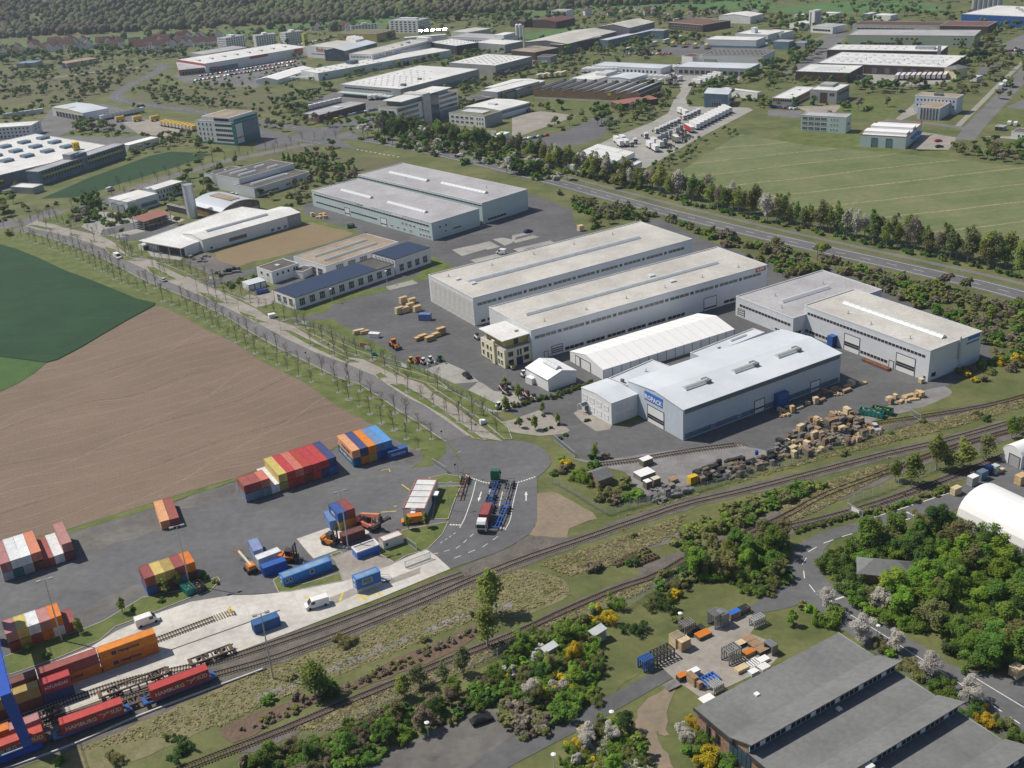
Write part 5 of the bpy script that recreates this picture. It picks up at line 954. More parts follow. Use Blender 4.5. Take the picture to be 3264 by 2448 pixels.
r=fb('mustard green electronics hall beyond the stores',(-119.21,1239.51,0.9914,33.72,55.12,9.00),'ochre_wall','roof_moss',[('b','A',.5,.8,.1,.8,'pane_blue'),('b','B',.3,.45,.3,.8,'paint_yellow')],'store','store')
fb('lime yellow sign block on a shop roof at the far left of the stores',(-197.51,1243.34,0.7085,4.54,4.29,14.00),'paint_lime','roof_grey',cat='sign',name='sign_tower',par=.1)
fb('white peaked membrane roof over the store forecourt',(-133.73,1165.61,0.5478,9.15,23.35,13.00),'white_wall','membrane',kind=[(0,0),(.16,2),(.33,0),(.5,2),(.66,0),(.83,2),(1,0)],cat='canopy',name='membrane_roof')
fb('black walled hall with pale roof behind the furniture store',(-30.89,1100.73,0.5858,25.52,49.55,9.00),'steel_dark','roof_pale',[('o',.1,.9,.1,.9,5,3,1.6)],'warehouse','warehouse')
fb('long white hall with strip of small windows in the far middle',(13.08,1128.39,0.8668,26.24,70.08,9.00),'white_wall','roof_grey',[('q','B',.02,.98,.4,.75,22,.5),('k',.2,.9,.02,.2,3,'white_wall')],'factory hall','factory_hall')
fb('pale grey hall behind the black walled hall',(15.61,1092.76,0.7458,25.23,44.01,8.00),'grey_wall','roof_pale',cat='warehouse',name='warehouse')
fb('green walled market hall with pale ribbed roof',(-20.63,1205.18,0.7066,31.89,27.61,8.00),'green_wall','roof_gravel',cat='warehouse',name='warehouse')
# metal roof that throws the sun back at the camera
G0=Vector((*(-48.8,1217.3),9));hv=(sd+(Vector((0,0,152))-G0).normalized()).normalized()
mat('mirror_metal',(.8,.8,.78),rough=.17,var=.05,metal=1)
fr=(-43.51,1198.63,1.6349,10.76,43.38,8.00)
r=fb('hall with shiny metal sheds on its roof that flash in the sun',fr,'white_metal','roof_pale',[],'factory hall','factory_hall')
q=hv.to_track_quat('Z','Y')
for i in range(5):
 b=MB().box(-2.2,2.2,-1.0,1.0,-.12,.12);o=b.build('roof_sheet','mirror_metal',None);o.parent=r
 o.matrix_world=Matrix.Translation(G0+Vector((-22+i*6.5,6-i*.5,1.9)))@q.to_matrix().to_4x4()
 o.matrix_parent_inverse=Matrix.Identity(4)
 m_=(Matrix.Translation(r.location)@Matrix.Rotation(r.rotation_euler.z,4,'Z')).inverted()@(Matrix.Translation(G0+Vector((-22+i*6.5,6-i*.5,1.9)))@q.to_matrix().to_4x4())
 o.matrix_basis=m_
for i,(fr,n) in enumerate((((-77.05,1291.57,0.9656,22.80,41.83,14.00),'long pale apartment block with staggered balconies before the wooded hill'),((-285.57,1259.99,0.8104,25.87,15.81,13.00),'pale apartment block left of the stores'),((-221.83,1269.93,0.6000,22.02,13.80,13.00),'white apartment block behind the long shopping hall'),((-254.93,1271.17,0.3893,22.80,14.19,12.00),'grey apartment block between village and stores'),((-154.93,1320.74,0.2935,31.21,4.90,10.00),'dark roofed apartment row below the wooded hill'))):
 fb(n,fr,'white_wall','roof_grey',[('q','A',.03,.97,.1+.18*j,.2+.18*j,8,.5) for j in range(5)]+[('q','B',.05,.95,.1+.18*j,.2+.18*j,6,.5) for j in range(5)]+[('k',.4,.6,.2,.8,2,'white_wall')],'apartment block','apartment_block')
fb('low market hall with orange roof edge before the village',(-441.58,1204.11,0.7976,36.21,23.48,5.00),'grey_wall','roof_brown',cat='market hall',name='market_hall',trim='paint_orange')
fb('blue roofed garden hall at the left village edge',(-484.54,1230.40,1.4667,17.31,21.07,5.00),'grey_wall','cabin_roof',cat='shed',name='shed')
# top middle
n=10;prof=[]
for i in range(n):prof+=[(i/n,0),((i+.86)/n,2.6),((i+.88)/n,0)]
prof.append((1,0));prof=[(1-t,z) for t,z in prof][::-1]
fr=(104.71,797.35,0.9806,37.09,88.42,6.50)
r=fb('brown timber factory with ten saw tooth roofs',fr,'timber_wall','roof_pale',[('b','B',.2,1,0,.2,'concrete_wall'),('r','B',.22,.45,.04,.18,8),('b','B',.26,.29,.72,.98,'paint_yellow')],'factory hall','saw_tooth_factory',kind=prof,over=.2)
L,W,H=fr[3:]
for i in range(n):MB().box(.3,L-.3,W*(i+.115)/n-.15,W*(i+.115)/n,H+.5,H+2.3).build('window','pane',r)
fb('lower grey wing at the left of the saw tooth factory',(18.96,853.84,0.9238,38.51,30.07,6.00),'grey_wall','roof_pale',kind='gable',rise=1,cat='factory hall',name='factory_wing')
fb('long red roofed shed before the saw tooth factory',(87.83,778.42,0.4079,31.72,11.55,3.80),'brown_wall','roof_red',kind='shed',rise=.6,cat='shed',name='shed')
fb('long low depot with pale blue roof behind rows of white trailers, left half',(137.02,911.09,0.8986,19.25,65.93,5.00),'white_metal','roof_metal',[('q','B',.05,.95,.2,.6,16,.5)],'depot','truck_depot')
fb('long low depot with pale blue roof behind rows of white trailers, right half',(199.47,873.25,0.9943,24.78,61.98,6.50),'grey_wall','roof_metal',[('q','B',.05,.95,.2,.6,12,.7)],'depot','truck_depot')
fb('white washing hall among the parked trailers with raised blue grey part',(81.15,879.14,0.8561,35.75,24.77,5.00),'white_wall','roof_pale',[('k',.5,.95,.1,.5,2,'flashing')],'workshop','workshop')
fb('blue grey roofed truck workshop among the parked trailers',(106.11,861.98,0.8382,23.56,21.06,6.50),'white_wall','roof_metal',[('d','B',.1,.35,0,.7,'grey_dark_wall'),('d','B',.5,.8,0,.7,'grey_dark_wall')],'workshop','workshop',kind='gable',rise=.8)
fb('big grey hall with sand coloured gable roof beside the slim chimney',(73.12,1059.62,0.8780,82.33,50.36,9.00),'grey_dark_wall','roof_gravel',kind='gable',rise=2.5,cat='factory hall',name='factory_hall')
fb('brown walled front wing with sand coloured roof before the big grey hall',(68.71,1057.92,0.7641,55.43,16.10,9.00),'brown_wall','roof_gravel',cat='factory hall',name='factory_wing')
fb('tall grey hall with pale gable roof at the meadow edge',(137.49,1118.71,0.8286,44.05,37.13,12.00),'grey_dark_wall','roof_gravel',kind='gable',rise=3,cat='factory hall',name='factory_hall')
fb('long blue grey loading wing below the tall grey hall',(113.15,1082.77,0.7703,76.92,10.40,7.00),'blue_grey_wall','roof_metal',cat='factory hall',name='factory_wing')
fb('blue grey cube at the right of the tall grey hall',(170.45,1112.94,0.9714,11.89,14.20,8.00),'blue_grey_wall','roof_grey',cat='office building',name='office_building')
fb('dark flat roofed workshop by the slim chimney',(41.84,1036.56,0.7104,29.04,32.31,7.00),'brown_wall','roof_brown',cat='workshop',name='workshop')
fb('grey workshop right of the pale warehouse with pale gate',(53.44,1002.13,1.0271,12.95,13.18,7.00),'grey_wall','roof_dark',[('d','B',.2,.7,0,.6,'frame_white')],'workshop','workshop')
tag(MB().tube((0,0,0),(0,0,26),1.1,.8,n=10).tube((0,0,25.4),(0,0,26.2),1.0,n=10).build('chimney','concrete_wall',None,(*(33.4,1072.5),0)),'slim grey chimney standing alone beside the warehouses','chimney')
for i,p in enumerate(((30.5,1181.5),(33.8,1179.8))):tag(MB().tube((0,0,0),(0,0,15),1.9,n=12).tube((0,0,15),(0,0,16),1.9,.5,n=12).build('silo','white_wall',None,(*p,0)),'white steel silo behind the slim chimney, %s one'%('left','right')[i],'silo')
fb('wide white hall with dark roof above the blue roofed depot',(221.24,920.18,1.0103,31.24,52.27,8.00),'white_wall','roof_dark',[('d','B',.75,.95,.3,.5,'green_wall'),('o',.1,.9,.05,.95,3,12,1.2)],'warehouse','warehouse')
fb('brown flat hall at the left of the wide white hall',(169.08,946.98,0.6526,13.32,12.23,7.00),'white_wall','roof_tile',cat='warehouse',name='warehouse')
fb('white ribbed hall with blue base in the far right middle',(237.87,1014.70,0.9521,21.55,49.82,7.00),'white_metal','roof_pale',[('b','B',0,1,0,.25,'blue_grey_wall')],'factory hall','factory_hall')
fb('pale hall with rooftop sign tower in the far right middle',(253.65,1036.76,0.7833,27.27,34.61,8.00),'white_metal','roof_pale',[('k',.2,.4,.5,.62,5,'white_wall'),('b','B',0,1,.2,.5,'pane_blue')],'factory hall','factory_hall')
fr=(160.61,762.50,1.2520,20.60,16.21,8.50)
fb('modern grey wedge office with tilted roof above the truck yard',fr,'blue_grey_wall','roof_metal',[('b','A',0,1,0,.97,'white_wall'),('w','A',.1,.9,.55,.7,6,.4),('w','A',.1,.9,.15,.32,4,.5),('r','B',.3,.7,.12,.4,4),('w','B',.3,.7,.55,.62,4,.7)],'office building','office_building',kind='shed',rise=1,axis='x')
fb('low white strip building behind the wedge office',(184.98,781.30,0.6215,4.39,34.09,5.00),'white_wall','roof_pale',[('b','A',.1,.9,.2,.6,'roof_red')],'office building','office_building')
fb('white office slab with ribbon windows at the meadow in the far middle',(90.37,1306.26,0.8292,12.96,22.16,12.00),'white_wall','roof_grey',[('r','B',.03,.97,.2+.27*j,.35+.27*j,10) for j in range(3)],'office building','office_building')
fb('brown roofed sheds below the far office slab',(74.74,1250.74,0.8203,33.20,33.29,7.00),'brown_wall','roof_tile',kind='gable',rise=2,cat='factory hall',name='factory_hall')
fb('dark roofed works at the left meadow edge',(40.61,1279.93,0.7249,24.24,21.97,6.00),'brown_wall','roof_dark',kind='gable',rise=1.5,cat='factory hall',name='factory_hall')
fb('long brown workshop row before the blossom trees',(214.36,1143.22,0.5942,38.66,49.98,7.00),'brown_wall','roof_tile',[('r','B',.1,.9,.3,.6,10)],'workshop','workshop')
fb('white gable sheds in the far right middle',(270.10,1180.51,0.7965,24.58,37.92,7.00),'white_wall','roof_pale',kind='gable',rise=2,cat='shed',name='shed')
# top right
fr=(262.02,822.34,0.9720,32.51,40.57,7.00)
fb('front wing with white roof and dark brown wall, left of the red trailers',fr,'brown_wall','roof_pale',[('s',.2+.2*i,.26+.2*i,.25,.75,6) for i in range(3)],'factory hall','factory_wing')
fr=(331.02,817.64,0.9376,54.00,96.61,7.00)
fb('wide white roofed factory with dark brown wall and yellow dock doors behind the red trailers',fr,'brown_wall','roof_pale',[('d','B',.12+.1*i,.16+.1*i,.1,.7,'grey_dark_wall') for i in range(6)]+[('o',.1,.9,.05,.95,4,12,2)]+[('s',.25+.25*i,.29+.25*i,.1+.3*j,.3+.3*j,6) for i in range(2) for j in range(3)],'factory hall','factory_hall')
fb('dark brown rear hall with duct work on its pale roof',(351.95,882.48,1.0110,28.03,88.92,8.00),'brown_wall','roof_pale',[('b','B',0,.03,0,1.5,'galvanised',.6),('k',.3,.6,.08,.24,2,'galvanised'),('o',.2,.8,.3,.95,2,8,1.5)],'factory hall','factory_hall')
hip('works_villa','cream two storey house at the corner of the brown walled factory',(335.00,808.36,0.5944,13.31,9.85,6.50),'cream_wall','roof_felt',2)
fr=(400.93,938.28,1.0263,33.87,103.24,9.50)
fb('pale green storage hall with dock doors and grey roof, at the upper right',fr,'green_wall','roof_grey',[('q','B',.42,.66,.62,.75,6,.5),('q','B',.05,.16,.62,.75,4,.6),('q','B',.05,.16,.2,.32,4,.6),('r','A',.1,.9,.3,.5,6),('r','A',.1,.9,.6,.8,6)]+[('d','B',.55+.05*i,.59+.05*i,0,.32,'steel_dark') for i in range(7)],'warehouse','storage_hall')
fb('long brown roofed works behind the green hall, left half',(407.11,1024.99,0.9374,24.39,80.74,7.00),'concrete_wall','roof_tile',[('r','B',.3,.95,.3,.6,14)],'factory hall','factory_hall')
fb('long brown roofed works behind the green hall, right half',(436.71,996.64,0.9098,29.79,41.17,8.00),'brown_wall','roof_tile',cat='factory hall',name='factory_hall')
fb('enormous pale roofed works with blue base in the top right corner',(493.59,1010.38,0.6902,65.85,78.85,10.00),'paint_blue','roof_pale',[('k',.1+.15*i,.13+.15*i,.2+.1*i,.24+.1*i,2,'galvanised') for i in range(5)],'factory hall','factory_hall')
for i in range(6):tag(MB().tube((0,0,0),(0,0,20+3*(i%2)),3,n=10).tube((0,0,20+3*(i%2)),(0,0,21+3*(i%2)),3,1,n=10).build('silo','galvanised',None,(Vector((487.4,1147.7))*(1-i/5)+Vector((506.5,1135.5))*(i/5)).to_3d()),'grey silo behind the top right works, %s from the left'%ordinal(i+1),'silo','silos behind the top right works')
fb('slim white tower block with flat cap in the far right',(316.66,1111.54,0.5884,9.90,6.92,17.00),'white_wall','roof_pale',[('b','A',.1,.9,.1,.9,'grey_wall'),('b','B',.55,.8,.1,.9,'grey_dark_wall')],'tower','tower')
fb('low pale hall left of the slim tower',(327.83,1181.48,0.8444,9.16,13.81,5.00),'white_wall','roof_pale',cat='shed',name='shed');fb('low pale hall right of the slim tower',(358.44,1176.22,0.7264,9.58,16.86,5.00),'white_wall','roof_pale',cat='shed',name='shed')
fb('teal roofed filling station in the far right',(381.98,1146.53,0.7299,13.55,7.82,6.00),'teal_wall','roof_pale',cat='shed',name='filling_station');fb('white roofed shed right of the filling station',(397.51,1130.72,0.7096,14.37,19.63,5.00),'white_wall','roof_pale',cat='shed',name='shed')
fb('white villa with pyramid roof below the slim tower',(304.69,1112.87,0.5448,13.57,15.97,5.00),'white_wall','roof_pale',kind='gable',rise=1.5,cat='house',name='house');fb('white flat block between trees below the slim tower',(322.69,1070.77,0.6747,22.36,24.60,6.00),'white_wall','roof_grey',[('r','B',.1,.9,.3,.6,6)],'office building','office_building')
fb('stepped white block at the left of the paved yard, upper',(267.51,1045.69,0.7606,22.03,22.72,7.00),'white_metal','roof_pale',cat='factory hall',name='factory_hall');fb('blue grey block at the left of the paved yard, lower',(261.42,993.14,0.8504,10.51,14.88,7.00),'blue_grey_wall','roof_grey',cat='office building',name='office_building');fb('small blue topped block beside the paved yard trees',(275.80,993.62,0.8604,10.16,10.31,5.00),'grey_wall','cabin_roof',cat='office building',name='office_building')
fr=(230.63,747.91,0.9240,23.75,18.74,9.00)
fb('modern grey office cube with red framed windows',fr,'grey_wall','roof_pale',[('b','B',.35,.62,0,.8,'brown_wall'),('r','B',.08,.28,.55,.8,2),('r','A',.05,.95,.55,.8,3),('k',.5,.95,.4,.9,1.6,'grey_wall')],'office building','office_building')
fb('low wing with broad white roof beside the modern grey cube',(202.60,753.41,0.9444,43.83,14.83,4.60),'grey_wall','roof_pale',[('r','B',.05,.95,.5,.85,8),('b','A',.2,.9,.3,.9,'roof_red'),('k',.3,.36,.4,.5,.8,'membrane'),('k',.7,.76,.5,.6,.8,'membrane')],'office building','office_wing')
fr=(209.88,659.60,0.9792,10.44,27.47,9.85)
fb('pale blue three storey office block on the fresh lawn',fr,'cyan_metal','roof_grey',[('w','B',.42,.98,.12+.3*j,.3+.3*j,4,.85,3) for j in range(3)]+[('w','B',.16,.36,.15+.3*j,.25+.3*j,3,.35) for j in range(3)]+[('w','A',.2,.8,.4,.6,1,.7)],'office building','office_building')
fr=(228.82,611.37,0.9908,36.67,25.40,7.00)
r=fb('grey workshop with white monitor roofs and red trim at the pale field',fr,'cyan_metal','roof_pale',[('d','B',.62,.74,0,.75,'blue_grey_wall'),('d','B',.30,.42,0,.75,'blue_grey_wall'),('k',.12,.32,.03,.97,1.5,'membrane'),('k',.5,.7,.03,.97,1.5,'membrane'),('b','A',.3,.8,.5,.58,'cabin_blue',2.4)],'workshop','workshop',trim='roof_red')
MB().add([(0,0,0),(3,0,0),(1.5,0,3),(0,.2,0),(3,.2,0),(1.5,.2,3)],[(0,1,2),(5,4,3),(0,3,4,1),(1,4,5,2),(2,5,3,0)]).build('roof_sign','paint_red',r,(fr[3]-.5,.5,fr[5]))
fr=(288.16,689.93,0.8777,12.32,26.23,10.50)
fb('tall pale blue office slab behind the fin fronted block',fr,'blue_metal','roof_brown',[('q','B',.03,.97,.7,.82,11,.4),('q','B',.03,.97,.4,.52,11,.4),('k',.3,.5,.4,.6,1.5,'grey_dark_wall')],'office building','office_building',trim='frame_white')
fr=(272.74,677.20,0.8901,19.51,13.53,7.52)
fb('lower office block with brown vertical fins on its front',fr,'blue_metal','roof_brown',[('b','B',.1+.14*i,.14+.14*i,0,.95,'brown_wall',.3) for i in range(6)],'office building','office_building',trim='frame_white')
fb('small white bungalow at the right picture edge with low windows',(302.47,608.10,0.7691,11.06,15.65,4.00),'white_wall','roof_dark',[('w','B',.35,.8,.3,.65,3,.5)],'house','bungalow');fb('twin dark garages beside the right hand road',(295.34,638.06,0.7582,4.80,4.83,2.60),'grey_wall','roof_grey',[('d','B',.05,.45,0,.8,'pane'),('d','B',.55,.95,0,.8,'pane')],'garage','garage')
fb('small white site cabin beside the red trailers',(343.25,791.99,0.7555,9.35,5.11,3.00),'white_wall','roof_pale',cat='cabin',name='site_cabin')
# village houses
def make_house(k):
 L,W,H,rise=[(11,9,5.5,4),(13,10,5,4.5),(9,8,5.5,3.6)][k]
 r=empty('house',(0,0));tag(r,'small white house with dark red gable roof','house')
 MB().xprof([(-W/2,-.5),(-W/2,H),(0,H+rise),(W/2,H),(W/2,-.5)],-L/2,L/2).build('wall','white_wall',r)
 b=MB()
 for s in (-1,1):b.xprof([(s*(W/2+.6),H-.4),(0,H+rise+.1),(0,H+rise+.35),(s*(W/2+.6),H-.15)],-L/2-.4,L/2+.4)
 ro=b.build('roof','roof_tile',r);MB().box(-.4,.4,-.4,.4,H,H+rise+1.2).build('chimney','brick_wall',ro,(L*.2,W*.15,0))
 for s in (-1,1):
  for x in (-L*.28,L*.28):MB().box(x-.7,x+.7,s*W/2-.04,s*W/2+.04,1.2,2.6).build('window','pane',r)
 return r
hp=[make_house(k) for k in range(3)];hrnd=random.Random(5)
def hamlet(line,n,spread,label,group,ang):
 for i in range(n):
  t=i/max(1,n-1)*(len(line)-1);k=min(len(line)-2,int(t));f=t-k
  x=line[k][0]*(1-f)+line[k+1][0]*f+hrnd.uniform(-spread,spread);y=line[k][1]*(1-f)+line[k+1][1]*f+hrnd.uniform(-spread,spread)*1.2
  dup(hp[hrnd.randrange(3)],(x,y,hill_z(x,y)),ang+hrnd.choice([0,PI/2])+hrnd.uniform(-.15,.15),label+', %s from the left'%ordinal(i+1),group)
hamlet([(-402.9,1324.2),(-379.7,1322.1),(-362.5,1332.8),(-334.7,1328.4),(-308.3,1329.6)],16,12,'dark red roofed house in the row by the apartment block','row houses left of the apartment block',.2)
hamlet([(-410.9,1362.3),(-386.9,1375.3),(-361.1,1382.6),(-332.3,1377.9)],12,14,'dark red roofed house in the upper village row','upper village row',.25)
hamlet([(-578.7,1372.1),(-562.4,1383.5),(-528.6,1347.9),(-520.5,1382.5),(-499.5,1382.0),(-477.4,1391.0)],22,30,'white village house with red brown roof','village houses at the far left',.3)
hamlet([(-545.5,1425.5),(-516.1,1431.5),(-457.6,1381.0),(-418.5,1341.5)],10,18,'village house in gardens behind the market','garden houses behind the market',.1)
hamlet([(-210.4,1387.5),(-188.0,1386.2),(-167.9,1380.5)],6,12,'house with dark roof below the apartment blocks','houses below the apartment blocks',.1)
hamlet([(136.1,1334.0),(179.1,1325.2),(111.7,1361.3)],3,12,'pale house among trees at the far meadow','houses at the far meadow',.1)
for o in hp:hide_proto(o)

# ------------------------------------------------------------ plants
PM={}
def leaves(name,blobs,n,size,matname,seed,flat=.0,core=.8,droop=0,fill=.75):
 """leaf clumps spread over and through a set of blobs (x,y,z,rx,ry,rz)"""
 g=np.random.default_rng(seed);B=np.array(blobs,float)
 vol=B[:,3]*B[:,4]+B[:,3]*B[:,5];idx=g.choice(len(B),n,p=vol/vol.sum())
 d=g.normal(size=(n,3));d/=np.linalg.norm(d,axis=1)[:,None];d[:,2]=np.where(d[:,2]<-.5,-d[:,2],d[:,2])
 rad=fill+(1.06-fill)*g.random(n)**.6
 c=B[idx,:3]+d*B[idx,3:]*rad[:,None]
 nrm=d*.7+g.normal(size=(n,3))*.45+np.array([-.15,.1,.75]);nrm/=np.linalg.norm(nrm,axis=1)[:,None]
 t=np.cross(nrm,g.normal(size=(n,3)));t/=np.linalg.norm(t,axis=1)[:,None];bt=np.cross(nrm,t)
 s=size*(.55+.9*g.random(n))[:,None];s2=s*(.5+.5*g.random(n))[:,None]
 v=np.stack([c-t*s-bt*s2*.4,c+bt*s2*-.9+t*s*.2,c+t*s+bt*s2*.3,c-t*s*.2+bt*s2],1).reshape(-1,3)
 v[:,2]-=droop*g.random(len(v))
 f=np.arange(4*n).reshape(n,4)
 V=v.tolist();F=f.tolist()
 for bx in B:
  if core<=0:break
  k=len(V);r_=bx[3:]*core;pts=[]
  for a in (-.85,-.35,.25,.7):
   for i in range(7):
    w=2*PI*(i+.5*(a>0))/7;q=math.sqrt(1-a*a)*(.85+.3*g.random());pts.append((bx[0]+r_[0]*q*math.cos(w),bx[1]+r_[1]*q*math.sin(w),bx[2]+r_[2]*a))
  V+=pts+[(bx[0],bx[1],bx[2]+r_[2]),(bx[0],bx[1],bx[2]-r_[2])]
  for j in range(3):
   for i in range(7):F.append([k+j*7+i,k+j*7+(i+1)%7,k+j*7+7+(i+1)%7,k+j*7+7+i])
  for i in range(7):F.append([k+21+i,k+21+(i+1)%7,k+28]);F.append([k+(i+1)%7,k+i,k+29])
 me=bpy.data.meshes.new(name);me.from_pydata(V,[],F);me.materials.append(M(matname));me.update()
 return me
def blobset(shape,g):
 if shape=='shrub': # unit radius low dome
  return [(0,0,.4,.55,.55,.45)]+[(g.uniform(-.9,.9),g.uniform(-.9,.9),g.uniform(.15,.85),g.uniform(.14,.46),g.uniform(.14,.46),g.uniform(.2,.42)) for _ in range(13)]
 if shape=='round': # unit height tree
  return [(0,0,.58,.22,.22,.24)]+[(q*math.cos(a),q*math.sin(a),g.uniform(.32,.82),g.uniform(.08,.19),g.uniform(.08,.19),g.uniform(.08,.19)) for a,q in [(g.uniform(0,6.28),g.uniform(.1,.3)) for _ in range(12)]]+[(g.uniform(-.1,.1),g.uniform(-.1,.1),.86,.12,.12,.13)]
 if shape=='birch':
  return [(g.uniform(-.06,.06),g.uniform(-.06,.06),z,r,r,.13) for z,r in ((.32,.13),(.45,.17),(.58,.17),(.7,.14),(.82,.11),(.92,.07))]+[(g.uniform(-.14,.14),g.uniform(-.14,.14),g.uniform(.35,.75),.08,.08,.11) for _ in range(5)]
 if shape=='conifer':return [(0,0,z,r,r,.12) for z,r in ((.2,.2),(.35,.17),(.5,.14),(.65,.11),(.8,.075),(.93,.035))]
def crown_mesh(shape,matname,var):
 k=(shape,matname,var)
 if k not in PM:
  g=random.Random(hash((shape,var))%9999 if 0 else {'shrub':11,'round':23,'birch':37,'conifer':51}[shape]+var*7)
  n,s,core,fill={'shrub':(2100,.052,.5,.5),'round':(2500,.022,.45,.5),'birch':(1000,.022,.0,.3),'conifer':(420,.045,.8,.7)}[shape]
  if matname in ('twig','leaf_bare'):n,s,core,fill=int(n*.75),s*.75,0,.4
  if matname=='leaf_white':core,fill=0,.5
  PM[k]=leaves('crown' if shape!='shrub' else 'shrub',blobset(shape,g),n,s,matname,g.randrange(9999),core=core,fill=fill,droop=.05 if shape=='birch' else 0)
 return PM[k]
def trunk_mesh(shape,var):
 k=('trunk',shape,var)
 if k not in PM:
  b=MB();g=random.Random(var)
  top={'round':.62,'birch':.85,'conifer':.8}[shape];r={'round':.03,'birch':.016,'conifer':.022}[shape]
  b.tube((0,0,-.03),(.01,0,top*.5),r,r*.75,6).tube((.01,0,top*.5),(0,.01,top),r*.75,r*.3,6)
  for i in range(6):
   a=g.uniform(0,6.28);z=top*g.uniform(.45,.8);b.tube((0,0,z),(.15*math.cos(a),.15*math.sin(a),z+.16),r*.4,r*.12,4)
  PM[k]=b.mesh('trunk','bark_pale' if shape=='birch' else 'bark')
 return PM[k]
PLANTS=[]
CAMP=Vector((0,0,152))
def screen(x,y,z):
 d=Vector((x,y,z))-CAMP;w=d.dot(fw);return (.5+d.dot(rx)/w*38.861/36,.5-d.dot(ux)/w*38.861/27,w)
def free(x,y,paved=False):
 for (a,b,c,s,L,W) in OCC:
  u,v=(x-a)*c+(y-b)*s,-(x-a)*s+(y-b)*c
  if -1.5<u<L+1.5 and -1.5<v<W+1.5:return False
 return not (paved and any(inside((x,y),q) for q in PAVED))
def tree(x,y,hgt,shape='round',leaf='leaf_mid',label='',group=None,z=0,var=None,wide=1.0):
 u,v,w=screen(x,y,z+hgt*.5)
 if free(x,y) and -.03<u<1.03 and -.05<v<1.06:PLANTS.append((hgt*wide*.5/w,'tree',x,y,z,hgt,shape,leaf,label,group,wide,u))
def shrub(x,y,rad,leaf='leaf_mid',label='',group=None,z=0,tall=1.0):
 u,v,w=screen(x,y,z+rad*.5)
 if free(x,y) and -.03<u<1.03 and -.05<v<1.06:PLANTS.append((rad*1.6/w,'shrub',x,y,z,rad,'shrub',leaf,label,group,tall,u))
LOD={}
def lod_mesh(shape,leaf,var,far=False):
 """light crown with few clumps for the plants merged into the mass"""
 k=(shape,leaf,var,far)
 if k not in LOD:
  g=random.Random({'shrub':11,'round':23,'birch':37,'conifer':51}[shape]+var*7);bs=blobset(shape,g)
  n,s,core={'shrub':(190,.17,.8),'round':(230,.07,.72),'birch':(230,.055,0),'conifer':(150,.07,.8)}[shape]
  if far:n,s=70,s*1.5
  me=leaves('tmp',bs[:3 if far else 4] if shape in ('round','shrub') else bs,n,s,leaf,var+5,core=core if leaf not in ('twig','leaf_bare','leaf_white') else 0,fill=.6)
  LOD[k]=(np.array([v.co[:] for v in me.vertices]),[tuple(p.vertices) for p in me.polygons]);bpy.data.meshes.remove(me)
 return LOD[k]
def mass(items,name,label,cat):
 names=sorted({i[7] for i in items});V=[];F=[];MI=[];k=0
 for it in items:
  _,kind,x,y,z,sz,shape,leaf,_,_,wd,_=it
  v,f=lod_mesh(shape,leaf,rnd.randrange(3),y>600);a=rnd.uniform(0,6.28);c,s=math.cos(a),math.sin(a)
  sx,sz_=(sz*wd,sz) if kind=='tree' else (sz,sz*wd);q=np.empty_like(v)
  q[:,0]=(v[:,0]*c-v[:,1]*s)*sx+x;q[:,1]=(v[:,0]*s+v[:,1]*c)*sx+y;q[:,2]=v[:,2]*sz_+z-(.1*sz if kind=='shrub' else 0)
  V.append(q);F+=[tuple(i+k for i in p) for p in f];MI+=[names.index(leaf)]*len(f);k+=len(v)
  if kind=='tree':
   r=sz*.018;F+=[(k,k+1,k+4,k+3),(k+1,k+2,k+5,k+4),(k+2,k,k+3,k+5)];MI+=[len(names)]*3;k+=6
   V.append(np.array([(x+r*math.cos(t),y+r*math.sin(t),zz) for zz in (z-.3,z+sz*.6) for t in (0,2.1,4.2)]))
 me=bpy.data.meshes.new(name);me.from_pydata(np.concatenate(V).tolist(),[],F)
 for n_ in names+['bark']:me.materials.append(M(n_))
 me.polygons.foreach_set('material_index',MI);me.update()
 o=put(name,me);o['kind']='stuff';o['label']=label;o['category']=cat
def grow():
 for kind,most in (('tree',300),('shrub',300)):
  L=sorted([p for p in PLANTS if p[1]==kind],key=lambda p:-p[0]);ind,rest=L[:most],L[most:]
  same={}
  for p in ind:same.setdefault(p[8],[]).append(p)
  for lab,ps in same.items():
   ps.sort(key=lambda p:p[11])
   for i,p in enumerate(ps):
    _,_,x,y,z,sz,shape,leaf,_,grp,wd,_=p;var=rnd.randrange(3)
    l=lab if len(ps)==1 else lab+', %s from the left'%ordinal(i+1)
    if kind=='tree':
     r=empty({'round':'tree','birch':'birch_tree','conifer':'conifer'}[shape],(x,y,z),rnd.uniform(0,6.28));r.scale=(sz*wd,sz*wd,sz)
     tag(r,l,'tree',grp);put('trunk',trunk_mesh(shape,var),r);put('crown',crown_mesh(shape,leaf,var),r)
    else:
     o=put('shrub',crown_mesh('shrub',leaf,var),None,(x,y,z-.1*sz),rnd.uniform(0,6.28));o.scale=(sz,sz,sz*wd);tag(o,l,'shrub',grp)
  if rest:mass(rest,{'tree':'far_trees','shrub':'undergrowth'}[kind],{'tree':'many smaller trees between the farther buildings','shrub':'dense low undergrowth of the thickets and road banks'}[kind],{'tree':'trees','shrub':'undergrowth'}[kind])
LEAFWORD={'leaf_fresh':'bright green','leaf_mid':'mid green','leaf_dark':'dark green','leaf_olive':'olive green','leaf_brown':'brown','leaf_white':'white blossoming','leaf_yellow':'yellow flowering','leaf_birch':'light green','twig':'bare twiggy','leaf_bare':'bare pale','leaf_conifer':'dark','leaf_haze':'greyish green','leaf_hedge':'clipped green'}
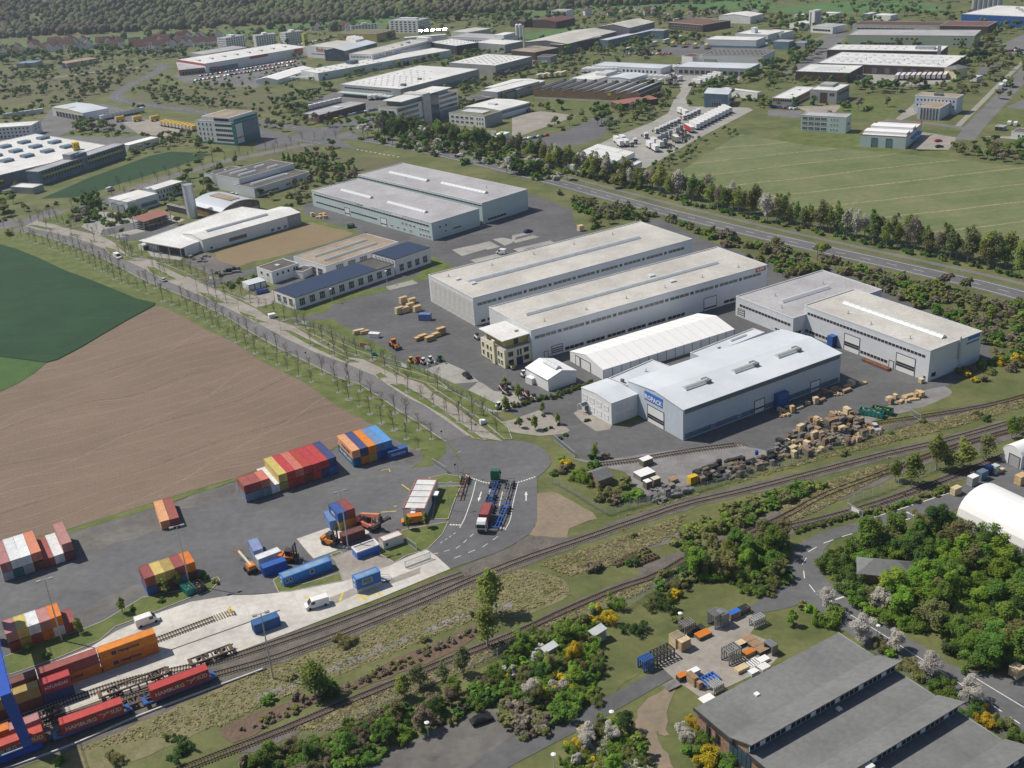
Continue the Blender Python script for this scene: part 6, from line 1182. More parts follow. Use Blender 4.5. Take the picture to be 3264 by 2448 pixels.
def thicket(poly,n,where,mix,r0,r1,trees=0,h0=6,h1=10,seed=1,mind=1.2,avoid=()):
 """individual shrubs and trees filling an area"""
 pts=scatter(poly,n+trees,seed,mind);g=random.Random(seed)
 for i,(x,y) in enumerate(pts):
  if any((x-a)**2+(y-b)**2<c*c for a,b,c in avoid):continue
  lf=g.choice(mix)
  if i<trees:tree(x,y,g.uniform(h0,h1),'round',lf,LEAFWORD[lf]+' tree '+where,LEAFWORD[lf]+' trees '+where,wide=g.uniform(.85,1.2))
  else:shrub(x,y,g.uniform(r0,r1),lf,LEAFWORD[lf]+' shrub '+where,LEAFWORD[lf]+' shrubs '+where,tall=g.uniform(.8,1.25))
  # --- avenue of bare young trees
def bare_tree(var):
 g=random.Random(100+var);b=MB();b.tube((0,0,-.1),(.05,0,3.2),.10,.075,5).tube((.05,0,3.2),(0,.05,6.6),.075,.02,4)
 t=MB()
 for i in range(24):
  z=2.2+4.0*i/24;a=g.uniform(0,6.28);L=(1.5-.9*abs(z-3.6)/3)*g.uniform(.8,1.2);e=(L*math.cos(a),L*math.sin(a),z+L*1.15)
  b.tube((0,0,z),e,.032,.012,3)
  for k in range(5):
   f=g.uniform(.35,1);s=Vector((0,0,z)).lerp(Vector(e),f);a2=a+g.uniform(-1.2,1.2);l=g.uniform(.4,.8)
   t.tube(s,s+Vector((l*math.cos(a2)*.7,l*math.sin(a2)*.7,l*.8)),.02,.008,3)
 return b.mesh('trunk','bark'),t.mesh('crown','bark')
BT=[bare_tree(i) for i in range(4)]
PIT=MB().prism([(1.15*math.cos(a)+.1*math.sin(3*a),1.15*math.sin(a)) for a in [2*PI*i/12 for i in range(12)]],0,.03).mesh('tree_pit','gravel')
def avenue(pts,step,off,where,start=2,z=.04,pit=True,cond=None):
 k=0
 for x,y,a in along(pts,step,off,start):
  k+=1
  if (cond and not cond(x,y)) or rnd.random()<.07:continue
  r=empty('avenue_tree',(x+rnd.uniform(-.3,.3),y+rnd.uniform(-.3,.3),z),rnd.uniform(0,6.28));s=rnd.uniform(.65,1.2);r.scale=(s,s,s*rnd.uniform(.9,1.1));r.rotation_euler.x=rnd.uniform(-.05,.05)
  tag(r,'bare young tree %s, %s from far end'%(where,ordinal(k)),'tree','bare trees '+where)
  t,c=BT[rnd.randrange(4)];put('trunk',t,r);put('crown',c,r)
  if pit:put('tree_pit',PIT,r,(0,0,.01))
avenue(R_lo[1:],7.6,-2.2,'at the field kerb of the avenue',z=.04)
avenue(R_lo[1:],7.6,-8.5,'in the outer row of the field verge',5,.04)
isl= lambda x,y:any(inside((x,y),q) for q in ISL)
avenue(R_up,7.6,2.4,'on the islands beside the avenue',3,.16,cond=isl)
avenue(P_far,7.6,2.0,'behind the footpath of the avenue',3,.12)
avenue(AV2[6:],9,6.5,'on the inner side of the side road',z=0,pit=False);avenue(AV2[6:],9,-6.5,'on the outer side of the side road',z=0,pit=False)
# --- belts along the highway
g=random.Random(3)
belt=[(x,y) for x,y,a in along(HWY[:int(nh*.47)],4.2,-21)]
mixb=['leaf_birch','leaf_birch','leaf_olive','leaf_haze','twig','leaf_mid','leaf_birch','leaf_white','leaf_olive','leaf_birch']
for i,(x,y) in enumerate(belt):
 if y>640:mixc=['leaf_mid','leaf_olive','leaf_birch','twig','leaf_dark']
 else:mixc=mixb
 for k in range(2):
  lf=g.choice(mixc);tree(x+g.uniform(-2,2),y+g.uniform(-5,6)+k*5,g.uniform(9,14.5),'birch' if lf!='leaf_dark' else 'round',lf,LEAFWORD[lf]+' tree in the belt north of the highway',LEAFWORD[lf]+' trees in the belt north of the highway',wide=g.uniform(1.0,1.5))
 lf=g.choice(['leaf_mid','leaf_olive','leaf_dark']);shrub(x+g.uniform(-2,2),y-6+g.uniform(-1,1),g.uniform(1.5,2.6),lf,LEAFWORD[lf]+' undergrowth shrub below the belt of birches',LEAFWORD[lf]+' undergrowth shrubs below the birches')
mx1=['leaf_mid','leaf_olive','leaf_brown','leaf_haze','twig','leaf_olive','leaf_birch']
thicket([(30.9,568.5),(57.8,537.1),(105.9,471.0),(136.1,433.3),(161.9,399.1),(185.0,366.3),(202.5,339.9),(187.6,311.5),(168.6,329.9),(159.3,337.5),(156.1,357.2),(143.8,388.2),(132.4,420.5),(110.8,416.5),(94.1,473.8),(74.9,512.1),(48.5,514.7)],330,'between highway and white halls',mx1,1.6,3.2,26,5,8,4)
thicket([(37.4,542.4),(74.0,506.0),(53.7,501.7),(40.3,497.4)],16,'on the lawn behind the central halls',['leaf_mid','leaf_olive'],2,3.4,4,5,7,41)
thicket([(-92.4,743.3),(-58.8,702.1),(-20.0,652.6),(28.5,588.6),(40.4,612.3),(21.2,648.6),(-3.2,674.4),(-32.9,724.0),(-75.1,759.9)],100,'in front of the office block by the highway',['leaf_mid','leaf_dark','leaf_olive','leaf_mid','leaf_white'],2,3.6,50,6,11,5)
thicket([(-128.2,713.0),(-108.7,700.5),(-83.7,656.2),(-82.8,633.4),(-100.1,611.8),(-106.0,588.8),(-121.2,597.6),(-115.3,626.4)],44,'left of the double warehouse',['leaf_mid','leaf_olive','leaf_brown'],2,3.4,22,5,8.5,6)
thicket([(138.5,320.0),(156.8,328.1),(173.6,334.9),(188.7,334.2),(173.4,303.4),(162.2,315.9),(145.5,308.1)],44,'behind the right hand hall',['leaf_mid','leaf_yellow','leaf_olive','leaf_brown'],1.6,3,0,seed=7)
# --- around the left group
thicket([(-234.9,590.4),(-235.5,627.5),(-226.4,629.5),(-216.7,601.7),(-218.6,588.3),(-218.6,574.9),(-228.8,585.0)],26,'at the side road corner',['leaf_mid','leaf_dark','leaf_olive'],1.8,3.2,8,5,8,8)
thicket([(-218.5,586.3),(-207.5,585.5),(-199.5,591.3),(-191.9,595.3),(-184.9,597.6),(-180.9,590.5),(-191.4,573.8),(-199.8,566.6),(-207.0,562.9)],34,'before the steel gantry',['leaf_mid','leaf_olive','leaf_dark'],1.3,2.6,3,4,6,9)
for p,h_,lf in (((-166.5,558.5),5.5,'leaf_olive'),((-169.7,632.0),6.5,'leaf_mid'),((-182.6,611.4),5,'leaf_mid'),((-191.9,547.0),4,'leaf_dark'),((-131.5,604.2),6,'leaf_dark'),((-124.0,596.0),6,'leaf_olive')):
 tree(*p,h_,'round',lf,LEAFWORD[lf]+' tree standing among the halls by the silo','trees by the silo',wide=1.1)
thicket([(-85.5,487.4),(-68.2,517.8),(-65.1,520.9),(-68.4,508.4),(-82.6,481.7)],14,'along the stubble field edge',['leaf_mid','leaf_dark'],.6,1.2,0,seed=10)
thicket([(-120.2,456.4),(-108.8,467.2),(-108.3,461.7),(-113.8,456.4),(-117.1,449.4)],14,'beside the white triple garage',['leaf_mid','leaf_olive'],1,1.8,0,seed=11)
# --- near terminal and blue hall
for i,(p,rr,lf) in enumerate((((14.4,274.8),2.2,'leaf_yellow'),((12.9,275.7),1.8,'leaf_fresh'),((17.2,265.1),3.4,'leaf_fresh'),((20.5,272.6),2.2,'leaf_mid'),((24.9,277.4),1.8,'leaf_brown'),((21.6,277.9),1.8,'leaf_dark'),((27.1,262.5),3.4,'leaf_olive'),((28.1,259.8),2.6,'leaf_olive'),((31.8,255.0),2.6,'leaf_fresh'),((12.2,270.4),2.0,'leaf_brown'),((9.8,269.4),1.6,'leaf_mid'),((20.5,259.6),2.4,'leaf_olive'),((24.0,256.7),2.8,'leaf_olive'),((25.4,252.8),2.4,'leaf_brown'),((21.2,254.0),2.2,'leaf_olive'),((27.9,253.1),2.2,'leaf_mid'))):
 shrub(*p,rr,lf,'%s bush round the brick hut, %s of the clump'%(LEAFWORD[lf],ordinal(i+1)),'bushes round the brick hut')
tree(*(22.3,277.8),5.0,'birch','leaf_fresh','slim bright green tree between gate and brick hut',wide=1.3)
for i,p in enumerate(((1.9,319.8),(-2.4,329.7),(1.7,320.6),(8.9,309.3),(6.0,297.8),(12.9,300.7),(1.4,300.1),(-2.5,312.8))):tree(*p,(6,4,5,4,5,4,4,5)[i],'birch','leaf_birch','slim young green tree in the car parks by the white halls, %s one'%ordinal(i+1),'young car park trees',wide=1.2)
for i,(x,y,a) in enumerate(along([(-5.1,313.9),(1.4,315.1),(7.2,318.5),(12.1,320.4)],1.7)):shrub(x,y,1.25,'leaf_hedge','clipped hedge bush along the car park, %s from the left'%ordinal(i+1),'hedge along the machine car park',tall=1.25)
for i,(x,y,a) in enumerate(along([(13.0,318.9),(17.0,322.8),(22.3,325.6),(26.3,329.1)],1.7)):shrub(x,y,1.3,'leaf_hedge','clipped hedge bush beside the white gable shed, %s from the left'%ordinal(i+1),'hedge beside the gable shed',tall=1.25)
for i,p in enumerate(((0.2,303.0),(1.8,304.0),(4.6,305.1),(9.0,307.3),(9.1,297.3),(10.6,298.3),(13.2,299.8),(13.3,291.4),(15.1,293.4),(21.7,301.1),(22.7,301.8),(25.0,302.7),(30.1,297.3),(31.1,297.1),(14.4,292.7))):shrub(*p,.9,'leaf_dark','low planted bush in the beds of the blue hall car park','car park bed bushes')
# --- terminal trees and bushes
for p,rr,lf in (((-79.2,230.5),1.6,'leaf_mid'),((-113.8,206.9),1.5,'leaf_fresh'),((-76.0,227.9),1.2,'leaf_olive'),((-93.3,218.6),1.1,'leaf_dark'),((-87.1,221.1),1.2,'leaf_dark'),((-108.4,203.1),1.3,'leaf_dark')):shrub(*p,rr,lf,LEAFWORD[lf]+' bush on the grass strip between yard and apron','bushes on the terminal grass strip')
for p in ((-84.4,226.9),(-95.6,217.9),(-86.9,224.4),(-103.4,210.9),(-24.6,246.7),(-29.4,246.2)):tree(*p,4.6,'birch','leaf_birch','thin young tree on the terminal grass strips','thin young terminal trees',wide=1.1)
# --- rail corridor
for p,h_,lf,w_,l in (((-9.3,196.3),11,'leaf_birch',1.3,'tall birch between the tracks, front'),((-8.2,207.5),12,'leaf_birch',1.3,'tall birch between the tracks, behind'),((-45.2,183.0),9.5,'leaf_birch',1.7,'leaning birch with white trunk on the earth bank'),((-26.6,180.8),6,'leaf_birch',1.6,'pale birch below the old track'),((-23.5,184.0),6,'leaf_haze',1.6,'second pale birch below the old track'),((-14.5,187.2),7,'leaf_haze',1.4,'thin birch leaning over the old track'),((-18.7,185.7),5,'leaf_haze',1.4,'small birch by the old fence'),((112.4,258.1),11,'leaf_birch',1.3,'tall slim birch beside the working track'),((103.5,251.8),9.5,'leaf_birch',1.6,'broad birch near the yellow signal'),((119.6,258.4),8.5,'leaf_birch',1.8,'broad light green tree beside the grey crates'),((99.8,253.6),6.5,'leaf_birch',1.5,'light green tree before the wire fence'),((127.6,262.4),7.5,'leaf_olive',1.7,'olive tree behind the grey crates'),((115.6,257.7),6,'leaf_mid',1.6,'dark tree beside the grey crates'),((139.0,272.4),7,'leaf_fresh',1.5,'bright tree by the arch shed'),((142.6,274.7),6,'leaf_birch',1.5,'light green tree behind the arch shed')):tree(*p,h_,'birch',lf,l,wide=w_)
for i,(p,rr,lf) in enumerate((((-40.8,201.0),2.4,'leaf_olive'),((-50.7,189.9),1.3,'leaf_olive'),((-42.4,184.2),2.6,'leaf_dark'),((-44.0,187.3),2.0,'leaf_mid'),((-23.7,199.5),1.6,'leaf_olive'),((-11.9,207.4),1.8,'leaf_olive'),((-73.0,173.9),1.8,'leaf_olive'),((-70.0,169.4),2.6,'leaf_dark'),((-82.6,168.7),2.2,'leaf_olive'),((-55.1,182.3),2.0,'leaf_mid'),((-49.2,183.1),2.0,'leaf_brown'),((17.5,222.9),2.4,'leaf_brown'),((25.1,223.4),2.0,'leaf_dark'),((29.3,225.9),1.8,'leaf_olive'),((27.1,235.0),1.4,'leaf_olive'),((90.4,269.2),1.6,'leaf_olive'),((119.1,285.7),1.6,'leaf_olive'),((136.6,283.8),1.8,'leaf_dark'),((136.5,287.6),1.6,'leaf_olive'),((-94.0,168.8),1.6,'leaf_mid'),((107.4,279.4),1.0,'leaf_dark'))):shrub(*p,rr,lf,'%s shrub standing alone in the rail corridor, %s from the left lot'%(LEAFWORD[lf],ordinal(i+1)),'lone shrubs in the rail corridor',tall=.9)
mo=['leaf_olive','leaf_olive','leaf_mid','leaf_birch']
thicket([(36.0,230.7),(40.1,234.4),(45.9,240.8),(53.1,245.6),(61.5,249.1),(65.3,251.0),(75.7,255.7),(81.0,252.5),(72.1,247.7),(66.8,244.9),(63.5,243.6),(55.6,236.2),(49.1,233.3),(43.0,231.4),(41.2,227.5),(37.3,228.0)],62,'on the island between the tracks',mo,1.5,2.5,0,seed=12)
thicket([(39.5,217.8),(44.8,225.5),(53.8,228.0),(59.8,228.2),(61.7,231.1),(63.7,227.7),(63.1,224.2),(58.5,214.6),(49.1,212.9)],60,'along the inside of the works road bend',['leaf_mid','leaf_fresh','leaf_olive','leaf_mid','leaf_olive','leaf_birch','leaf_mid','leaf_fresh','leaf_yellow'],1.8,3.0,14,5,8,13)
thicket([(56.6,214.8),(61.4,214.2),(59.2,211.2),(54.9,207.6),(51.9,207.5),(50.4,212.7),(46.8,215.0),(37.2,214.3),(34.2,212.4),(31.3,211.3),(30.6,215.1),(38.2,219.9),(47.1,223.3),(57.3,217.6)],40,'above the storage yard',['leaf_mid','leaf_olive','leaf_dark'],1.6,2.8,5,5,7,14)
for x,y,a in along([(67.9,231.9),(76.2,235.7),(86.8,238.8)],1.6):shrub(x,y,1.2,'leaf_hedge','low hedge bush along the wire fence of the works road','hedge along the works road fence')
thicket([(88.1,239.2),(99.1,242.8),(112.4,249.4),(111.5,247.1),(100.1,241.5),(88.4,237.4)],20,'between siding and works road',['leaf_olive','leaf_mid'],.9,1.6,0,seed=15)
WOOD=[(71.0,214.0),(72.6,217.6),(77.0,221.0),(84.4,225.1),(91.8,227.8),(99.7,228.4),(105.2,226.6),(106.5,220.8),(113.9,208.7),(117.9,201.0),(105.6,175.5),(100.1,178.2),(91.2,177.4),(87.6,181.8),(87.5,184.8),(92.1,188.2),(92.2,192.2),(90.3,190.0),(83.8,189.2),(79.5,194.5),(73.8,203.6),(73.8,207.2),(74.9,212.5)]
thicket(WOOD,150,'in the woodland by the works road',['leaf_fresh','leaf_mid','leaf_mid','leaf_olive','leaf_dark','leaf_fresh','leaf_mid','leaf_fresh'],2.4,3.8,62,6,9.5,16,2.2,avoid=[(*(82.2,210.3),8),(*(96.3,215.6),3)])
# bottom thickets
thicket([(-57.0,167.2),(-45.9,168.6),(-37.2,172.0),(-28.7,175.4),(-26.0,177.6),(-16.6,181.2),(-7.0,184.9),(-4.4,180.6),(-8.3,177.5),(-15.3,174.1),(-21.5,171.1),(-25.5,168.9),(-31.9,163.8),(-33.9,161.9),(-55.9,161.3)],96,'between old track and car park',['leaf_mid','leaf_fresh','leaf_mid','leaf_olive','leaf_brown','leaf_dark'],1.3,2.4,12,4.0,6,17)
thicket([(-5.0,195.8),(1.3,199.6),(7.1,201.4),(12.3,201.7),(14.2,200.2),(15.0,192.8),(14.0,187.5),(12.4,181.4),(11.4,175.8),(8.3,172.7),(5.0,170.7),(1.5,175.1),(-3.0,178.3),(-6.2,184.4)],110,'left of the mown slope',['leaf_mid','leaf_fresh','leaf_mid','leaf_olive','leaf_white','leaf_yellow','leaf_mid','leaf_olive','leaf_fresh','leaf_mid','leaf_birch','leaf_dark'],1.5,2.8,12,4.5,6.5,18)
thicket([(-4.4,179.2),(0.1,175.3),(2.8,170.0),(0.9,167.2),(-2.3,166.3),(-6.0,172.2),(-5.7,177.2)],34,'beside the works road, leafless',['leaf_brown','twig','leaf_bare','leaf_olive'],1.2,2.0,0,seed=19)
thicket([(6.2,163.6),(11.0,167.2),(14.8,168.4),(17.8,166.9),(19.1,163.2),(20.6,156.8),(20.3,152.7),(5.5,154.1),(5.6,160.6)],56,'at the bottom edge of the picture',['leaf_mid','leaf_fresh','leaf_white','leaf_mid','leaf_yellow','leaf_olive','leaf_mid','leaf_olive','leaf_fresh','leaf_mid','leaf_birch','leaf_dark'],1.4,2.4,5,4,5.5,20)
for i,(p,rr,lf) in enumerate((((28.4,164.5),2.4,'leaf_white'),((28.0,160.8),1.2,'leaf_fresh'),((30.9,167.2),2.0,'leaf_yellow'),((31.4,162.4),2.2,'leaf_mid'),((31.6,156.9),3.0,'leaf_yellow'),((29.5,159.5),1.8,'leaf_mid'),((34.6,155.4),2.4,'leaf_mid'),((33.3,208.4),2.0,'leaf_yellow'),((17.5,202.4),2.6,'leaf_yellow'),((13.6,202.0),2.0,'leaf_yellow'),((30.1,205.2),3.0,'leaf_dark'),((28.8,206.7),2.4,'leaf_olive'),((23.1,197.5),2.4,'leaf_dark'),((20.2,207.3),2.4,'leaf_fresh'),((15.3,206.1),2.2,'leaf_fresh'),((32.5,200.2),1.6,'leaf_olive'),((61.4,202.5),1.6,'leaf_olive'),((62.2,200.6),1.8,'leaf_fresh'),((66.3,196.0),3.4,'leaf_mid'),((63.9,195.4),2.6,'leaf_fresh'),((74.2,186.3),2.2,'leaf_olive'),((74.7,183.6),1.8,'leaf_fresh'),((76.7,178.9),2.2,'leaf_olive'),((77.6,176.3),2.2,'leaf_olive'),((80.2,173.2),2.4,'leaf_mid'),((82.0,170.6),2.6,'leaf_mid'),((84.1,165.1),2.2,'leaf_mid'),((86.0,162.6),2.2,'leaf_yellow'),((88.2,161.1),2.2,'leaf_olive'),((89.3,158.2),2.4,'leaf_mid'))):shrub(*p,rr,lf,'%s shrub round the brick factory lawns, %s of the planting'%(LEAFWORD[lf],ordinal(i+1)),'shrubs round the brick factory')
for i,(p,h_) in enumerate((((66.3,201.5),5.5),((70.2,189.1),6.5),((76.2,184.9),5),((80.3,176.4),6),((84.8,168.0),6),((77.6,200.2),5.5),((78.6,198.8),5),((9.7,164.8),4.5),((14.3,164.0),4.5))):tree(*p,h_,'round','leaf_white','white blossoming tree by the works road, %s from the bend'%ordinal(i+1),'blossom trees by the works road',wide=1.15)
tree(*(57.5,195.7),4.5,'round','leaf_fresh','small standard tree on the factory lawn',wide=.9)
# --- middle distance and far trees
def farwood(poly,n,where,mix,h0,h1,seed,shape='round',mind=4):
 g=random.Random(seed)
 for x,y in scatter(poly,n,seed,mind):
  lf=g.choice(mix);tree(x,y,g.uniform(h0,h1),shape,lf,LEAFWORD[lf]+' tree '+where,LEAFWORD[lf]+' trees '+where,hill_z(x,y),wide=g.uniform(1,1.5))
fm=['leaf_mid','leaf_haze','leaf_dark','leaf_olive','leaf_mid']
farwood([(65.9,783.3),(79.0,791.5),(117.2,799.4),(121.7,775.6),(113.7,749.5),(95.7,732.3),(69.1,697.6),(67.6,726.8)],34,'beside the truck yard ramp',fm,5,9,31)
farwood([(141.9,813.0),(161.2,834.6),(171.2,845.7),(174.3,865.5),(198.9,888.3),(226.7,923.6),(235.3,919.7),(288.8,1017.8),(284.2,975.9),(257.6,921.9),(228.7,875.3),(211.6,860.6),(194.1,846.6),(148.9,796.4)],50,'between depot and brown walled factory',fm,6,10,32)
farwood([(78.1,600.9),(113.9,659.9),(149.9,698.8),(150.5,681.0),(124.8,643.9),(89.6,592.4)],30,'on the slope below the truck yard',['leaf_dark','leaf_mid','leaf_olive'],2.5,4.5,33,mind=3)
farwood([(261.0,818.9),(306.1,780.9),(300.1,764.7),(263.5,774.6),(253.3,783.3)],22,'behind the fresh lawn at the upper right',fm,5,9,34)
farwood([(251.4,610.1),(270.7,615.9),(290.7,600.6),(296.5,587.4),(281.2,554.7),(273.4,562.1),(246.9,588.7)],34,'at the corner of the pale field',['leaf_olive','leaf_mid','twig'],4,7,35)
farwood([(367.2,883.4),(403.2,924.0),(445.0,1014.0),(448.8,1003.7),(428.4,960.6),(393.4,895.9),(374.9,811.8),(335.8,755.0),(347.7,823.7)],26,'by the right hand road',['leaf_mid','leaf_olive','leaf_conifer'],6,11,36)
farwood([(309.2,789.2),(354.7,799.9),(331.0,743.6),(308.9,734.9)],12,'in the rough field behind the office slab',['leaf_olive','twig'],3,5,37)
farwood([(-171.5,899.0),(-160.9,920.5),(-143.1,951.6),(-139.4,984.9),(-133.0,982.2),(-132.5,936.2),(-147.1,889.8),(-136.9,830.2),(-140.2,822.7),(-164.5,867.3)],40,'left of the wholesale yard',['leaf_dark','leaf_mid','leaf_haze'],5,9,38)
farwood([(-136.0,1008.0),(-107.4,1034.5),(-67.1,1071.9),(-23.9,1104.0),(21.2,1113.6),(21.9,1089.6),(-23.5,1066.1),(-55.4,1052.2),(-96.5,1029.7),(-126.7,979.6)],36,'between the long store and the wholesale hall',fm,4,7,39)
farwood([(-26.5,910.2),(-3.9,934.4),(-5.0,907.0),(-21.4,866.7)],14,'behind the white and blue office block',fm,4,7,40)
farwood([(-320.0,1010.6),(-315.6,1020.7),(-298.7,1008.0),(-263.3,960.1),(-220.9,917.5),(-185.5,884.5),(-181.8,864.3),(-215.2,890.6),(-263.9,938.9)],36,'along the curve of the highway',['leaf_dark','leaf_mid'],4,6.5,41,mind=3)
farwood([(-509.4,1195.9),(-479.6,1213.5),(-439.5,1203.5),(-397.1,1224.2),(-364.3,1217.3),(-338.8,1158.4),(-342.0,1095.4),(-343.4,1044.1),(-346.7,1003.6),(-374.2,997.2),(-414.9,1036.2),(-446.8,1036.8)],120,'in the scrub left of the highway curve',['leaf_dark','leaf_mid','leaf_haze','leaf_olive'],4,8,42)
farwood([(-565.1,1337.6),(-496.1,1332.2),(-451.3,1338.6),(-404.4,1315.5),(-385.0,1269.6),(-329.6,1251.7),(-317.0,1220.0),(-343.3,1207.5),(-426.0,1237.6),(-490.1,1242.2),(-528.0,1243.1)],70,'round the village and market',['leaf_haze','leaf_mid','leaf_dark'],7,12,43)
farwood([(-322.5,855.5),(-316.6,875.5),(-292.9,862.8),(-280.4,832.8),(-304.9,828.6)],18,'on the depot lawn',fm,6,9,44)
farwood([(-246.9,746.2),(-239.3,791.2),(-215.9,807.0),(-209.1,785.2),(-225.4,753.5),(-240.5,737.4)],22,'between depot and teal tower',['leaf_mid','leaf_olive','twig'],4,6,45)
farwood([(88.0,1231.2),(114.4,1246.8),(139.7,1368.4),(197.9,1343.9),(224.5,1302.7),(307.9,1261.7),(294.0,1203.9),(238.2,1237.5),(175.3,1191.9),(184.0,1259.2),(144.9,1293.8)],70,'round the far halls',['leaf_haze','leaf_mid','leaf_dark','leaf_white'],7,12,46)
farwood([(70.5,1089.1),(106.5,1095.1),(132.6,1089.9),(174.2,1145.3),(189.9,1101.7),(211.1,1125.2),(198.6,1064.2),(158.9,1045.2),(114.6,1029.8),(79.7,990.6),(60.3,973.3)],46,'between the far workshops',fm,6,10,47)
farwood([(291.8,1194.7),(325.1,1206.3),(363.2,1152.0),(350.6,1092.7),(318.2,1084.2),(294.0,1088.7),(281.5,1061.5),(277.3,1134.2)],40,'round the slim white tower',fm,6,10,48)
farwood([(416.4,1171.1),(451.5,1138.9),(502.0,1068.9),(519.5,1040.2),(494.0,986.9),(446.0,997.2),(461.6,1038.5),(439.1,1106.6)],44,'below the top right works',fm,6,10,49)
farwood([(210.5,855.7),(242.1,842.3),(263.8,828.0),(237.9,818.4),(220.3,825.6),(200.4,813.9)],16,'behind the modern grey office',fm,4,7,50)
farwood([(9.7,667.3),(25.9,641.3),(34.4,616.2),(64.3,591.8),(75.9,593.7),(72.7,560.3),(39.2,593.8),(8.3,618.3)],26,'before the white swap bodies',['leaf_mid','leaf_olive','leaf_white','leaf_birch'],6,9,51)
farwood([(-119.1,790.5),(-88.6,817.4),(-79.9,793.3),(-84.2,766.8),(-100.3,753.3)],18,'at the junction corner',['leaf_mid','leaf_dark'],4,7,52)
farwood([(-271.3,1027.1),(-219.3,1069.9),(-181.5,1109.7),(-174.7,1077.9),(-209.0,1013.8)],24,'in the store car park',['leaf_mid'],4,5.5,53,mind=12)
farwood([(-245.0,1210.8),(-227.0,1332.4),(-181.1,1308.0),(-217.1,1268.4),(-245.0,1210.8)],6,'behind the shopping hall',['leaf_dark'],6,9,54)
farwood([(-291.9,1468.2),(-222.5,1394.2),(-180.5,1393.2),(-128.7,1446.4),(-54.4,1378.1),(27.5,1286.0),(90.3,1260.7),(100.5,1393.4),(-41.9,1444.2),(-132.9,1500.5),(-212.4,1422.9)],90,'on the slope above the apartment blocks',['leaf_haze','leaf_mid','leaf_haze'],8,14,55)
for x,y,a in along([(-133.2,693.5),(-124.8,686.3),(-113.4,676.8),(-99.7,657.9),(-83.1,644.6)],5):tree(x,y,5.5,'conifer','leaf_fresh','slim pointed tree in the row behind the black roofed hall','pointed trees behind the black roofed hall',wide=1.3)
# scattered growth over the whole far district
def district():
 g=random.Random(77);n=0;hw=[Vector(p) for p in HWY[::3]]+[Vector(p) for p in AV2[::3]]
 for i in range(14000):
  y=560+900*g.random();x=g.uniform(-.55*y,.52*y)
  cl=math.sin(x/23+3*math.sin(y/61))+math.sin(y/31+2*math.sin(x/47))
  if cl<-.25 or n>2600 or not free(x,y,True) or any((Vector((x,y))-p).length<13 for p in hw):continue
  if y<720 and x>-100:continue
  lf=g.choice(fm+['leaf_olive','twig','leaf_birch']);n+=1
  if g.random()<.45:tree(x,y,g.uniform(4,9),'round',lf,'tree in the far district',None,wide=g.uniform(1,1.4))
  else:shrub(x,y,g.uniform(1.5,3.2),lf,'shrub in the far district')
district()
thicket([(-60.5,173.3),(-56.7,177.9),(-45.2,183.4),(-38.7,186.0),(-29.4,192.9),(-17.0,200.0),(-11.9,202.7),(-11.9,200.2),(-28.0,190.1),(-36.2,185.4),(-44.0,181.9),(-53.8,174.9)],60,'on the brown earth bank',['leaf_brown','twig','leaf_brown','leaf_bare','leaf_olive'],.5,1.1,0,seed=91)
# --- wooded hills: a mass nobody could count
def forest():
 g=np.random.default_rng(2);V=[];F=[]
 t=(1+5**.5)/2;ico=np.array([(-1,t,0),(1,t,0),(-1,-t,0),(1,-t,0),(0,-1,t),(0,1,t),(0,-1,-t),(0,1,-t),(t,0,-1),(t,0,1),(-t,0,-1),(-t,0,1)])/1.9
 tri=np.array([(0,11,5),(0,5,1),(0,1,7),(0,7,10),(0,10,11),(1,5,9),(5,11,4),(11,10,2),(10,7,6),(7,1,8),(3,9,4),(3,4,2),(3,2,6),(3,6,8),(3,8,9),(4,9,5),(2,4,11),(6,2,10),(8,6,7),(9,8,1)])
 k=0;n=0
 while n<24000:
  y=1330+2000*g.random()**1.25;x=g.uniform(-.62*y,.36*y)
  d=(y-1460)+.15*x
  if d<-10 and g.random()<.985:continue
  z=hill_z(x,y);r=g.uniform(2.6,6)*(1+.3*(y>2200))
  v=ico*np.array([r,r,r*1.25])*(.75+.5*g.random((12,1)))+np.array([x,y,z+r*.8]);V.append(v);F.append(tri+k);k+=12;n+=1
 V=np.concatenate(V);F=np.concatenate(F);me=bpy.data.meshes.new('forest');me.vertices.add(len(V));me.vertices.foreach_set('co',V.ravel().astype('f'))
 me.loops.add(F.size);me.loops.foreach_set('vertex_index',F.ravel().astype('i'));me.polygons.add(len(F));me.polygons.foreach_set('loop_start',np.arange(0,F.size,3).astype('i'));me.update(calc_edges=True)
 mat('forest_leaf',(.13,.115,.085),rgb2=(.125,.155,.06),var=.2,scale=.006,scale2=.11,rough=.9,spec=.1,detail=5)
 me.materials.append(M('forest_leaf'));o=put('forest',me);o['kind']='stuff';o['label']='dense wood covering the hills behind the town';o['category']='forest'
forest()
grow()
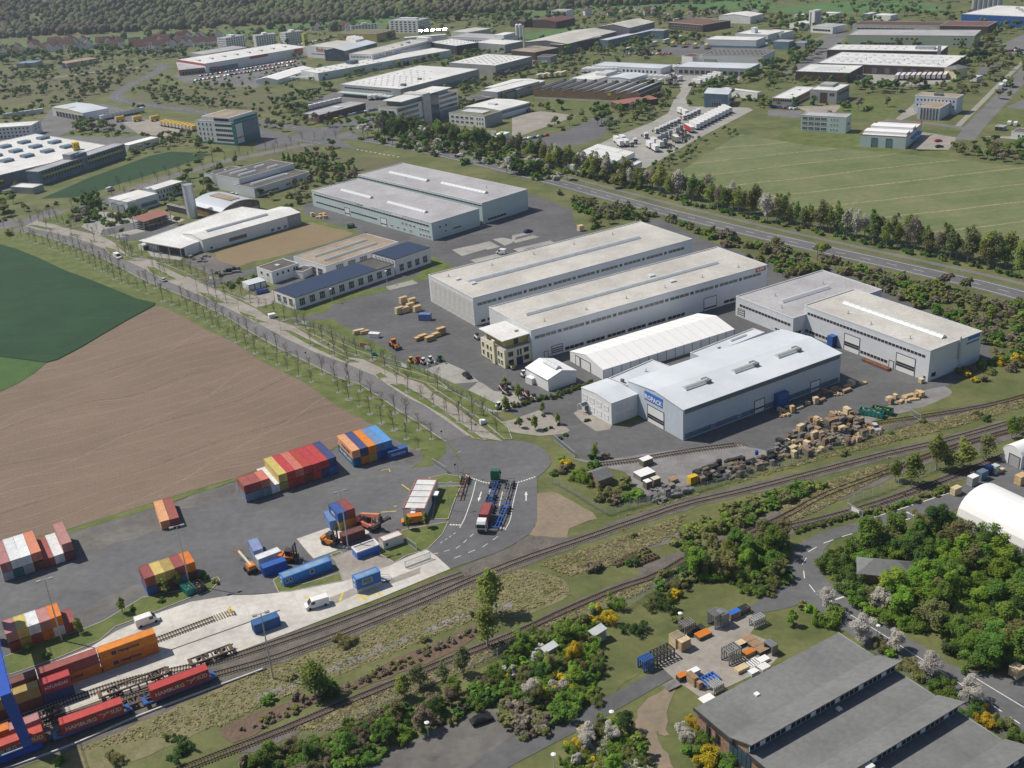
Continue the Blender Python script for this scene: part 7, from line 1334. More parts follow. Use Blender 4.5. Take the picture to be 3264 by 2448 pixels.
# rough grass tufts along the railway
def tufts(polys,n,seed):
 g=np.random.default_rng(seed);names=['straw','leaf_olive','leaf_birch','leaf_brown'];C=[]
 for q in polys:C+=scatter(q,n,seed)
 C=np.array(C);k=len(C);C=np.repeat(C,3,0)+g.normal(size=(3*k,2))*.25;n3=len(C)
 s=g.uniform(.08,.22,(n3,1));a=g.uniform(0,6.28,n3);d=np.stack([np.cos(a),np.sin(a)],1)*s;e=np.stack([-d[:,1],d[:,0]],1)*g.uniform(.5,1.2,(n3,1))
 z0=g.uniform(.1,.22,n3);t=g.uniform(-.12,.2,n3)
 V=np.stack([np.column_stack([C-d-e,z0]),np.column_stack([C+d-e,z0+t*.3]),np.column_stack([C+d+e,z0+t]),np.column_stack([C-d+e,z0+t*.6])],1).reshape(-1,3)
 me=bpy.data.meshes.new('rough_grass');me.from_pydata(V.tolist(),[],np.arange(4*n3).reshape(-1,4).tolist())
 for m in names:me.materials.append(M(m))
 me.polygons.foreach_set('material_index',np.repeat(g.choice(4,k,p=[.62,.25,.08,.05]),3).astype('i'));me.update();o=put('rough_grass',me);o['kind']='stuff';o['label']='tufts of dry grass and weeds along the railway';o['category']='grass'
tufts([[(-59.3,192.3),(-47.6,198.1),(-35.4,204.5),(-11.9,220.2),(-3.1,225.0),(7.8,220.7),(10.1,213.4),(-3.7,205.6),(-11.9,205.7),(-34.4,193.5),(-52.9,183.5),(-63.4,176.2),(-92.7,171.9),(-80.6,177.9)],[(3.4,226.1),(23.3,235.0),(42.3,244.1),(37.9,235.3),(22.1,223.8),(10.6,220.4)],[(67.9,261.9),(85.7,268.6),(103.7,274.2),(126.0,280.9),(150.9,290.8),(153.6,296.8),(117.3,284.5),(101.4,277.4),(82.6,269.0),(40.4,250.8),(24.5,244.8),(27.6,246.1),(43.8,252.7)],[(66.6,243.8),(81.9,255.5),(100.0,263.1),(101.9,259.6),(78.6,243.9),(67.8,236.8)],[(-49.0,173.8),(-28.8,184.6),(-3.9,197.3),(9.5,205.9),(29.4,216.2),(29.0,213.4),(14.6,204.8),(-4.0,194.9),(-26.2,181.1),(-39.6,172.9)]],2600,9)

# ------------------------------------------------------------ containers
CM={}
def cont(label,x,y,z,yaw,ln,col,group=None,text=None,tcol='white_wall',tsize=1.0,side=-1,doors=True,emblem=None):
 """box with corner posts, rails and end doors; local x along its length, doors at -x"""
 k=(ln,col)
 if k not in CM:
  b=MB();w,h_=2.44,2.59;e=ln/2
  b.box(-e+.06,e-.06,-w/2+.05,w/2-.05,.12,h_-.04)
  for sx in (-1,1):
   for sy in (-1,1):b.box(sx*e,sx*(e-.16),sy*w/2,sy*(w/2-.16),0,h_)
  for sy in (-1,1):b.box(-e+.16,e-.16,sy*w/2,sy*(w/2-.1),.02,.2).box(-e+.16,e-.16,sy*w/2,sy*(w/2-.08),h_-.12,h_)
  b.box(-e,-e+.1,-w/2+.16,w/2-.16,h_-.12,h_).box(e-.1,e,-w/2+.16,w/2-.16,h_-.12,h_)
  n=int((ln-.6)/.28)
  d=MB().box(-.05,.05,.03,1.05,.2,h_-.14)
  for q in (.3,.75):d.tube((-.09,q,.15),(-.09,q,h_-.12),.03,n=4)
  CM[k]=(b.mesh('body','cont_'+col),d.mesh('door','cont_'+col))
 r=tag(empty('shipping_container',(x,y,z),yaw),label,'container',group)
 put('body',CM[k][0],r)
 if doors:
  for s in (0,1):
   o=put('door',CM[k][1],r,(-ln/2-.01,0,0));o.scale=(1,1 if s==0 else -1,1)
 if text:
  letters('lettering',text,tsize,tcol,r,(0,side*1.24,1.32),(PI/2,0,0 if side<0 else PI),ext=.02,width=(ln*.36 if '-' in text else ln*.75) if len(text)>5 else None,bold=.02)
  if '-' in text:MB().box(-ln*.3,-ln*.3+1.0,side*1.24,side*1.26,.9,1.75).build('emblem','paint_navy',r)
 return r
CW={'rust':'dull red','brown':'brown','pink':'faded pink','salmon':'salmon','apricot':'pale orange','olive':'mustard','navy':'dark blue','sky':'sky blue','steelblue':'steel blue','bluegrey':'blue grey','cobalt':'cobalt blue','ocean':'deep blue','lilac':'lilac blue','darkred':'dark red'}
H0=2.60;P20,P40=6.06,12.19
def stack(P,Q,cols,where,pitch=2.5):
 u=(Vector(Q)-Vector(P)).normalized();w=Vector((-u.y,u.x));ang=math.atan2(w.y,w.x)
 for i,tiers in enumerate(cols):
  for j,t in enumerate(tiers):
   col,ln=t[:2];kw=t[2] if len(t)>2 else {}
   c=Vector(P)+u*pitch*(i+.5)+w*(ln/2+rnd.uniform(0,.25))
   lv='' if len(tiers)==1 else (' lower' if j==0 else ' upper')
   cont('%s%s container, %s from the left %s'%(CW.get(col,col),lv,ordinal(i+1),where),c.x,c.y,.09+j*H0,ang+rnd.uniform(-.004,.004),ln,col,'containers '+where,**kw)
S2,S4=P20,P40
stack((-75.3,265.9),(-51.8,279.2),[[('bluegrey',S2),('rust',S2)],[('bluegrey',S2),('rust',S2)],[('bluegrey',S2),('salmon',S2)],[('white',S4)],[('olive',S4),('yellow',S4)],[('red',S4),('red',S4)],[('red',S4),('salmon',S4)],[('brown',S4),('red',S4)],[('red',S4),('red',S4)],[('navy',S4),('red',S4)],[('blue',S4),('navy',S4)]],'in the long red stack by the field')
stack((-47.2,281.9),(-38.4,286.5),[[('ocean',S4,dict(text='P&O NEDLLOYD',tsize=1.3,side=1)),('apricot',S4,dict(text='Hapag-Lloyd',tcol='paint_navy',tsize=.9,side=1))],[('orange',S4),('navy',S4)],[('olive',S4),('orange',S4)],[('cobalt',S4),('steelblue',S4)],[('blue',S4),('sky',S4)]],'in the mixed blue and orange stack')
p=Vector((-37.2,284.9));q=Vector((-31.3,287.8));d=(q-p).normalized();c=p+d*3.03+Vector((-d.y,d.x))*1.22
cont('short blue container with white lettering standing alone beside the mixed stack',c.x,c.y,.09,math.atan2(d.y,d.x),S2,'blue',None,'SOGECO',tsize=.9)
stack((-130.0,234.6),(-115.9,242.7),[[('grey',S4),('pink',S4)],[('teal',S4),('white',S4)],[('grey',S4),('white',S4)],[('brown',S4),('salmon',S4)],[('rust',S4)],[('white',S4)],[('brown',S4),('pink',S4)]],'in the left edge stack by the field',2.48)
stack((-95.7,254.2),(-93.6,255.1),[[('apricot',S4)],[('rust',S4)]],'in the pair standing alone by the field')
stack((-91.0,223.8),(-80.3,229.7),[[('blue',S2),('rust',S2)],[('brown',S2),('yellow',S2)],[('brown',S2),('olive',S2)],[('bluegrey',S2),('rust',S2)],[('brown',S2),('orange',S2)]],'in the short stack behind the lamp mast',2.45)
stack((-117.1,205.2),(-105.1,211.9),[[('darkred',S2),('pink',S2)],[('olive',S2),('yellow',S2)],[('rust',S2),('white',S2)],[('orange',S2),('pink',S2)],[('white',S2),('orange',S2)],[('rust',S2)]],'in the short stack on the grass strip',2.42)
stack((-50.0,248.4),(-47.6,249.4),[[('steelblue',S2)]],'before the forklift with yellow boom')
stack((-47.4,247.6),(-42.8,250.3),[[('olive',S2),('blue',S2,dict(text='MSC',tsize=1.2,side=1))],[('orange',S2),('rust',S2)]],'beside the reach stacker')
def lying(P,Q,z,tiers,names,lens,**kw):
 p,q=Vector(P),Vector(Q);d=(q-p).normalized();n=Vector((-d.y,d.x));c=p+d*lens/2+n*1.22;a=math.atan2(d.y,d.x)
 for j,(col,nm) in enumerate(zip(tiers,names)):cont(nm,c.x,c.y,z+j*H0,a,lens,col,None,**(kw.get('t',[{}]*9)[j]))
 return c,a
HL=dict(text='Hapag-Lloyd',tcol='paint_navy',tsize=1.0)
p0=Vector((-93.3,196.1));q0=Vector((-82.5,201.9));d0=(q0-p0).normalized();n0=Vector((-d0.y,d0.x))
lying(p0,q0,.12,['orange','orange'],['lower bright orange container with dark lettering on the apron','upper bright orange container with dark lettering on the apron'],S4,t=[HL,HL])
lying(p0-d0*12.5,q0,.12,['orange','rust'],['orange container partly hidden behind the red short one','long dull red container on top behind the short red one'],S4,t=[HL,{}])
lying(p0-d0*25,q0,.12,['brown','brown'],['brown container at the left end of the apron, lower','brown container at the left end of the apron, upper'],S4)
pf=Vector((-102.6,186.4))
lying(pf,pf+d0,.12,['navy','red'],['dark blue short container under the red lettered one','short red container with white lettering facing the train'],S2,t=[{},dict(text='HYUNDAI',tsize=1.1)])
lying(pf-d0*12.45,pf,.12,['brown','olive'],['brown container under the mustard one by the crane','mustard container with dark letters beside the crane leg'],S4,t=[{},dict(text='msc',tcol='paint_navy',tsize=1.2)])
lying(pf-d0*25,pf,.12,['brown','olive'],['brown container at the picture edge by the crane','mustard container at the picture edge by the crane'],S4)
c=Vector((-61.8,205.7));cont('dark blue short container with rusty pale roof on the apron edge',*(c+d0*3+n0*1.2),.12,math.atan2(d0.y,d0.x),S2,'blue')
# ------------------------------------------------------------ train
def wagon(label,c,a,L,col):
 r=tag(empty('container_wagon',(c[0],c[1],.3),a),label,'wagon')
 b=MB()
 for s in (-1,1):b.box(-L/2,L/2,s*1.15-.15,s*1.15+.15,.75,1.05)
 for i in range(9):b.box(-L/2+L*i/8-.15,-L/2+L*i/8+.15,-1.1,1.1,.8,1.0)
 for s in (-1,1):b.box(s*L/2-.7,s*L/2,-1.3,1.3,.8,1.08).tube((s*L/2,-.9,.9),(s*(L/2+.5),-.9,.9),.18,n=6).tube((s*L/2,.9,.9),(s*(L/2+.5),.9,.9),.18,n=6)
 b.build('frame',col,r)
 for s in (-1,1):
  o=MB().box(-1.3,1.3,-1.0,-.85,.3,.7).box(-1.3,1.3,.85,1.0,.3,.7).box(-.3,.3,-1,1,.4,.75).build('bogie','steel_dark',r,(s*(L/2-2.6),0,0))
  for x in (-.9,.9):
   for y in (-.75,.75):MB().tube((x,y-.07,.42),(x,y+.07,.42),.44,n=12).build('wheel','steel_dark',o)
def hs(P,Q,label,z=1.36,col='red',ln=S4,t={},lift=0):
 p,q=Vector(P),Vector(Q);d=(q-p).normalized();c=p+d*ln/2+Vector((-d.y,d.x))*1.22;cont(label,c.x,c.y,z,math.atan2(d.y,d.x),ln,col,None,**t);return c,math.atan2(d.y,d.x)
def hamburg(r):
 letters('lettering','HAMBURG',1.25,'paint_cream',r,(-2.3,-1.25,1.1),(PI/2,0,0),ext=.02,width=6.0,bold=.02);letters('lettering','S\u00dcD',1.25,'paint_cream',r,(4.6,-1.25,1.35),(PI/2,0,0),ext=.02,width=2.2,bold=.02)
 b=MB()
 for pa,pb,wd in (((1.2,1.75),(2.6,1.5),.14),((2.6,1.5),(3.4,1.65),.16),((2.6,1.5),(1.9,.75),.2),((2.6,1.5),(3.1,2.0),.12),((1.9,.75),(2.3,1.3),.1)):b.beam((pa[0],-1.25,pa[1]),(pb[0],-1.25,pb[1]),.03,wd)
 b.build('bird_emblem','paint_cream',r)
wg=[]
for P,l in (([(-79.1,183.9),(-68.4,189.7)],'right'),([(-94.9,175.3),(-84.1,180.7)],'middle'),([(-108.5,168.4),(-98.8,173.5)],'left')):
 n_=len(bpy.data.objects);c,a=hs(P[0],P[1],'red freight container with grey lettering on the train, %s one'%l)
 o=[k for k in bpy.data.objects if k.get('label','').startswith('red freight') and k['label'].endswith(l+' one')][0];hamburg(o)
 wg.append((c,a,l))
(c1,a1,_),(c2,a2,_),(c3,a3,_)=wg
for (c,a,l) in wg:wagon('blue container wagon under the %s red freight container'%l,c,a1,14.5,'paint_blue' if l!='left' else 'steel_dark')
for P,l,col,ln in (([(-104.8,174.8),(-99.5,177.9)],'dull pink container on the rear train track by the crane','pink',S2),([(-110.4,172.5),(-105.2,175.3)],'orange container on the rear train track at the picture edge','orange',S2)):hs(P[0],P[1],l,col=col,ln=ln)
for P,l in (([(-84.8,189.5)],'brown empty skeleton wagon between the red freight containers'),([(-69.9,197.1)],'brown empty skeleton wagon at the right end of the train'),([(-104.7,179.3)],'brown skeleton wagon beside the crane leg'),([(-82.3,184.0)],'rusty flat wagon between the red freight containers')):wagon(l,Vector(P[0])+Vector((0,1.2)),a1,9 if 'flat' in l or 'right' in l else 14,'sleeper_old')
# ------------------------------------------------------------ gantry crane
ta=a1;pd=Vector((-math.sin(ta),math.cos(ta)))
r=tag(empty('gantry_crane',(-100.8,172.7),ta),'huge blue gantry crane spanning the tracks at the left picture edge','crane')
b=MB()
for (x0,x1) in ((0,-1.0),(-14,-13)):MB().add([(x0-.9,-.5,.9),(x0+.9,-.5,.9),(x0+.9,.7,.9),(x0-.9,.7,.9),(x1-1.1,-.7,14.5),(x1+1.1,-.7,14.5),(x1+1.1,.9,14.5),(x1-1.1,.9,14.5)],[(0,3,2,1),(4,5,6,7),(0,1,5,4),(1,2,6,5),(2,3,7,6),(3,0,4,7)]).build('leg','paint_crane_blue',r)
for x in (-1.0,-13):MB().box(x-1.0,x+1.0,-3,46,14.5,17).build('girder','paint_crane_blue',r)
MB().box(-16.5,2.5,-.7,.7,.35,1.6).build('end_carriage','paint_crane_blue',r);MB().box(-10,-1,-1.3,-.75,2.4,2.6).build('walkway','cabin_roof',r)
for x in (-15,-12.5,-1,1.5):MB().tube((x,-.3,.55),(x,.3,.55),.42,n=10).build('wheel','steel_dark',r)
b=MB()
for i in range(24):b.box(.3,.36,-3+2*i,-2.94+2*i,17,18.1)
b.beam((.33,-3,18.1),(.33,45,18.1),.07).beam((.33,-3,17.6),(.33,45,17.6),.05);b.build('railing','paint_crane_blue',r)
for x in (-1.0,-13):
 MB().box(x-.8,x+.8,42,44,.9,14.5).build('far_leg','paint_crane_blue',r)
 # ------------------------------------------------------------ vehicles
def wheels(r,xs,y,rad,w=.28,m='rubber'):
 me=MB().tube((0,-w/2,0),(0,w/2,0),rad,n=12).tube((0,-w/2-.01,0),(0,w/2+.01,0),rad*.5,n=8).mesh('wheel',m)
 for x in xs:
  for s in (-1,1):put('wheel',me,r,(x,s*y,rad))
def car(label,p,a,col,z=.08):
 r=tag(empty('car',(*p,z),a),label,'car')
 MB().yprof([(-2.2,.3),(2.2,.3),(2.25,.65),(2.1,.85),(1.1,.95),(-1.7,1.0),(-2.2,.9),(-2.25,.5)],-.88,.88).build('body',col,r)
 MB().add([(1.15,-.8,.95),(1.15,.8,.95),(-1.9,.8,.98),(-1.9,-.8,.98),(.35,-.62,1.45),(.35,.62,1.45),(-1.35,.62,1.45),(-1.35,-.62,1.45)],[(0,3,2,1),(0,1,5,4),(1,2,6,5),(2,3,7,6),(3,0,4,7)]).build('windows','pane',r)
 MB().box(-1.38,.38,-.64,.64,1.44,1.5).build('roof',col,r);wheels(r,(-1.35,1.35),.8,.32,.2);return r
def van(label,p,a,col='paint_white',z=.1,L=5.2,top=2.3):
 r=tag(empty('van',(*p,z),a),label,'van');e=L/2
 MB().yprof([(-e,.35),(e,.35),(e,.95),(e-.7,1.2),(e-1.55,top-.1),(e-1.9,top),(-e+.1,top),(-e,top-.3)],-.97,.97).build('body',col,r)
 MB().add([(e-.72,-.85,1.25),(e-.72,.85,1.25),(e-1.5,.8,top-.12),(e-1.5,-.8,top-.12)],[(0,1,2,3)]).build('windscreen','pane',r,(.03,0,.03))
 for s in (-1,1):MB().box(e-2.3,e-1.35,s*.96,s*.99,1.25,top-.25).build('side_window','pane',r)
 wheels(r,(-e+.95,e-.95),.88,.36,.22);return r
def cabm(r,col,x=0):
 MB().box(x-1.1,x+1.05,-1.22,1.22,.75,2.9).yprof([(x-1.1,2.9),(x+1.05,2.9),(x+.6,3.5),(x-1.1,3.65)],-1.15,1.15).build('cab',col,r)
 MB().box(x+1.04,x+1.1,-1.1,1.1,1.75,2.75).build('windscreen','pane',r);MB().box(x+1.04,x+1.12,-1,1,.8,1.4).build('grille','steel_dark',r)
 for s in (-1,1):MB().box(x+.1,x+.9,s*1.2,s*1.24,1.7,2.6).build('side_window','pane',r);MB().box(x+.9,x+1.0,s*1.25,s*1.45,1.8,2.5).build('mirror','steel_dark',r)
def tractor(label,p,a,col='paint_white',z=.05,chassis=True,L=6.0,group=None):
 r=tag(empty('truck',(*p,z),a),label,'truck',group);cabm(r,col)
 if chassis:
  MB().box(-L+1,-1,-.45,-.3,.75,1.0).box(-L+1,-1,.3,.45,.75,1.0).box(-L+1,-L+1.15,-1,1,.75,1).box(-3,-1.6,-1.15,1.15,.5,.95).build('chassis','steel_dark',r)
  wheels(r,(-L+2,),.95,.5,.5)
 wheels(r,(.2,),1.0,.5,.32);return r
def trailer(label,p,a,L=13.6,col='paint_white',roof='paint_white',z=.05,box=True,group=None,body='steel_dark',hgt=2.75):
 r=tag(empty('trailer',(*p,z),a),label,'trailer',group);e=L/2
 b=MB().box(-e,e,-.5,-.35,.9,1.15).box(-e,e,.35,.5,.9,1.15)
 for i in range(6):b.box(-e+L*i/5-.08,-e+L*i/5+.08,-1.2,1.2,1.0,1.15)
 b.build('chassis',body,r)
 if box:
  MB().box(-e,e,-1.25,1.25,1.15,1.15+hgt).build('box_body',col,r);MB().box(-e+.03,e-.03,-1.22,1.22,1.15+hgt,1.2+hgt).build('roof',roof,r)
  for s in (0,1):MB().box(-e-.05,-e,.04,1.2,1.2,1.1+hgt).build('door','white_metal',r).scale=(1,1-2*s,1)
 wheels(r,(-e+1.2,-e+2.5,-e+3.8) if L>9 else (-e+1.5,e-1.5),1.0,.5,.4)
 MB().box(e-2.6,e-2.4,-.9,-.7,0,.95).box(e-2.6,e-2.4,.7,.9,0,.95).build('landing_leg','steel_dark',r);return r
def dirang(p,q):return math.atan2(q[1]-p[1],q[0]-p[0])
cp,cq=(-6.5,259.8),(-10.4,240.8);la=dirang(cp,cq)
tractor('white truck cab pulling the dull red container in the lanes',(-10.2,242.5),la,'paint_white',.09)
u=Vector((math.cos(la),math.sin(la)));c=Vector((-10.2,242.5))-u*7.0
trailer('blue semitrailer chassis carrying the dull red container',c,la,12,box=False,z=.09,body='paint_blue');c2=Vector((-10.2,242.5))-u*5.4;cont('dull red short container riding on the truck in the lanes',c2.x,c2.y,1.3,la,S2,'rust')
tractor('green truck cab seen from behind at the dashed line',(-6.3,268.5),la+PI,'paint_green',.09)
trailer('empty blue container chassis behind the green truck',Vector((-6.5,264.3))+u*3.2,la+PI,11,box=False,z=.09,body='paint_blue')
trailer('empty rusty container chassis parked at the left lane kerb',(-15.4,265.5),la+.06,12.5,box=False,z=.09,body='rust')
trailer('empty grey container chassis right of the green truck',(-3.1,261.6),la+.03,12,box=False,z=.09,body='steel')
trailer('empty bright blue container chassis right of the red container',(-5.0,248.6),la-.05,12,box=False,z=.09,body='paint_brightblue')
van('white delivery van on the apron beside the gate booth',(-49.1,215.2),dirang((-46.6,216.6),(-51.3,214.8)),L=5.6)
van('white van with open side door on the apron by the grass strip',(-88.3,213.1),dirang((-90.2,212.4),(-86.2,214.6)),L=5.4)
van('orange van parked beside the white terminal building',(-28.6,249.5),dirang((-26.2,249.7),(-30.8,249.2)),'paint_orange',L=5.6)
van('white high roofed van driving down the avenue',(-182.3,506.8),dirang((-193.6,522.5),(-167.7,490.3)),z=.07,L=5.4,top=2.5)
car('silver car on the avenue behind the white van',(-150.5,467.3),dirang((-151.2,465.9),(-165.8,483.3)),'paint_silver',.07)
van('white van on the side road by the dark crop',(-227.4,644.3),dirang((-229.2,642.5),(-225.7,648.4)),z=.06)
car('black car parked on the pale bays before the cream office',(-14.9,340.6),dirang((-16.3,344.7),(-13.1,338.4)),'paint_black');car('dark car in the car park behind the central halls',(12.5,502.4),.6,'paint_navy');van('white van in the car park behind the central halls',(-0.7,472.6),2.6,L=4.6)
car('black car alone in the lower car park',(-10.7,172.3),dirang((-12.3,171.8),(-9.1,173.1)),'paint_black',.07);car('silver car beside the scrap timber piles',(104.3,283.4),dirang((104.0,285.8),(104.5,281.4)),'paint_silver');car('white car behind the black roofed hall yard',(-148.7,613.1),.2,'paint_white')
car('dark car by the office slab at the upper right',(260.8,708.3),0,'paint_navy');car('red car before the grey workshop at the upper right',(252.0,623.5),.3,'paint_red');car('dark car at the pale field corner',(247.4,609.9),.1,'paint_black');van('yellow van before the low brown shop',(-113.3,811.2),.4,'paint_gold')
def machine(label,p,a,col,kind):
 r=tag(empty({'loader':'wheel_loader','forklift':'forklift','reach':'reach_stacker','lift':'boom_lift','mini':'mini_excavator','skid':'skid_steer'}[kind],(*p,.08),a),label,'machine');s='steel_dark'
 if kind=='loader':
  MB().box(-2.2,.4,-.9,.9,.8,1.7).box(.4,2.2,-.8,.8,.7,1.3).build('body',col,r);MB().box(-.8,.4,-.75,.75,1.7,2.9).build('cab','pane',r);MB().box(-.9,.5,-.8,.8,2.9,3.05).build('cab_roof',col,r)
  MB().beam((1.4,-.6,1.5),(3.2,-.6,.6),.25).beam((1.4,.6,1.5),(3.2,.6,.6),.25).build('arm',col,r);MB().xprof([(-1.3,.1),(1.3,.1),(1.3,1.1),(-1.3,1.1)],3.2,4.0).build('bucket',s,r);wheels(r,(-1.4,1.4),1.0,.75,.5)
 elif kind=='forklift':
  MB().box(-2.6,1.2,-1.2,1.2,.8,1.9).box(-2.8,-1.8,-1.2,1.2,1.2,2.2).build('body',col,r);MB().box(-1,.5,-.8,.8,1.9,3.3).build('cab','pane',r);MB().box(-1.1,.6,-.9,.9,3.3,3.45).build('cab_roof',s,r)
  b=MB();[b.box(1.3,1.6,y-.15,y+.15,.3,5.2) for y in (-.7,.7)];[b.box(1.35,1.55,-.7,.7,z,z+.2) for z in (1.5,3,5)];b.build('mast',s,r);MB().box(1.6,1.8,-1.4,1.4,.6,1.6).box(1.7,3.2,-.9,-.7,.5,.65).box(1.7,3.2,.7,.9,.5,.65).build('forks',s,r);wheels(r,(-1.8,.9),1.1,.7,.45)
 elif kind=='reach':
  MB().box(-3.5,2.6,-1.3,1.3,.9,1.9).box(-3.9,-2.4,-1.4,1.4,1.2,2.6).build('body',col,r);MB().box(-1.4,.2,-.9,.9,1.9,3.6).build('cab','pane',r);MB().beam((-3,0,3.0),(4.6,0,5.4),.8,.9).beam((1.4,-.6,1.6),(2.2,-.6,4.4),.25).beam((1.4,.6,1.6),(2.2,.6,4.4),.25).build('boom',col,r)
  MB().box(4.2,5.2,-3,3,3.2,3.7).box(4.4,5,-.5,.5,3.7,5).box(4.2,5.2,-3.1,-2.8,2.9,3.3).box(4.2,5.2,2.8,3.1,2.9,3.3).build('spreader',s,r);wheels(r,(-2.4,1.8),1.3,.85,.6)
 elif kind=='lift':
  MB().box(-1.5,1.5,-1.1,1.1,.6,1.1).build('chassis',s,r);MB().box(-1.6,.6,-.9,.9,1.1,2.2).build('turret',col,r);MB().beam((-.8,0,2.0),(6.4,.2,2.6),.45).build('boom','paint_cream',r);b=MB();[b.beam((6.6+i*.9,y,1.6),(6.6+i*.9,y,2.8),.07) for i in (0,1) for y in (-.9,.9)];[b.beam((6.6,y,z),(7.5,y,z),.07) for y in (-.9,.9) for z in (1.6,2.8)];[b.beam((x,-.9,z),(x,.9,z),.07) for x in (6.6,7.5) for z in (1.6,2.8)];b.build('basket',col,r);wheels(r,(-1.1,1.1),1.1,.5,.4)
 elif kind=='mini':
  for y in (-.6,.6):MB().yprof([(-1,.1),(1,.1),(1.15,.35),(1,.55),(-1,.55),(-1.15,.35)],y-.17,y+.17).build('track','rubber',r)
  MB().box(-1,.5,-.65,.65,.55,1.2).build('body',col,r);MB().box(-.4,.5,-.5,.5,1.2,2.3).build('cab','pane',r);MB().box(-.45,.55,-.55,.55,2.3,2.4).build('cab_roof',col,r);MB().beam((.6,0,.9),(1.7,0,2.5),.2).beam((1.7,0,2.5),(2.6,0,1.2),.16).box(2.4,2.8,-.3,.3,.6,1.2).build('arm',col,r)
 else:
  MB().box(-1.2,.8,-.6,.6,.4,1.3).build('body',col,r);MB().box(-.6,.5,-.5,.5,1.3,2.1).build('cab','pane',r);MB().box(-.65,.55,-.55,.55,2.1,2.2).build('cab_roof',s,r);MB().beam((-.9,-.65,1.5),(1.3,-.65,.5),.16).beam((-.9,.65,1.5),(1.3,.65,.5),.16).build('arm','paint_white',r);MB().box(1.3,1.9,-.85,.85,.1,.7).build('bucket',s,r);wheels(r,(-.6,.6),.7,.42,.3)
 return r
machine('orange wheel loader with bucket in the asphalt yard',(-41.7,371.9),dirang((-43.9,375.6),(-40.0,368.3)),'paint_orange','loader')
machine('yellow container forklift beside the lamp mast',(-48.7,241.5),-.55,'paint_orange','forklift');machine('orange forklift with tall mast among the service containers',(-58.3,235.1),-.2,'paint_orange','forklift')
machine('pinkish reach stacker with raised boom beside the short stack',(-39.6,248.3),-.75,'cont_salmon','reach');machine('orange boom lift with pale arm left of the service containers',(-67.8,232.0),2.15,'paint_orange','lift')
ma=dirang((-4.0,330.4),(-1.3,327.2))
for i,(p,k,c_,l) in enumerate((((-34.7,355.9),'mini','paint_yellow','yellow'),((-32.3,355.9),'mini','paint_red','red'),((-30.2,354.1),'mini','paint_white','white'),((-27.8,355.2),'mini','paint_white','second white'),((-24.6,355.6),'mini','paint_green','dark green'))):machine(l+' mini excavator in the row by the pale bays',p,-.9,c_,k)
for p,k,c_,l in (((-3.3,328.4),'skid','paint_red','red skid steer before the young car park tree'),((-0.9,328.9),'skid','paint_white','white skid steer beside the red one'),((-2.2,325.0),'skid','wood_old','brown skid steer in front of the white one'),((3.0,323.7),'skid','paint_white','white and red skid steer behind the hedge, left'),((4.7,321.6),'skid','paint_red','red skid steer behind the hedge, middle'),((6.7,319.0),'skid','paint_white','white skid steer behind the hedge, right'),((4.1,337.6),'mini','paint_white','white excavator beside the tiny lean-to'),((-11.5,374.3),'skid','paint_white','white skid steer behind the cream office'),((0.4,345.2),'skid','paint_yellow','yellow roller at the corner of the cream office'),((-4.7,314.3),'mini','paint_white','white excavator at the left end of the hedge')):machine(l,p,ma+rnd.uniform(-.3,.3),c_,k)
# service containers in the yard
lying((-63.8,228.6),(-58.3,231.7),.1,['cobalt'],['deep blue container with rusty orange roof before the forklift'],S2);lying((-65.7,232.8),(-60.5,236.1),.1,['white'],['white roofed container behind the orange topped one'],S2)
p=Vector((-67.8,237.4));cont('lilac blue container standing across behind the white roofed one',p.x,p.y+2.6,.1,2.0,S2,'lilac');lying((-45.6,240.7),(-39.7,243.9),.1,['brown'],['brown container beside the yellow forklift'],S2)
# ------------------------------------------------------------ far truck yard
ya_=dirang((125.0,707.9),(128.4,688.5));p,q=Vector((127.1,703.7)),Vector((156.6,746.9))
for i in range(10):trailer('white semitrailer in the slanted row of ten, %s from the left'%ordinal(i+1),p.lerp(q,i/9),ya_+PI,13.6,group='slanted row of white semitrailers')
trailer('red sided semitrailer left of the slanted white row',(122.2,695.4),ya_+PI,13,'paint_red');trailer('olive curtain sided trailer in the truck yard',(109.2,668.1),ya_+PI,8,'roof_moss','roof_pale')
for i,p in enumerate(((91.9,657.3),(93.9,648.0),(96.0,666.3),(98.1,657.5),(126.3,752.1),(128.1,744.0))):trailer('white box trailer in pairs at the lower truck yard, %s one'%ordinal(i+1),p,ya_+PI,7.4,'paint_white','paint_white' if i not in (2,3) else 'paint_cream',group='box trailers in pairs')
for i,p in enumerate(((93.6,684.0),(102.1,695.6),(105.4,700.2),(108.0,703.5),(110.7,707.6),(113.7,712.5),(116.7,715.8),(119.8,720.8),(125.4,730.3),(128.5,733.7),(131.3,737.3),(134.1,741.8),(137.4,746.2),(82.0,663.6),(85.0,670.7))):tractor('white truck without body facing right in the yard, %s from the left'%ordinal(i+1),p,ya_,L=8.5,group='white trucks facing right')
for i,p in enumerate(((99.6,672.7),(102.5,678.0),(105.4,681.7),(108.8,686.1),(102.1,664.4),(114.3,693.1),(117.7,699.4))):tractor('grey backed tractor unit seen from behind, %s from the left'%ordinal(i+1),p,ya_+PI,'paint_silver',L=8.5,group='tractor units seen from behind')
for i,p in enumerate(((115.2,680.1),(118.1,683.8),(114.0,671.2),(116.9,674.8),(119.9,678.5),(102.4,654.0),(104.9,657.6))):trailer('empty dark chassis in the truck yard, %s one'%ordinal(i+1),p,ya_+PI,8,box=False,group='empty dark chassis')
for i,p in enumerate(((74.5,677.3),(75.4,667.3),(78.3,679.4),(79.0,667.8))):trailer('white box truck body left of the lone truck, %s of four'%ordinal(i+1),p,ya_+PI,7.4,group='four white box bodies')
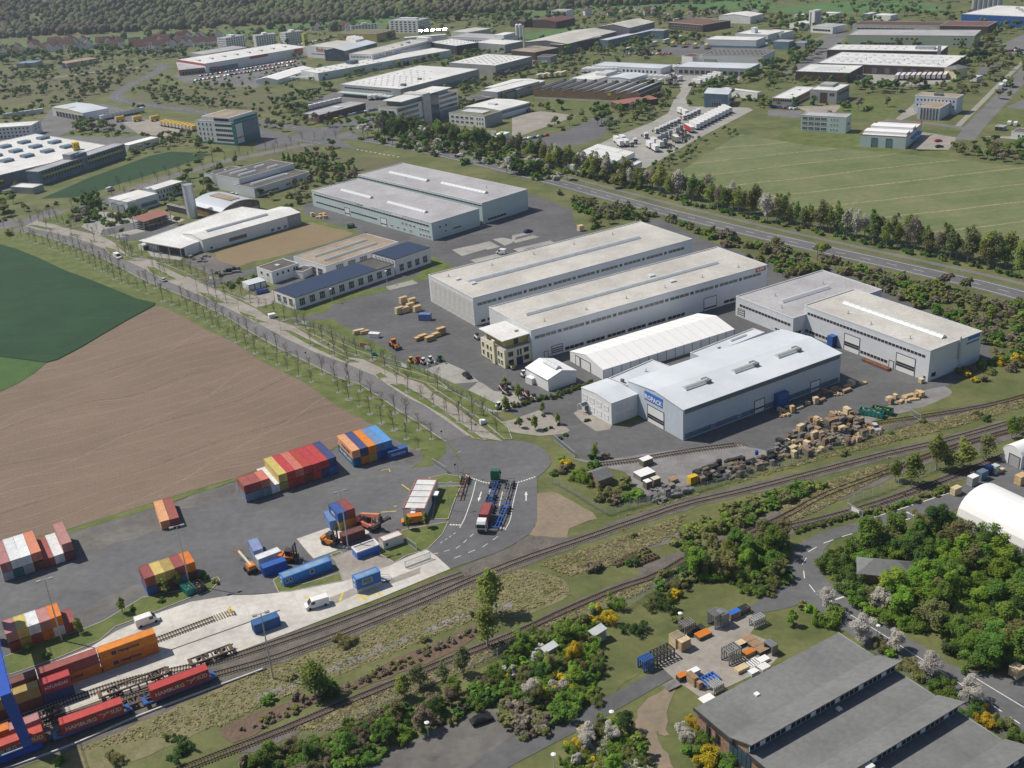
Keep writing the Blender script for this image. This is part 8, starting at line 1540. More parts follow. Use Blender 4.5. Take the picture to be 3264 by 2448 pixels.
sw=MB().box(-3.75,3.75,-1.25,1.25,1.1,3.9).mesh('box_body','paint_white');sc_=MB().box(-3.75,3.75,-1.25,1.25,1.1,3.9).mesh('box_body','paint_cream');lg=MB()
for x in (-2.8,2.8):
 for y in (-1.1,1.1):lg.box(x-.08,x+.08,y-.08,y+.08,0,1.1)
lg=lg.mesh('legs','steel_dark')
O,E1,E2=Vector((53.3,594.7)),Vector((79.8,632.9)),Vector((35.0,623.3));d1=E1-O;n1,n2=max(2,int(d1.length/7.7)),12;d2=(E2-O)
for i in range(n1):
 for j in range(n2):
  c=O+d1*(i+.5)/n1+d2*(j+.5)/n2;r=tag(empty('swap_body',(c.x,c.y,0),math.atan2(d1.y,d1.x)),'white swap body in the dense block, row %s from the road, %s along'%(ordinal(j+1),ordinal(i+1)),'swap body','dense block of swap bodies');put('box_body',sc_ if (i*7+j*3)%11==0 else sw,r);put('legs',lg,r)
for i in range(4):c=Vector((66.3,592.0)).lerp(Vector((77.8,607.4)),i/3);r=tag(empty('swap_body',(c.x,c.y,0),math.atan2(d1.y,d1.x)),'white swap body right of the dense block, %s one'%ordinal(i+1),'swap body');put('box_body',sw,r);put('legs',lg,r)
def rowof(P,Q,n,a,L,label,group,col='paint_white',roof='paint_white',off=0):
 for i in range(n):trailer('%s, %s from the left'%(label,ordinal(i+1)),Vector(P).lerp(Vector(Q),i/max(1,n-1)),a,L,col,roof,group=group)
aa=math.atan2(d1.y,d1.x)
rowof((80.0,949.0),(167.6,922.6),24,aa,12,'white trailer in the long row before the blue roofed depot','long row of white trailers');rowof((126.2,891.2),(146.7,877.1),7,aa+PI,7,'white box truck below the long trailer row','box trucks below the long row');rowof((156.6,856.9),(192.8,902.5),8,aa+1.2,9,'white trailer in the right depot column','right depot column');rowof((116.3,878.9),(139.7,861.3),6,aa+PI,6,'low white trailer by the saw tooth factory','low trailers by the factory')
rowof((297.5,821.5),(328.3,811.1),10,aa+.1,12,'red trailer with white roof in the row by the brown wall','row of red trailers','paint_red','paint_white')
rowof((-246.2,840.2),(-216.0,811.1),10,.9,7,'yellow truck in the depot row','row of yellow depot trucks','paint_gold','paint_gold');rowof((-303.3,882.2),(-281.8,902.8),10,.9,8,'white truck in the depot row','row of white depot trucks');rowof((-287.9,870.0),(-258.9,862.1),3,.7,7,'yellow truck standing free on the depot yard','free yellow depot trucks','paint_gold','paint_gold');rowof((-393.8,921.2),(-373.7,931.1),4,.5,9,'trailer on the far left depot yard','far left depot trailers','paint_silver')
rowof((-93.9,889.6),(-81.1,889.8),4,aa,10,'white truck at the wholesale dock','trucks at the wholesale dock');rowof((-139.7,863.0),(-119.9,884.5),7,1.0,5,'white van behind the low brown shop','vans behind the low brown shop');rowof((127.1,1045.8),(182.5,1097.2),5,aa,12,'grey trailer on the far workshop lane','trailers on the far lane','paint_silver');rowof((214.6,1036.5),(239.8,1031.3),6,aa,8,'white trailer below the white ribbed hall','trailers below the ribbed hall');rowof((40.3,933.2),(59.7,936.7),5,aa,9,'white and yellow trailer by the factory wing','trailers by the factory wing','paint_gold');rowof((171.2,1062.3),(197.2,1033.8),4,aa+.3,12,'yellow topped storage trailer on the far yard','yellow storage trailers','paint_gold','paint_yellow')
for p,l in (((345.7,757.9),'lower'),((353.2,768.8),'upper')):trailer('white truck on the right hand road, %s one'%l,p,1.0,8)
for i,p in enumerate(((305.4,652.6),(308.0,650.0))):van('white van at the right bungalow, %s one'%('left','right')[i],p,1.0,L=6)

# ------------------------------------------------------------ crates, timber and scrap
def crate(label,p,a,l,w,h,m='wood_new',group=None,z=.08,top=None,name='crate'):
 r=tag(empty(name,(*p,z),a),label,name.replace('_',' '),group)
 b=MB().box(-l/2+.04,l/2-.04,-w/2+.04,w/2-.04,.1,h-.05)
 for q in (.1,h*.5-.06,h-.2):
  b.box(-l/2,l/2,-w/2,-w/2+.05,q,q+.14).box(-l/2,l/2,w/2-.05,w/2,q,q+.14).box(-l/2,-l/2+.05,-w/2,w/2,q,q+.14).box(l/2-.05,l/2,-w/2,w/2,q,q+.14)
 for x in (-l/2+.2,0,l/2-.2):b.box(x-.06,x+.06,-w/2-.01,w/2+.01,0,.1)
 b.build('sides',m,r)
 n=max(2,int(w/.35));b=MB()
 for i in range(n):b.box(-l/2,l/2,-w/2+w*i/n+.02,-w/2+w*(i+1)/n-.02,h-.06,h)
 b.build('lid',top or m,r);return r
def timber(label,p,a,l,w,h,m='wood_pale',group=None,z=.08):
 r=tag(empty('timber_stack',(*p,z),a),label,'timber stack',group);nz,ny=max(1,int(h/.28)),max(2,int(w/.3))
 for k in range(nz):
  b=MB()
  for i in range(ny):
   s=rnd.uniform(-.25,.25);b.box(-l/2+s,l/2+s,-w/2+w*i/ny+.02,-w/2+w*(i+1)/ny-.02,k*h/nz+.05,(k+1)*h/nz)
  b.build('board_layer',m,r)
 return r
def pallets(label,p,a,n,m='wood_mid',group=None,z=.08,l=1.3,w=1.0):
 r=tag(empty('pallet_stack',(*p,z),a),label,'pallet stack',group)
 b=MB()
 for x in (-l/2,-.1,l/2-.2):b.box(x,x+.2,-w/2,w/2,0,.12)
 for i in range(5):y=-w/2+w*i/5;b.box(-l/2,l/2,y+.02,y+w/5-.04,.12,.17)
 me=b.mesh('pallet',m)
 for k in range(n):put('pallet',me,r,(rnd.uniform(-.04,.04),rnd.uniform(-.04,.04),k*.18),rnd.uniform(-.03,.03))
 return r
def heap(label,p,rad,m,group=None,z=.08):
 b=MB();r=tag(empty('scrap_heap',(*p,z)),label,'scrap heap',group)
 for i in range(14):
  t=rnd.uniform(0,6.28);q=rad*rnd.random();c=Vector((q*math.cos(t),q*math.sin(t),.15+(rad-q)*rnd.uniform(.1,.5)));d=Vector((rnd.uniform(-1,1),rnd.uniform(-1,1),rnd.uniform(-.25,.25))).normalized()*rnd.uniform(.5,1.3)
  b.beam(c-d,c+d,rnd.uniform(.12,.35),rnd.uniform(.08,.2))
 b.build('boards',m,r)
A1=.51
def scrapyard(poly,n,where,mats,seed):
 g=random.Random(seed);pts=sorted(scatter(poly,n,seed,1.5),key=lambda p:screen(p[0],p[1],0)[0])
 for i,p in enumerate(pts):
  m=g.choice(mats);k=g.random();l=' %s, %s from the left'%(where,ordinal(i+1));gr='things '+where
  wd={'wood_old':'weathered','wood_mid':'brown','scrap_dark':'black','scrap_grey':'grey','wood_pale':'pale','wood_new':'fresh'}[m]
  if k<.42:crate(wd+' crate'+l,p,A1+g.choice([0,PI/2])+g.uniform(-.2,.2),g.uniform(1.2,2.6),g.uniform(1,1.6),g.uniform(.7,2.3),m,gr)
  elif k<.62:pallets(wd+' pallet stack'+l,p,A1+g.uniform(-.4,.4),g.randint(3,11),m,gr)
  elif k<.8:timber(wd+' timber stack'+l,p,A1+g.uniform(-.5,.5),g.uniform(2,4),g.uniform(.8,1.4),g.uniform(.4,1),m,gr)
  else:heap(wd+' board heap'+l,p,g.uniform(.9,1.6),m,gr)
scrapyard([(70.6,272.5),(76.0,280.7),(82.3,286.7),(87.8,291.2),(94.5,293.1),(97.6,296.2),(102.9,291.8),(104.0,285.8),(105.3,281.8),(99.9,277.1),(88.7,273.3),(77.2,269.3)],105,'in the timber scrap piles',['wood_old','wood_old','wood_mid','scrap_grey','wood_mid','scrap_dark','wood_pale'],61)
scrapyard([(48.7,265.2),(53.0,268.8),(61.7,271.0),(67.5,269.3),(70.3,272.4),(76.9,277.6),(76.6,271.5),(71.1,267.1),(64.2,263.9),(60.9,261.9),(54.4,260.3),(49.1,258.7)],58,'in the dark scrap rows',['scrap_dark','scrap_dark','wood_old','scrap_grey'],62)
scrapyard([(39.1,258.5),(43.4,260.7),(46.6,255.8),(40.1,252.5),(35.6,251.2),(33.2,252.2),(35.5,257.0)],16,'on the grey slab pile',['scrap_grey'],63)
scrapyard([(80.5,301.5),(89.1,304.3),(94.3,308.2),(100.7,311.0),(110.2,316.1),(111.0,313.7),(100.2,304.6),(90.6,299.8),(80.3,294.4)],20,'of timber beside the blue hall',['wood_mid','wood_pale','wood_new'],64)
scrapyard([(112.0,300.6),(117.5,303.4),(122.4,303.1),(128.8,307.4),(127.8,304.9),(120.5,299.2),(113.3,297.8)],11,'of timber at the far gate',['wood_new','wood_pale','wood_mid'],65)
scrapyard([(-100.6,562.3),(-90.7,557.2),(-85.7,543.9),(-89.4,546.5)],9,'before the double warehouse',['wood_pale','wood_new'],66)
scrapyard([(-146.8,501.1),(-135.9,498.7),(-130.6,493.1),(-138.7,490.5),(-144.9,493.3)],8,'on the worn yard by the stubble',['scrap_grey'],67);scrapyard([(-129.1,471.5),(-124.6,477.5),(-118.3,477.5),(-118.6,472.0),(-126.3,466.9)],10,'of steel by the side gate',['scrap_grey','scrap_dark'],68)
for i,(p,l,w,h,m,t) in enumerate((((36.0,272.1),3.4,2.2,1.9,'wood_old','membrane'),((34.6,265.2),5,3.6,1.5,'scrap_grey','membrane'),((34.6,259.1),1.9,1.8,2.2,'wood_old','membrane'),((37.0,260.7),2.3,1.8,2.0,'wood_old','paint_cream'),((41.9,261.3),2.2,1.8,1.0,'wood_mid',None))):crate('big crate with pale cover at the left of the gravel yard, %s one'%ordinal(i+1),p,A1,l,w,h,m,None,top=t)
pallets('tall stack of yellow pallet frames by the yard fence',(46.9,259.8),A1,13,'paint_gold',l=2.6,w=1.6)
for i,p in enumerate(((-42.0,406.1),(-39.8,406.9),(-37.9,410.4),(-35.0,407.3),(-41.1,417.6),(-37.6,416.9))):crate('fresh timber crate in the group by the blue box, %s one'%ordinal(i+1),p,A1+.1,3.2,1.7,(2.6,2.2,2.4,2.2,2.6,2.0)[i],'wood_pale','crates by the blue box',top='wood_new')
for i,p in enumerate(((-31.7,377.8),(-29.0,375.6),(-26.6,379.1),(-24.9,381.1),(-32.9,376.9))):crate('fresh timber crate in the yard group by the cream office, %s one'%ordinal(i+1),p,A1+.1,3.4,1.8,(1.6,1.7,1.5,2.6,1.3)[i],'wood_mid','crates by the cream office',top='wood_new')
timber('stack of pale boards beside the wrapped white pack',(-56.1,387.5),.4,4,1.6,1.6,'wood_pale');timber('second stack of pale boards beside the wrapped pack',(-53.9,387.1),.4,3.4,1.4,1.2,'wood_new');crate('white wrapped pack at the lawn edge',(-49.8,382.9),-.35,4.2,2,1.7,'membrane',name='wrapped_pack')
cont('short blue container in the asphalt yard beside the crates',*(-31.5,397.2),.06,-.25,4.6,'steelblue');crate('single tall wooden crate behind the central halls',(37.0,499.3),A1,2.6,2.4,2.6,'wood_pale')
def skip(label,p,a,col,l=5.5,w=2.3,h=1.7):
 r=tag(empty('skip',(*p,.08),a),label,'skip');MB().box(-l/2,l/2,-w/2,-w/2+.1,.1,h).box(-l/2,l/2,w/2-.1,w/2,.1,h).box(-l/2,-l/2+.1,-w/2,w/2,.1,h).box(l/2-.1,l/2,-w/2,w/2,.1,h).box(-l/2,l/2,-w/2,w/2,.1,.3).build('tub',col,r);b=MB()
 for i in range(7):b.box(-l/2+l*i/6-.06,-l/2+l*i/6+.06,-w/2-.08,w/2+.08,.1,h-.1)
 b.build('ribs',col,r);b=MB()
 for i in range(10):c=Vector((rnd.uniform(-l*.4,l*.4),rnd.uniform(-w*.35,w*.35),h*.8));d=Vector((rnd.uniform(-1,1),rnd.uniform(-1,1),.2));b.beam(c-d*.6,c+d*.6,.3,.12)
 b.build('rubbish','wood_mid',r)
skip('teal skip heaped with wood beside the far gate, left one',(106.0,292.3),-.6,'paint_teal',7);skip('dark green skip heaped with wood beside the far gate, right one',(109.6,293.3),-.6,'paint_green',6);skip('teal tilted skip on the terminal grass strip',(-81.5,224.8),-.9,'paint_teal',3.6);skip('dark skip full of rubbish on the terminal grass strip',(-79.2,225.3),-.9,'steel_dark',3.6);skip('green skip before the double warehouse',(-74.0,531.2),.3,'paint_green',3.6);skip('deep blue skip beside the solar office',(-102.2,442.0),.5,'paint_blue',5)
for i,z in enumerate((.08,2.3)):crate('bright blue steel crate at the wall of the blue hall, %s'%('lower','upper')[i],(81.7,302.8),A1,4.4,2.2,2.2,'paint_blue',z=z,name='steel_crate')
pallets('tower of blue steel racks at the wall of the right hall',(110.2,345.5),A1,22,'paint_blue',l=3.4,w=2.4)
timber('long rusty tray with boards before the roller gates',(119.0,327.2),A1+PI/2,11,1.8,.7,'rust');crate('small crate on pallets at the right hall gate',(128.1,312.0),A1,1.5,1.3,1.4,'wood_pale')
tag(MB().tube((0,0,0),(0,0,1.2),.5,n=12).tube((0,0,1.2),(0,0,1.25),.52,n=12).build('barrel','paint_blue',None,(*(67.0,271.5),1.0)),'blue barrel on top of the dark scrap rows','barrel')
# storage yard below
def steelframe(label,p,a,l,w,h,m='steel',bars=6):
 r=tag(empty('machine_rack',(*p,.08),a),label,'machine rack');b=MB()
 for i in range(bars):
  x=-l/2+l*i/(bars-1)
  b.beam((x,-w/2,0),(x,-w/2,h),.24).beam((x,w/2,0),(x,w/2,h),.24).beam((x,-w/2,h),(x,w/2,h),.24)
 b.build('hoops',m,r);b=MB()
 for y in (-w/2,w/2):
  for z in (.1,h*.5,h):b.beam((-l/2,y,z),(l/2,y,z),.12)
 b.build('rails',m,r)
SA=dirang((27.0,185.5),(38.2,191.8))
for p,l,w,h,m,n_ in (((27.7,187.7),4.5,2.4,2.3,'steel_dark','black machine frame at the left edge of the storage yard'),((34.4,196.3),2.8,2.2,2.4,'scrap_grey','grey rounded frame bundle behind the crate'),((41.0,197.9),2.4,2.4,3.4,'steel','tall grey cab frame beside the grass'),((42.4,198.0),1.6,2.4,3.2,'steel','second tall grey cab frame beside the grass'),((41.9,185.7),3.2,2.4,3.2,'scrap_grey','row of grey cab hoops in the storage yard'),((23.9,185.2),2.6,2,2.6,'paint_blue','blue scaffold frame on the grass'),((50.6,187.5),1.4,2.4,2.2,'steel','grey portal frame near the saw roof'),((49.9,196.9),3,1.6,2,'galvanised','galvanised barrier frame by the works road'),((36.0,179.8),4,2.4,.5,'paint_brightblue','light blue ring frame lying on the yard'),((45.9,183.7),3,2,.5,'membrane','white ring frame lying on the yard'),((47.9,182.4),2,1.6,.5,'membrane','small white ring frame at the roof edge'),((36.8,176.8),2.4,2,1.7,'galvanised','grey box frame at the roof edge'),((47.7,201.6),3,1.6,1.2,'steel_dark','dark frame behind the blue covered crate')):steelframe(n_,p,SA,l,w,h,m)
for p,l,w,h,m,t,n_ in (((31.5,192.1),2.6,2.4,2.6,'wood_pale','wood_old','slatted pale crate stack on the storage yard'),((32.7,190.6),2.6,1.8,2.5,'wood_mid','wood_pale','brown crate beside the slatted stack'),((45.5,200.1),3,1.5,1.6,'wood_mid','paint_brightblue','crate with bright blue cover'),((37.5,194.2),3.4,2,.9,'wood_old','paint_orange','low tray with orange lid'),((36.8,196.2),3,1.8,.8,'steel_dark','scrap_dark','low black tray beside the orange lid'),((46.9,191.5),2.6,2,.9,'steel_dark','wood_mid','black open box with pale slats, first'),((47.8,189.6),2.6,2,.9,'steel_dark','wood_mid','black open box with pale slats, second'),((48.7,187.7),2.6,2,.9,'steel_dark','wood_mid','black open box with pale slats, third'),((44.9,190.4),2.4,1.6,.8,'steel_dark','wood_pale','black open box with pale slats, fourth'),((45.9,187.1),2.8,1.4,.9,'wood_mid','paint_orange','orange topped crate among the black boxes'),((43.3,182.3),3,1.6,.8,'wood_pale',None,'pale slatted crate by the cab hoops'),((30.7,180.8),2.2,1.4,1.2,'steel_dark','paint_orange','orange machine base at the lower edge'),((32.6,179.3),1.2,2.6,2.2,'wood_mid',None,'upright brown crate at the lower edge'),((33.6,177.8),.9,1.4,1.7,'wood_mid',None,'narrow brown crate at the lower edge'),((33.2,181.4),2.6,1.4,1.6,'cyan_metal','membrane','pale blue curved casing at the lower edge'),((28.3,178.9),3.2,2.2,.35,'wood_new','scrap_grey','flat grey panel stack on the lawn'),((34.6,174.2),3,2,.3,'membrane',None,'white panel stack at the roof edge'),((48.4,184.8),2.4,1.6,.6,'membrane',None,'white wrapped bundle on the yard'),((45.4,180.8),2,1.4,.9,'cyan_metal','membrane','pale turquoise tub at the roof edge')):crate(n_,p,SA,l,w,h,m,top=t)
for i,(p,l,w,h,m) in enumerate((((112.5,245.1),2.6,1.6,2.0,'wood_pale'),((118.5,249.1),2.6,1.8,2.6,'grey_wall'),((122.0,251.7),2.6,1.8,2.4,'blue_grey_wall'),((124.6,253.8),1.6,1.8,2.6,'paint_navy'),((126.6,254.2),1.6,1.6,2.4,'cyan_metal'),((128.3,254.6),2.4,1,.8,'wood_pale'),((130.7,248.0),3,2,2.6,'wood_new'))):crate('%s packing crate on the asphalt by the siding, %s from the left'%('pale slatted' if m[0:4]=='wood' else 'grey',ordinal(i+1)),p,SA,l,w,h,m,'packing crates by the siding',top='membrane' if m=='grey_wall' else None)
crate('slatted pale pallet crate by the works road at the right edge',(97.1,175.0),SA,2.4,2.2,2.2,'wood_pale')
for i,p in enumerate(((24.7,225.0),(27.5,227.2),(29.1,224.4))):steelframe('stack of old rail sections beside the tracks, %s one'%ordinal(i+1),p,.5,7,1.6,.5,'sleeper_old',8)
# ------------------------------------------------------------ lamps, fences, gates, signs
def mast(label,p,h=17,a=.4):
 r=tag(empty('lamp_mast',(*p,0),a),label,'lamp mast');MB().tube((0,0,0),(0,0,h),.2,.1,8).build('pole','galvanised',r);MB().beam((-1.2,0,h),(1.2,0,h),.12).build('crossbar','galvanised',r)
 for s in (-1,1):MB().box(s*1.3-.5,s*1.3+.5,-.3,.3,h-.2,h+.05).build('lamp_head','steel',r)
for p,l in (((-82.0,227.6),'rising before the short container stack'),((-106.7,208.5),'on the grass strip at the left'),((-44.3,238.9),'beside the brown container'),((-55.2,190.0),'beside the train tracks and dry meadow')):mast('tall twin headed lamp mast '+l,p)
def slamp(label,p,h=8,a=0,globe=False,group=None):
 r=tag(empty('street_lamp',(*p,0),a),label,'street lamp',group);MB().tube((0,0,0),(0,0,h),.1,.06,6).build('pole','galvanised' if not globe else 'frame_white',r)
 if globe:MB().tube((0,0,h),(0,0,h+.12),.5,n=14).tube((0,0,h+.12),(0,0,h+.25),.5,.2,n=14).build('lamp_head','membrane',r)
 else:MB().beam((0,0,h),(1.1,0,h+.15),.08).box(.8,1.6,-.15,.15,h+.1,h+.25).build('lamp_head','galvanised',r)
for i,p in enumerate(((-220.3,562.2),(-155.0,482.6),(-130.8,448.2),(-108.1,422.2),(-86.9,396.2),(-65.1,371.7),(-42.8,344.4),(-21.7,313.7),(-15.9,305.5),(-16.8,271.2),(-19.0,254.6))):slamp('street lamp along the avenue, %s from the far end'%ordinal(i+1),p,8,.6,group='street lamps along the avenue')
for i,p in enumerate(((-21.2,169.4),(33.3,198.5),(14.9,168.8),(2.9,158.4),(73.8,189.5),(-70.4,423.5),(-49.4,441.6))):slamp('white disc topped lamp, %s of the works paths'%ordinal(i+1),p,3.3 if i<5 else 6,globe=True,group='white disc lamps')
def fence(label,pts,h=2.0,step=3.0,m='galvanised'):
 x0,y0=pts[0];r=tag(empty('fence',(x0,y0,0)),label,'fence');me=MB().tube((0,0,0),(0,0,h+.1),.07,n=5).mesh('post',m);lp=[(x-x0,y-y0) for x,y in pts]
 for x,y,a in along(lp,step):put('post',me,r,(x,y,.05))
 b=MB()
 for p,q in zip(lp[:-1],lp[1:]):
  for k in range(8):b.beam((*p,.2+h*k/7.5),(*q,.2+h*k/7.5),.03)
 b.build('wire','steel',r)
fence('wire fence along the gravel yard above the railway',[(27.8,248.4),(38.1,252.0),(48.1,255.6),(59.4,260.4),(71.6,264.9),(74.3,265.9),(88.7,273.3),(95.6,275.4),(105.8,280.8),(113.8,285.2)]);fence('wire fence from turning circle to the rail corner',[(9.2,265.0),(13.0,260.0),(17.4,253.3),(22.2,246.2),(29.6,249.9),(34.4,251.6)])
fence('white posted fence between old track and mown slope',[(-46.1,169.9),(-39.6,172.9),(-33.0,177.3),(-27.4,180.9),(-21.5,184.2),(-4.0,194.1),(3.8,198.9),(17.9,205.8),(22.7,206.5),(27.2,210.5),(36.7,215.8),(43.6,219.3)],m='frame_white');fence('white posted fence along the siding and works road',[(83.8,242.6),(86.0,244.6),(92.5,247.3),(97.3,249.6),(113.5,258.6),(129.3,264.9)],m='frame_white')
fence('green fence between footpath and crate yard',[(-76.1,400.2),(-54.4,374.2),(-45.9,363.0),(-36.3,354.1),(-23.7,338.3),(-19.6,330.3),(-8.3,312.9),(-3.7,305.6)],1.8,m='paint_green')
def gate(label,P,Q,h=1.9,m='galvanised',sign=None):
 d=Vector(Q)-Vector(P);L=d.length;r=tag(empty('sliding_gate',(*P,.1),math.atan2(d.y,d.x)),label,'gate');MB().box(0,L,-.06,.06,.1,.3).box(0,L,-.06,.06,h-.12,h).box(0,.12,-.06,.06,.1,h).box(L-.12,L,-.06,.06,.1,h).build('frame',m,r);b=MB();n=int(L/.3)
 for i in range(1,n):b.box(L*i/n-.025,L*i/n+.025,-.03,.03,.3,h-.1)
 b.build('bars',m,r)
 if sign:MB().box(L*sign,L*sign+2.6,-.1,-.05,.4,h-.3).build('sign_board','white_wall',r)
for l,P,Q,s in (('sliding gate between turning circle and container yard',(-24.6,281.1),(-20.0,274.7),None),('sliding gate before the blue roofed hall yard',(11.3,290.2),(16.6,278.6),None),('white gate across the works siding',(83.2,241.5),(85.8,236.7),.3),('gate with white boards at the crate yard drive',(-84.5,404.9),(-76.1,398.4),.6),('gate with white boards beside the machine row',(-44.3,358.6),(-36.1,351.1),.8),('rusty gate over the half buried siding',(117.1,290.7),(118.7,286.6),None),('small gate beside the white site cabin',(-29.4,239.5),(-26.7,235.9),None),('apron gate before the rail tracks',(-29.2,228.4),(-23.1,231.9),None),('gate with white board by the worn steel yard',(-130.0,465.7),(-123.2,458.3),.1)):gate(l,P,Q,sign=s)
# buffer stop, signals, signs, person
r=tag(empty('buffer_stop',(*(-69.1,214.9),.12),ta),'yellow buffer stop at the end of the apron track','buffer stop');MB().beam((0,-.8,0),(0,-.8,1.2),.15).beam((0,.8,0),(0,.8,1.2),.15).beam((0,-.8,1.2),(-1.2,-.8,0),.12).beam((0,.8,1.2),(-1.2,.8,0),.12).box(-.1,.15,-1.1,1.1,.9,1.2).build('frame','paint_gold',r)
for i,p in enumerate(((25.5,238.2),(101.0,262.3),(31.8,217.3))):r=tag(empty('signal_post',(*p,0)),'small yellow rail signal, %s from the left'%ordinal(i+1),'signal');MB().tube((0,0,0),(0,0,(.6,2.2,.6)[i]),.06,n=5).build('post','steel',r);MB().box(-.35,.35,-.05,.05,(.5,2,.5)[i],(1,2.6,1)[i]).build('plate','paint_yellow',r)
for i,p in enumerate(((71.0,209.4),(91.1,178.1),(98.6,243.5))):r=tag(empty('road_sign',(*p,0),-.3),'red and white no entry sign on the works road, %s one'%ordinal(i+1),'road sign');MB().tube((0,0,0),(0,0,2.4),.05,n=5).build('post','galvanised',r);MB().tube((0,-.06,2.1),(0,-.02,2.1),.4,n=14).build('disc','paint_red',r);MB().box(-.28,.28,-.09,-.06,2.03,2.17).build('bar','white_wall',r)
for i,p in enumerate(((-17.7,275.3),(-22.2,296.7),(-11.8,299.8),(-192.4,511.3),(-73.0,366.7),(-65.6,372.9))):r=tag(empty('road_sign',(*p,.1),.5),'dark backed round sign along the avenue, %s from the left lot'%ordinal(i+1),'road sign','round signs along the avenue');MB().tube((0,0,0),(0,0,2.5),.04,n=5).build('post','steel',r);MB().tube((0,-.03,2.3),(0,.03,2.3),.33,n=12).build('disc','steel_dark',r)
for i,(p,c_) in enumerate((((-53.0,372.8),'paint_red'),((-51.0,369.7),'white_wall'))):tag(MB().box(-1.3,1.3,-.05,.05,.5,1.9).box(-1.2,-1.1,-.04,.04,0,.5).box(1.1,1.2,-.04,.04,0,.5).build('banner',c_,None,(*p,.1),-.5),'%s company banner on the green fence'%('red','white')[i],'banner')
tag(MB().box(-1.3,1.3,-.9,.9,0,1.4).box(-1.4,1.4,-1,1,1.4,1.55).build('electric_cabinet','white_wall',None,(*(-92.9,411.5),.1),.4),'small white roofed cabinet on the avenue island','cabinet');tag(MB().box(-.6,.6,-.5,.5,0,1.3).box(-.65,.65,-.55,.55,1.3,1.4).build('electric_cabinet','paint_teal',None,(*(-48.6,365.0),.1),.4),'green cabinet at the machine yard gate','cabinet')
tag(MB().box(-.8,.8,-.6,.6,0,1.2).box(-.85,.85,-.65,.65,1.2,1.3).build('electric_cabinet','membrane',None,(*(-9.9,304.6),.1),.4),'white pillar cabinet on the footpath island','cabinet')
def person(label,p,a,shirt,legs_):
 r=tag(empty('person',(*p,.05),a),label,'person');me=bpy.data.meshes.new('body')
 V=[(0,0,.95),(0,0,1.2),(0,0,1.45),(0,0,1.58),(0,.02,1.70),(-.19,0,1.42),(-.26,.05,1.15),(-.24,.16,.92),(.19,0,1.42),(.26,-.02,1.15),(.25,-.1,.92),(-.1,0,.9),(-.12,.1,.5),(-.12,.02,.06),(-.12,.16,.04),(.1,0,.9),(.12,-.04,.5),(.12,-.2,.08),(.12,-.06,.04)]
 E=[(0,1),(1,2),(2,3),(3,4),(2,5),(5,6),(6,7),(2,8),(8,9),(9,10),(0,11),(11,12),(12,13),(13,14),(0,15),(15,16),(16,17),(17,18)]
 me.from_pydata(V,E,[]);me.materials.append(M(shirt));o=put('body',me,r);o.modifiers.new('skin','SKIN');sv=me.skin_vertices[0].data
 R=[.15,.15,.16,.06,.1,.07,.055,.04,.07,.055,.04,.1,.075,.05,.045,.1,.075,.05,.045]
 for i,q in enumerate(R):sv[i].radius=(q,q*.8)
 sv[0].use_root=True;o.modifiers.new('sub','SUBSURF').levels=1
 t=MB();[t.tube((s*.1,0,.92),(s*.12,.08 if s<0 else -.06,.48),.11,.085,8).tube((s*.12,.08 if s<0 else -.06,.5),(s*.12,.02 if s<0 else -.19,.08),.085,.065,8) for s in (-1,1)];t.box(-.2,.2,-.13,.13,.86,1.0);t.build('trousers',legs_,r)
 MB().tube((0,.0,1.72),(0,.0,1.82),.11,.07,8).build('hair','bark',r)
mat('shirt_blue',(.40,.42,.62),rough=.9);person('person in pale blue shirt and dark trousers walking along the yard fence',(71.8,265.0),.6,'shirt_blue','paint_navy')
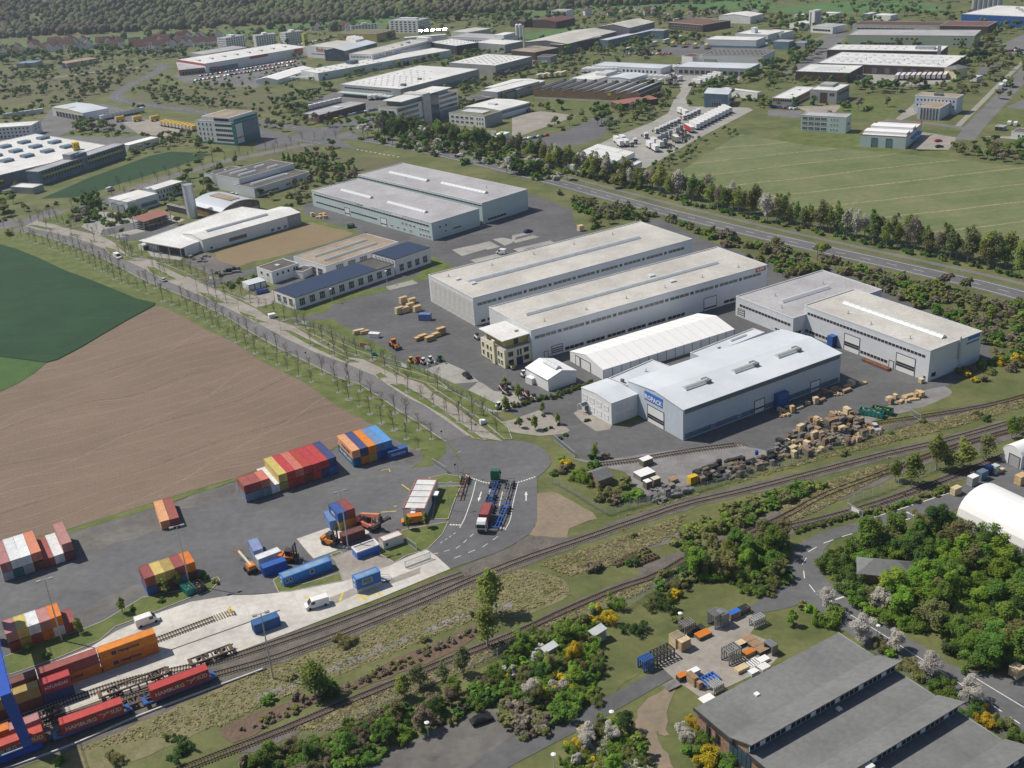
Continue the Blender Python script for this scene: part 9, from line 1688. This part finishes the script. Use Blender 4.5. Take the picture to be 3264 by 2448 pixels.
r=tag(empty('bench',(95.9,214.7),.3),'orange park bench in a gap of the woodland','bench');MB().box(-1.2,1.2,-.3,.3,.42,.5).build('seat','roof_red',r);MB().box(-1.2,1.2,.25,.32,.55,1).build('backrest','roof_red',r)
for s in (-1,1):MB().box(s*.9-.05,s*.9+.05,-.25,.25,0,.42).build('leg','steel_dark',r)
# parked cars in the far lots, too small to show their parts
pc={c_:MB().yprof([(-2.1,.3),(2.1,.3),(2.1,.8),(1.1,.95),(.5,1.45),(-1.3,1.45),(-1.9,.95),(-2.1,.9)],-.85,.85).mesh('parked_car',c_) for c_ in ('paint_white','paint_silver','paint_black','paint_red','paint_blue','paint_navy')}
for li,(P,Q,n,a,w) in enumerate((((-270.9,1052.1),(-187.5,1112.5),26,1.0,'in the lower store car park row'),((-271.6,1078.9),(-187.5,1135.1),22,1.0,'in the upper store car park row'),((-111.5,825.6),(-86.5,843.4),10,.4,'beside the shop street'),((10.6,699.5),(35.6,712.2),9,.5,'in the tree lined lot'),((409.4,907.6),(428.0,905.0),9,.2,'in the right edge lot'),((188.4,750.9),(202.9,737.4),8,.2,'before the modern grey office'),((125.3,1031.9),(164.3,1013.0),14,.6,'in the far workshop lot'),((-211.5,1256.2),(-159.5,1327.1),20,.8,'behind the long shopping hall'))):
 for i in range(n):
  c_=rnd.choice(list(pc));p=Vector(P).lerp(Vector(Q),(i+rnd.uniform(-.3,.3))/n)
  tag(put('parked_car',pc[c_],None,(p.x,p.y,.06),a+rnd.choice([0,PI])+rnd.uniform(-.05,.05)),'%s car %s, %s from the left'%(c_[6:],w,ordinal(i+1)),'car','cars '+w)

  # ------------------------------------------------------------ air
hz=bpy.data.materials.new('haze');hz.use_nodes=True;ht=hz.node_tree;ht.nodes.clear();vo=ht.nodes.new('ShaderNodeVolumePrincipled');vo.inputs['Color'].default_value=(.68,.78,.95,1);vo.inputs['Density'].default_value=.0001;vo.inputs['Anisotropy'].default_value=.2
hm=ht.nodes.new('ShaderNodeOutputMaterial');ht.links.new(vo.outputs[0],hm.inputs['Volume']);MATS['haze']=hz
o=MB().box(-3800,3800,-600,5400,-1.2,262).build('haze','haze');o['kind']='stuff'
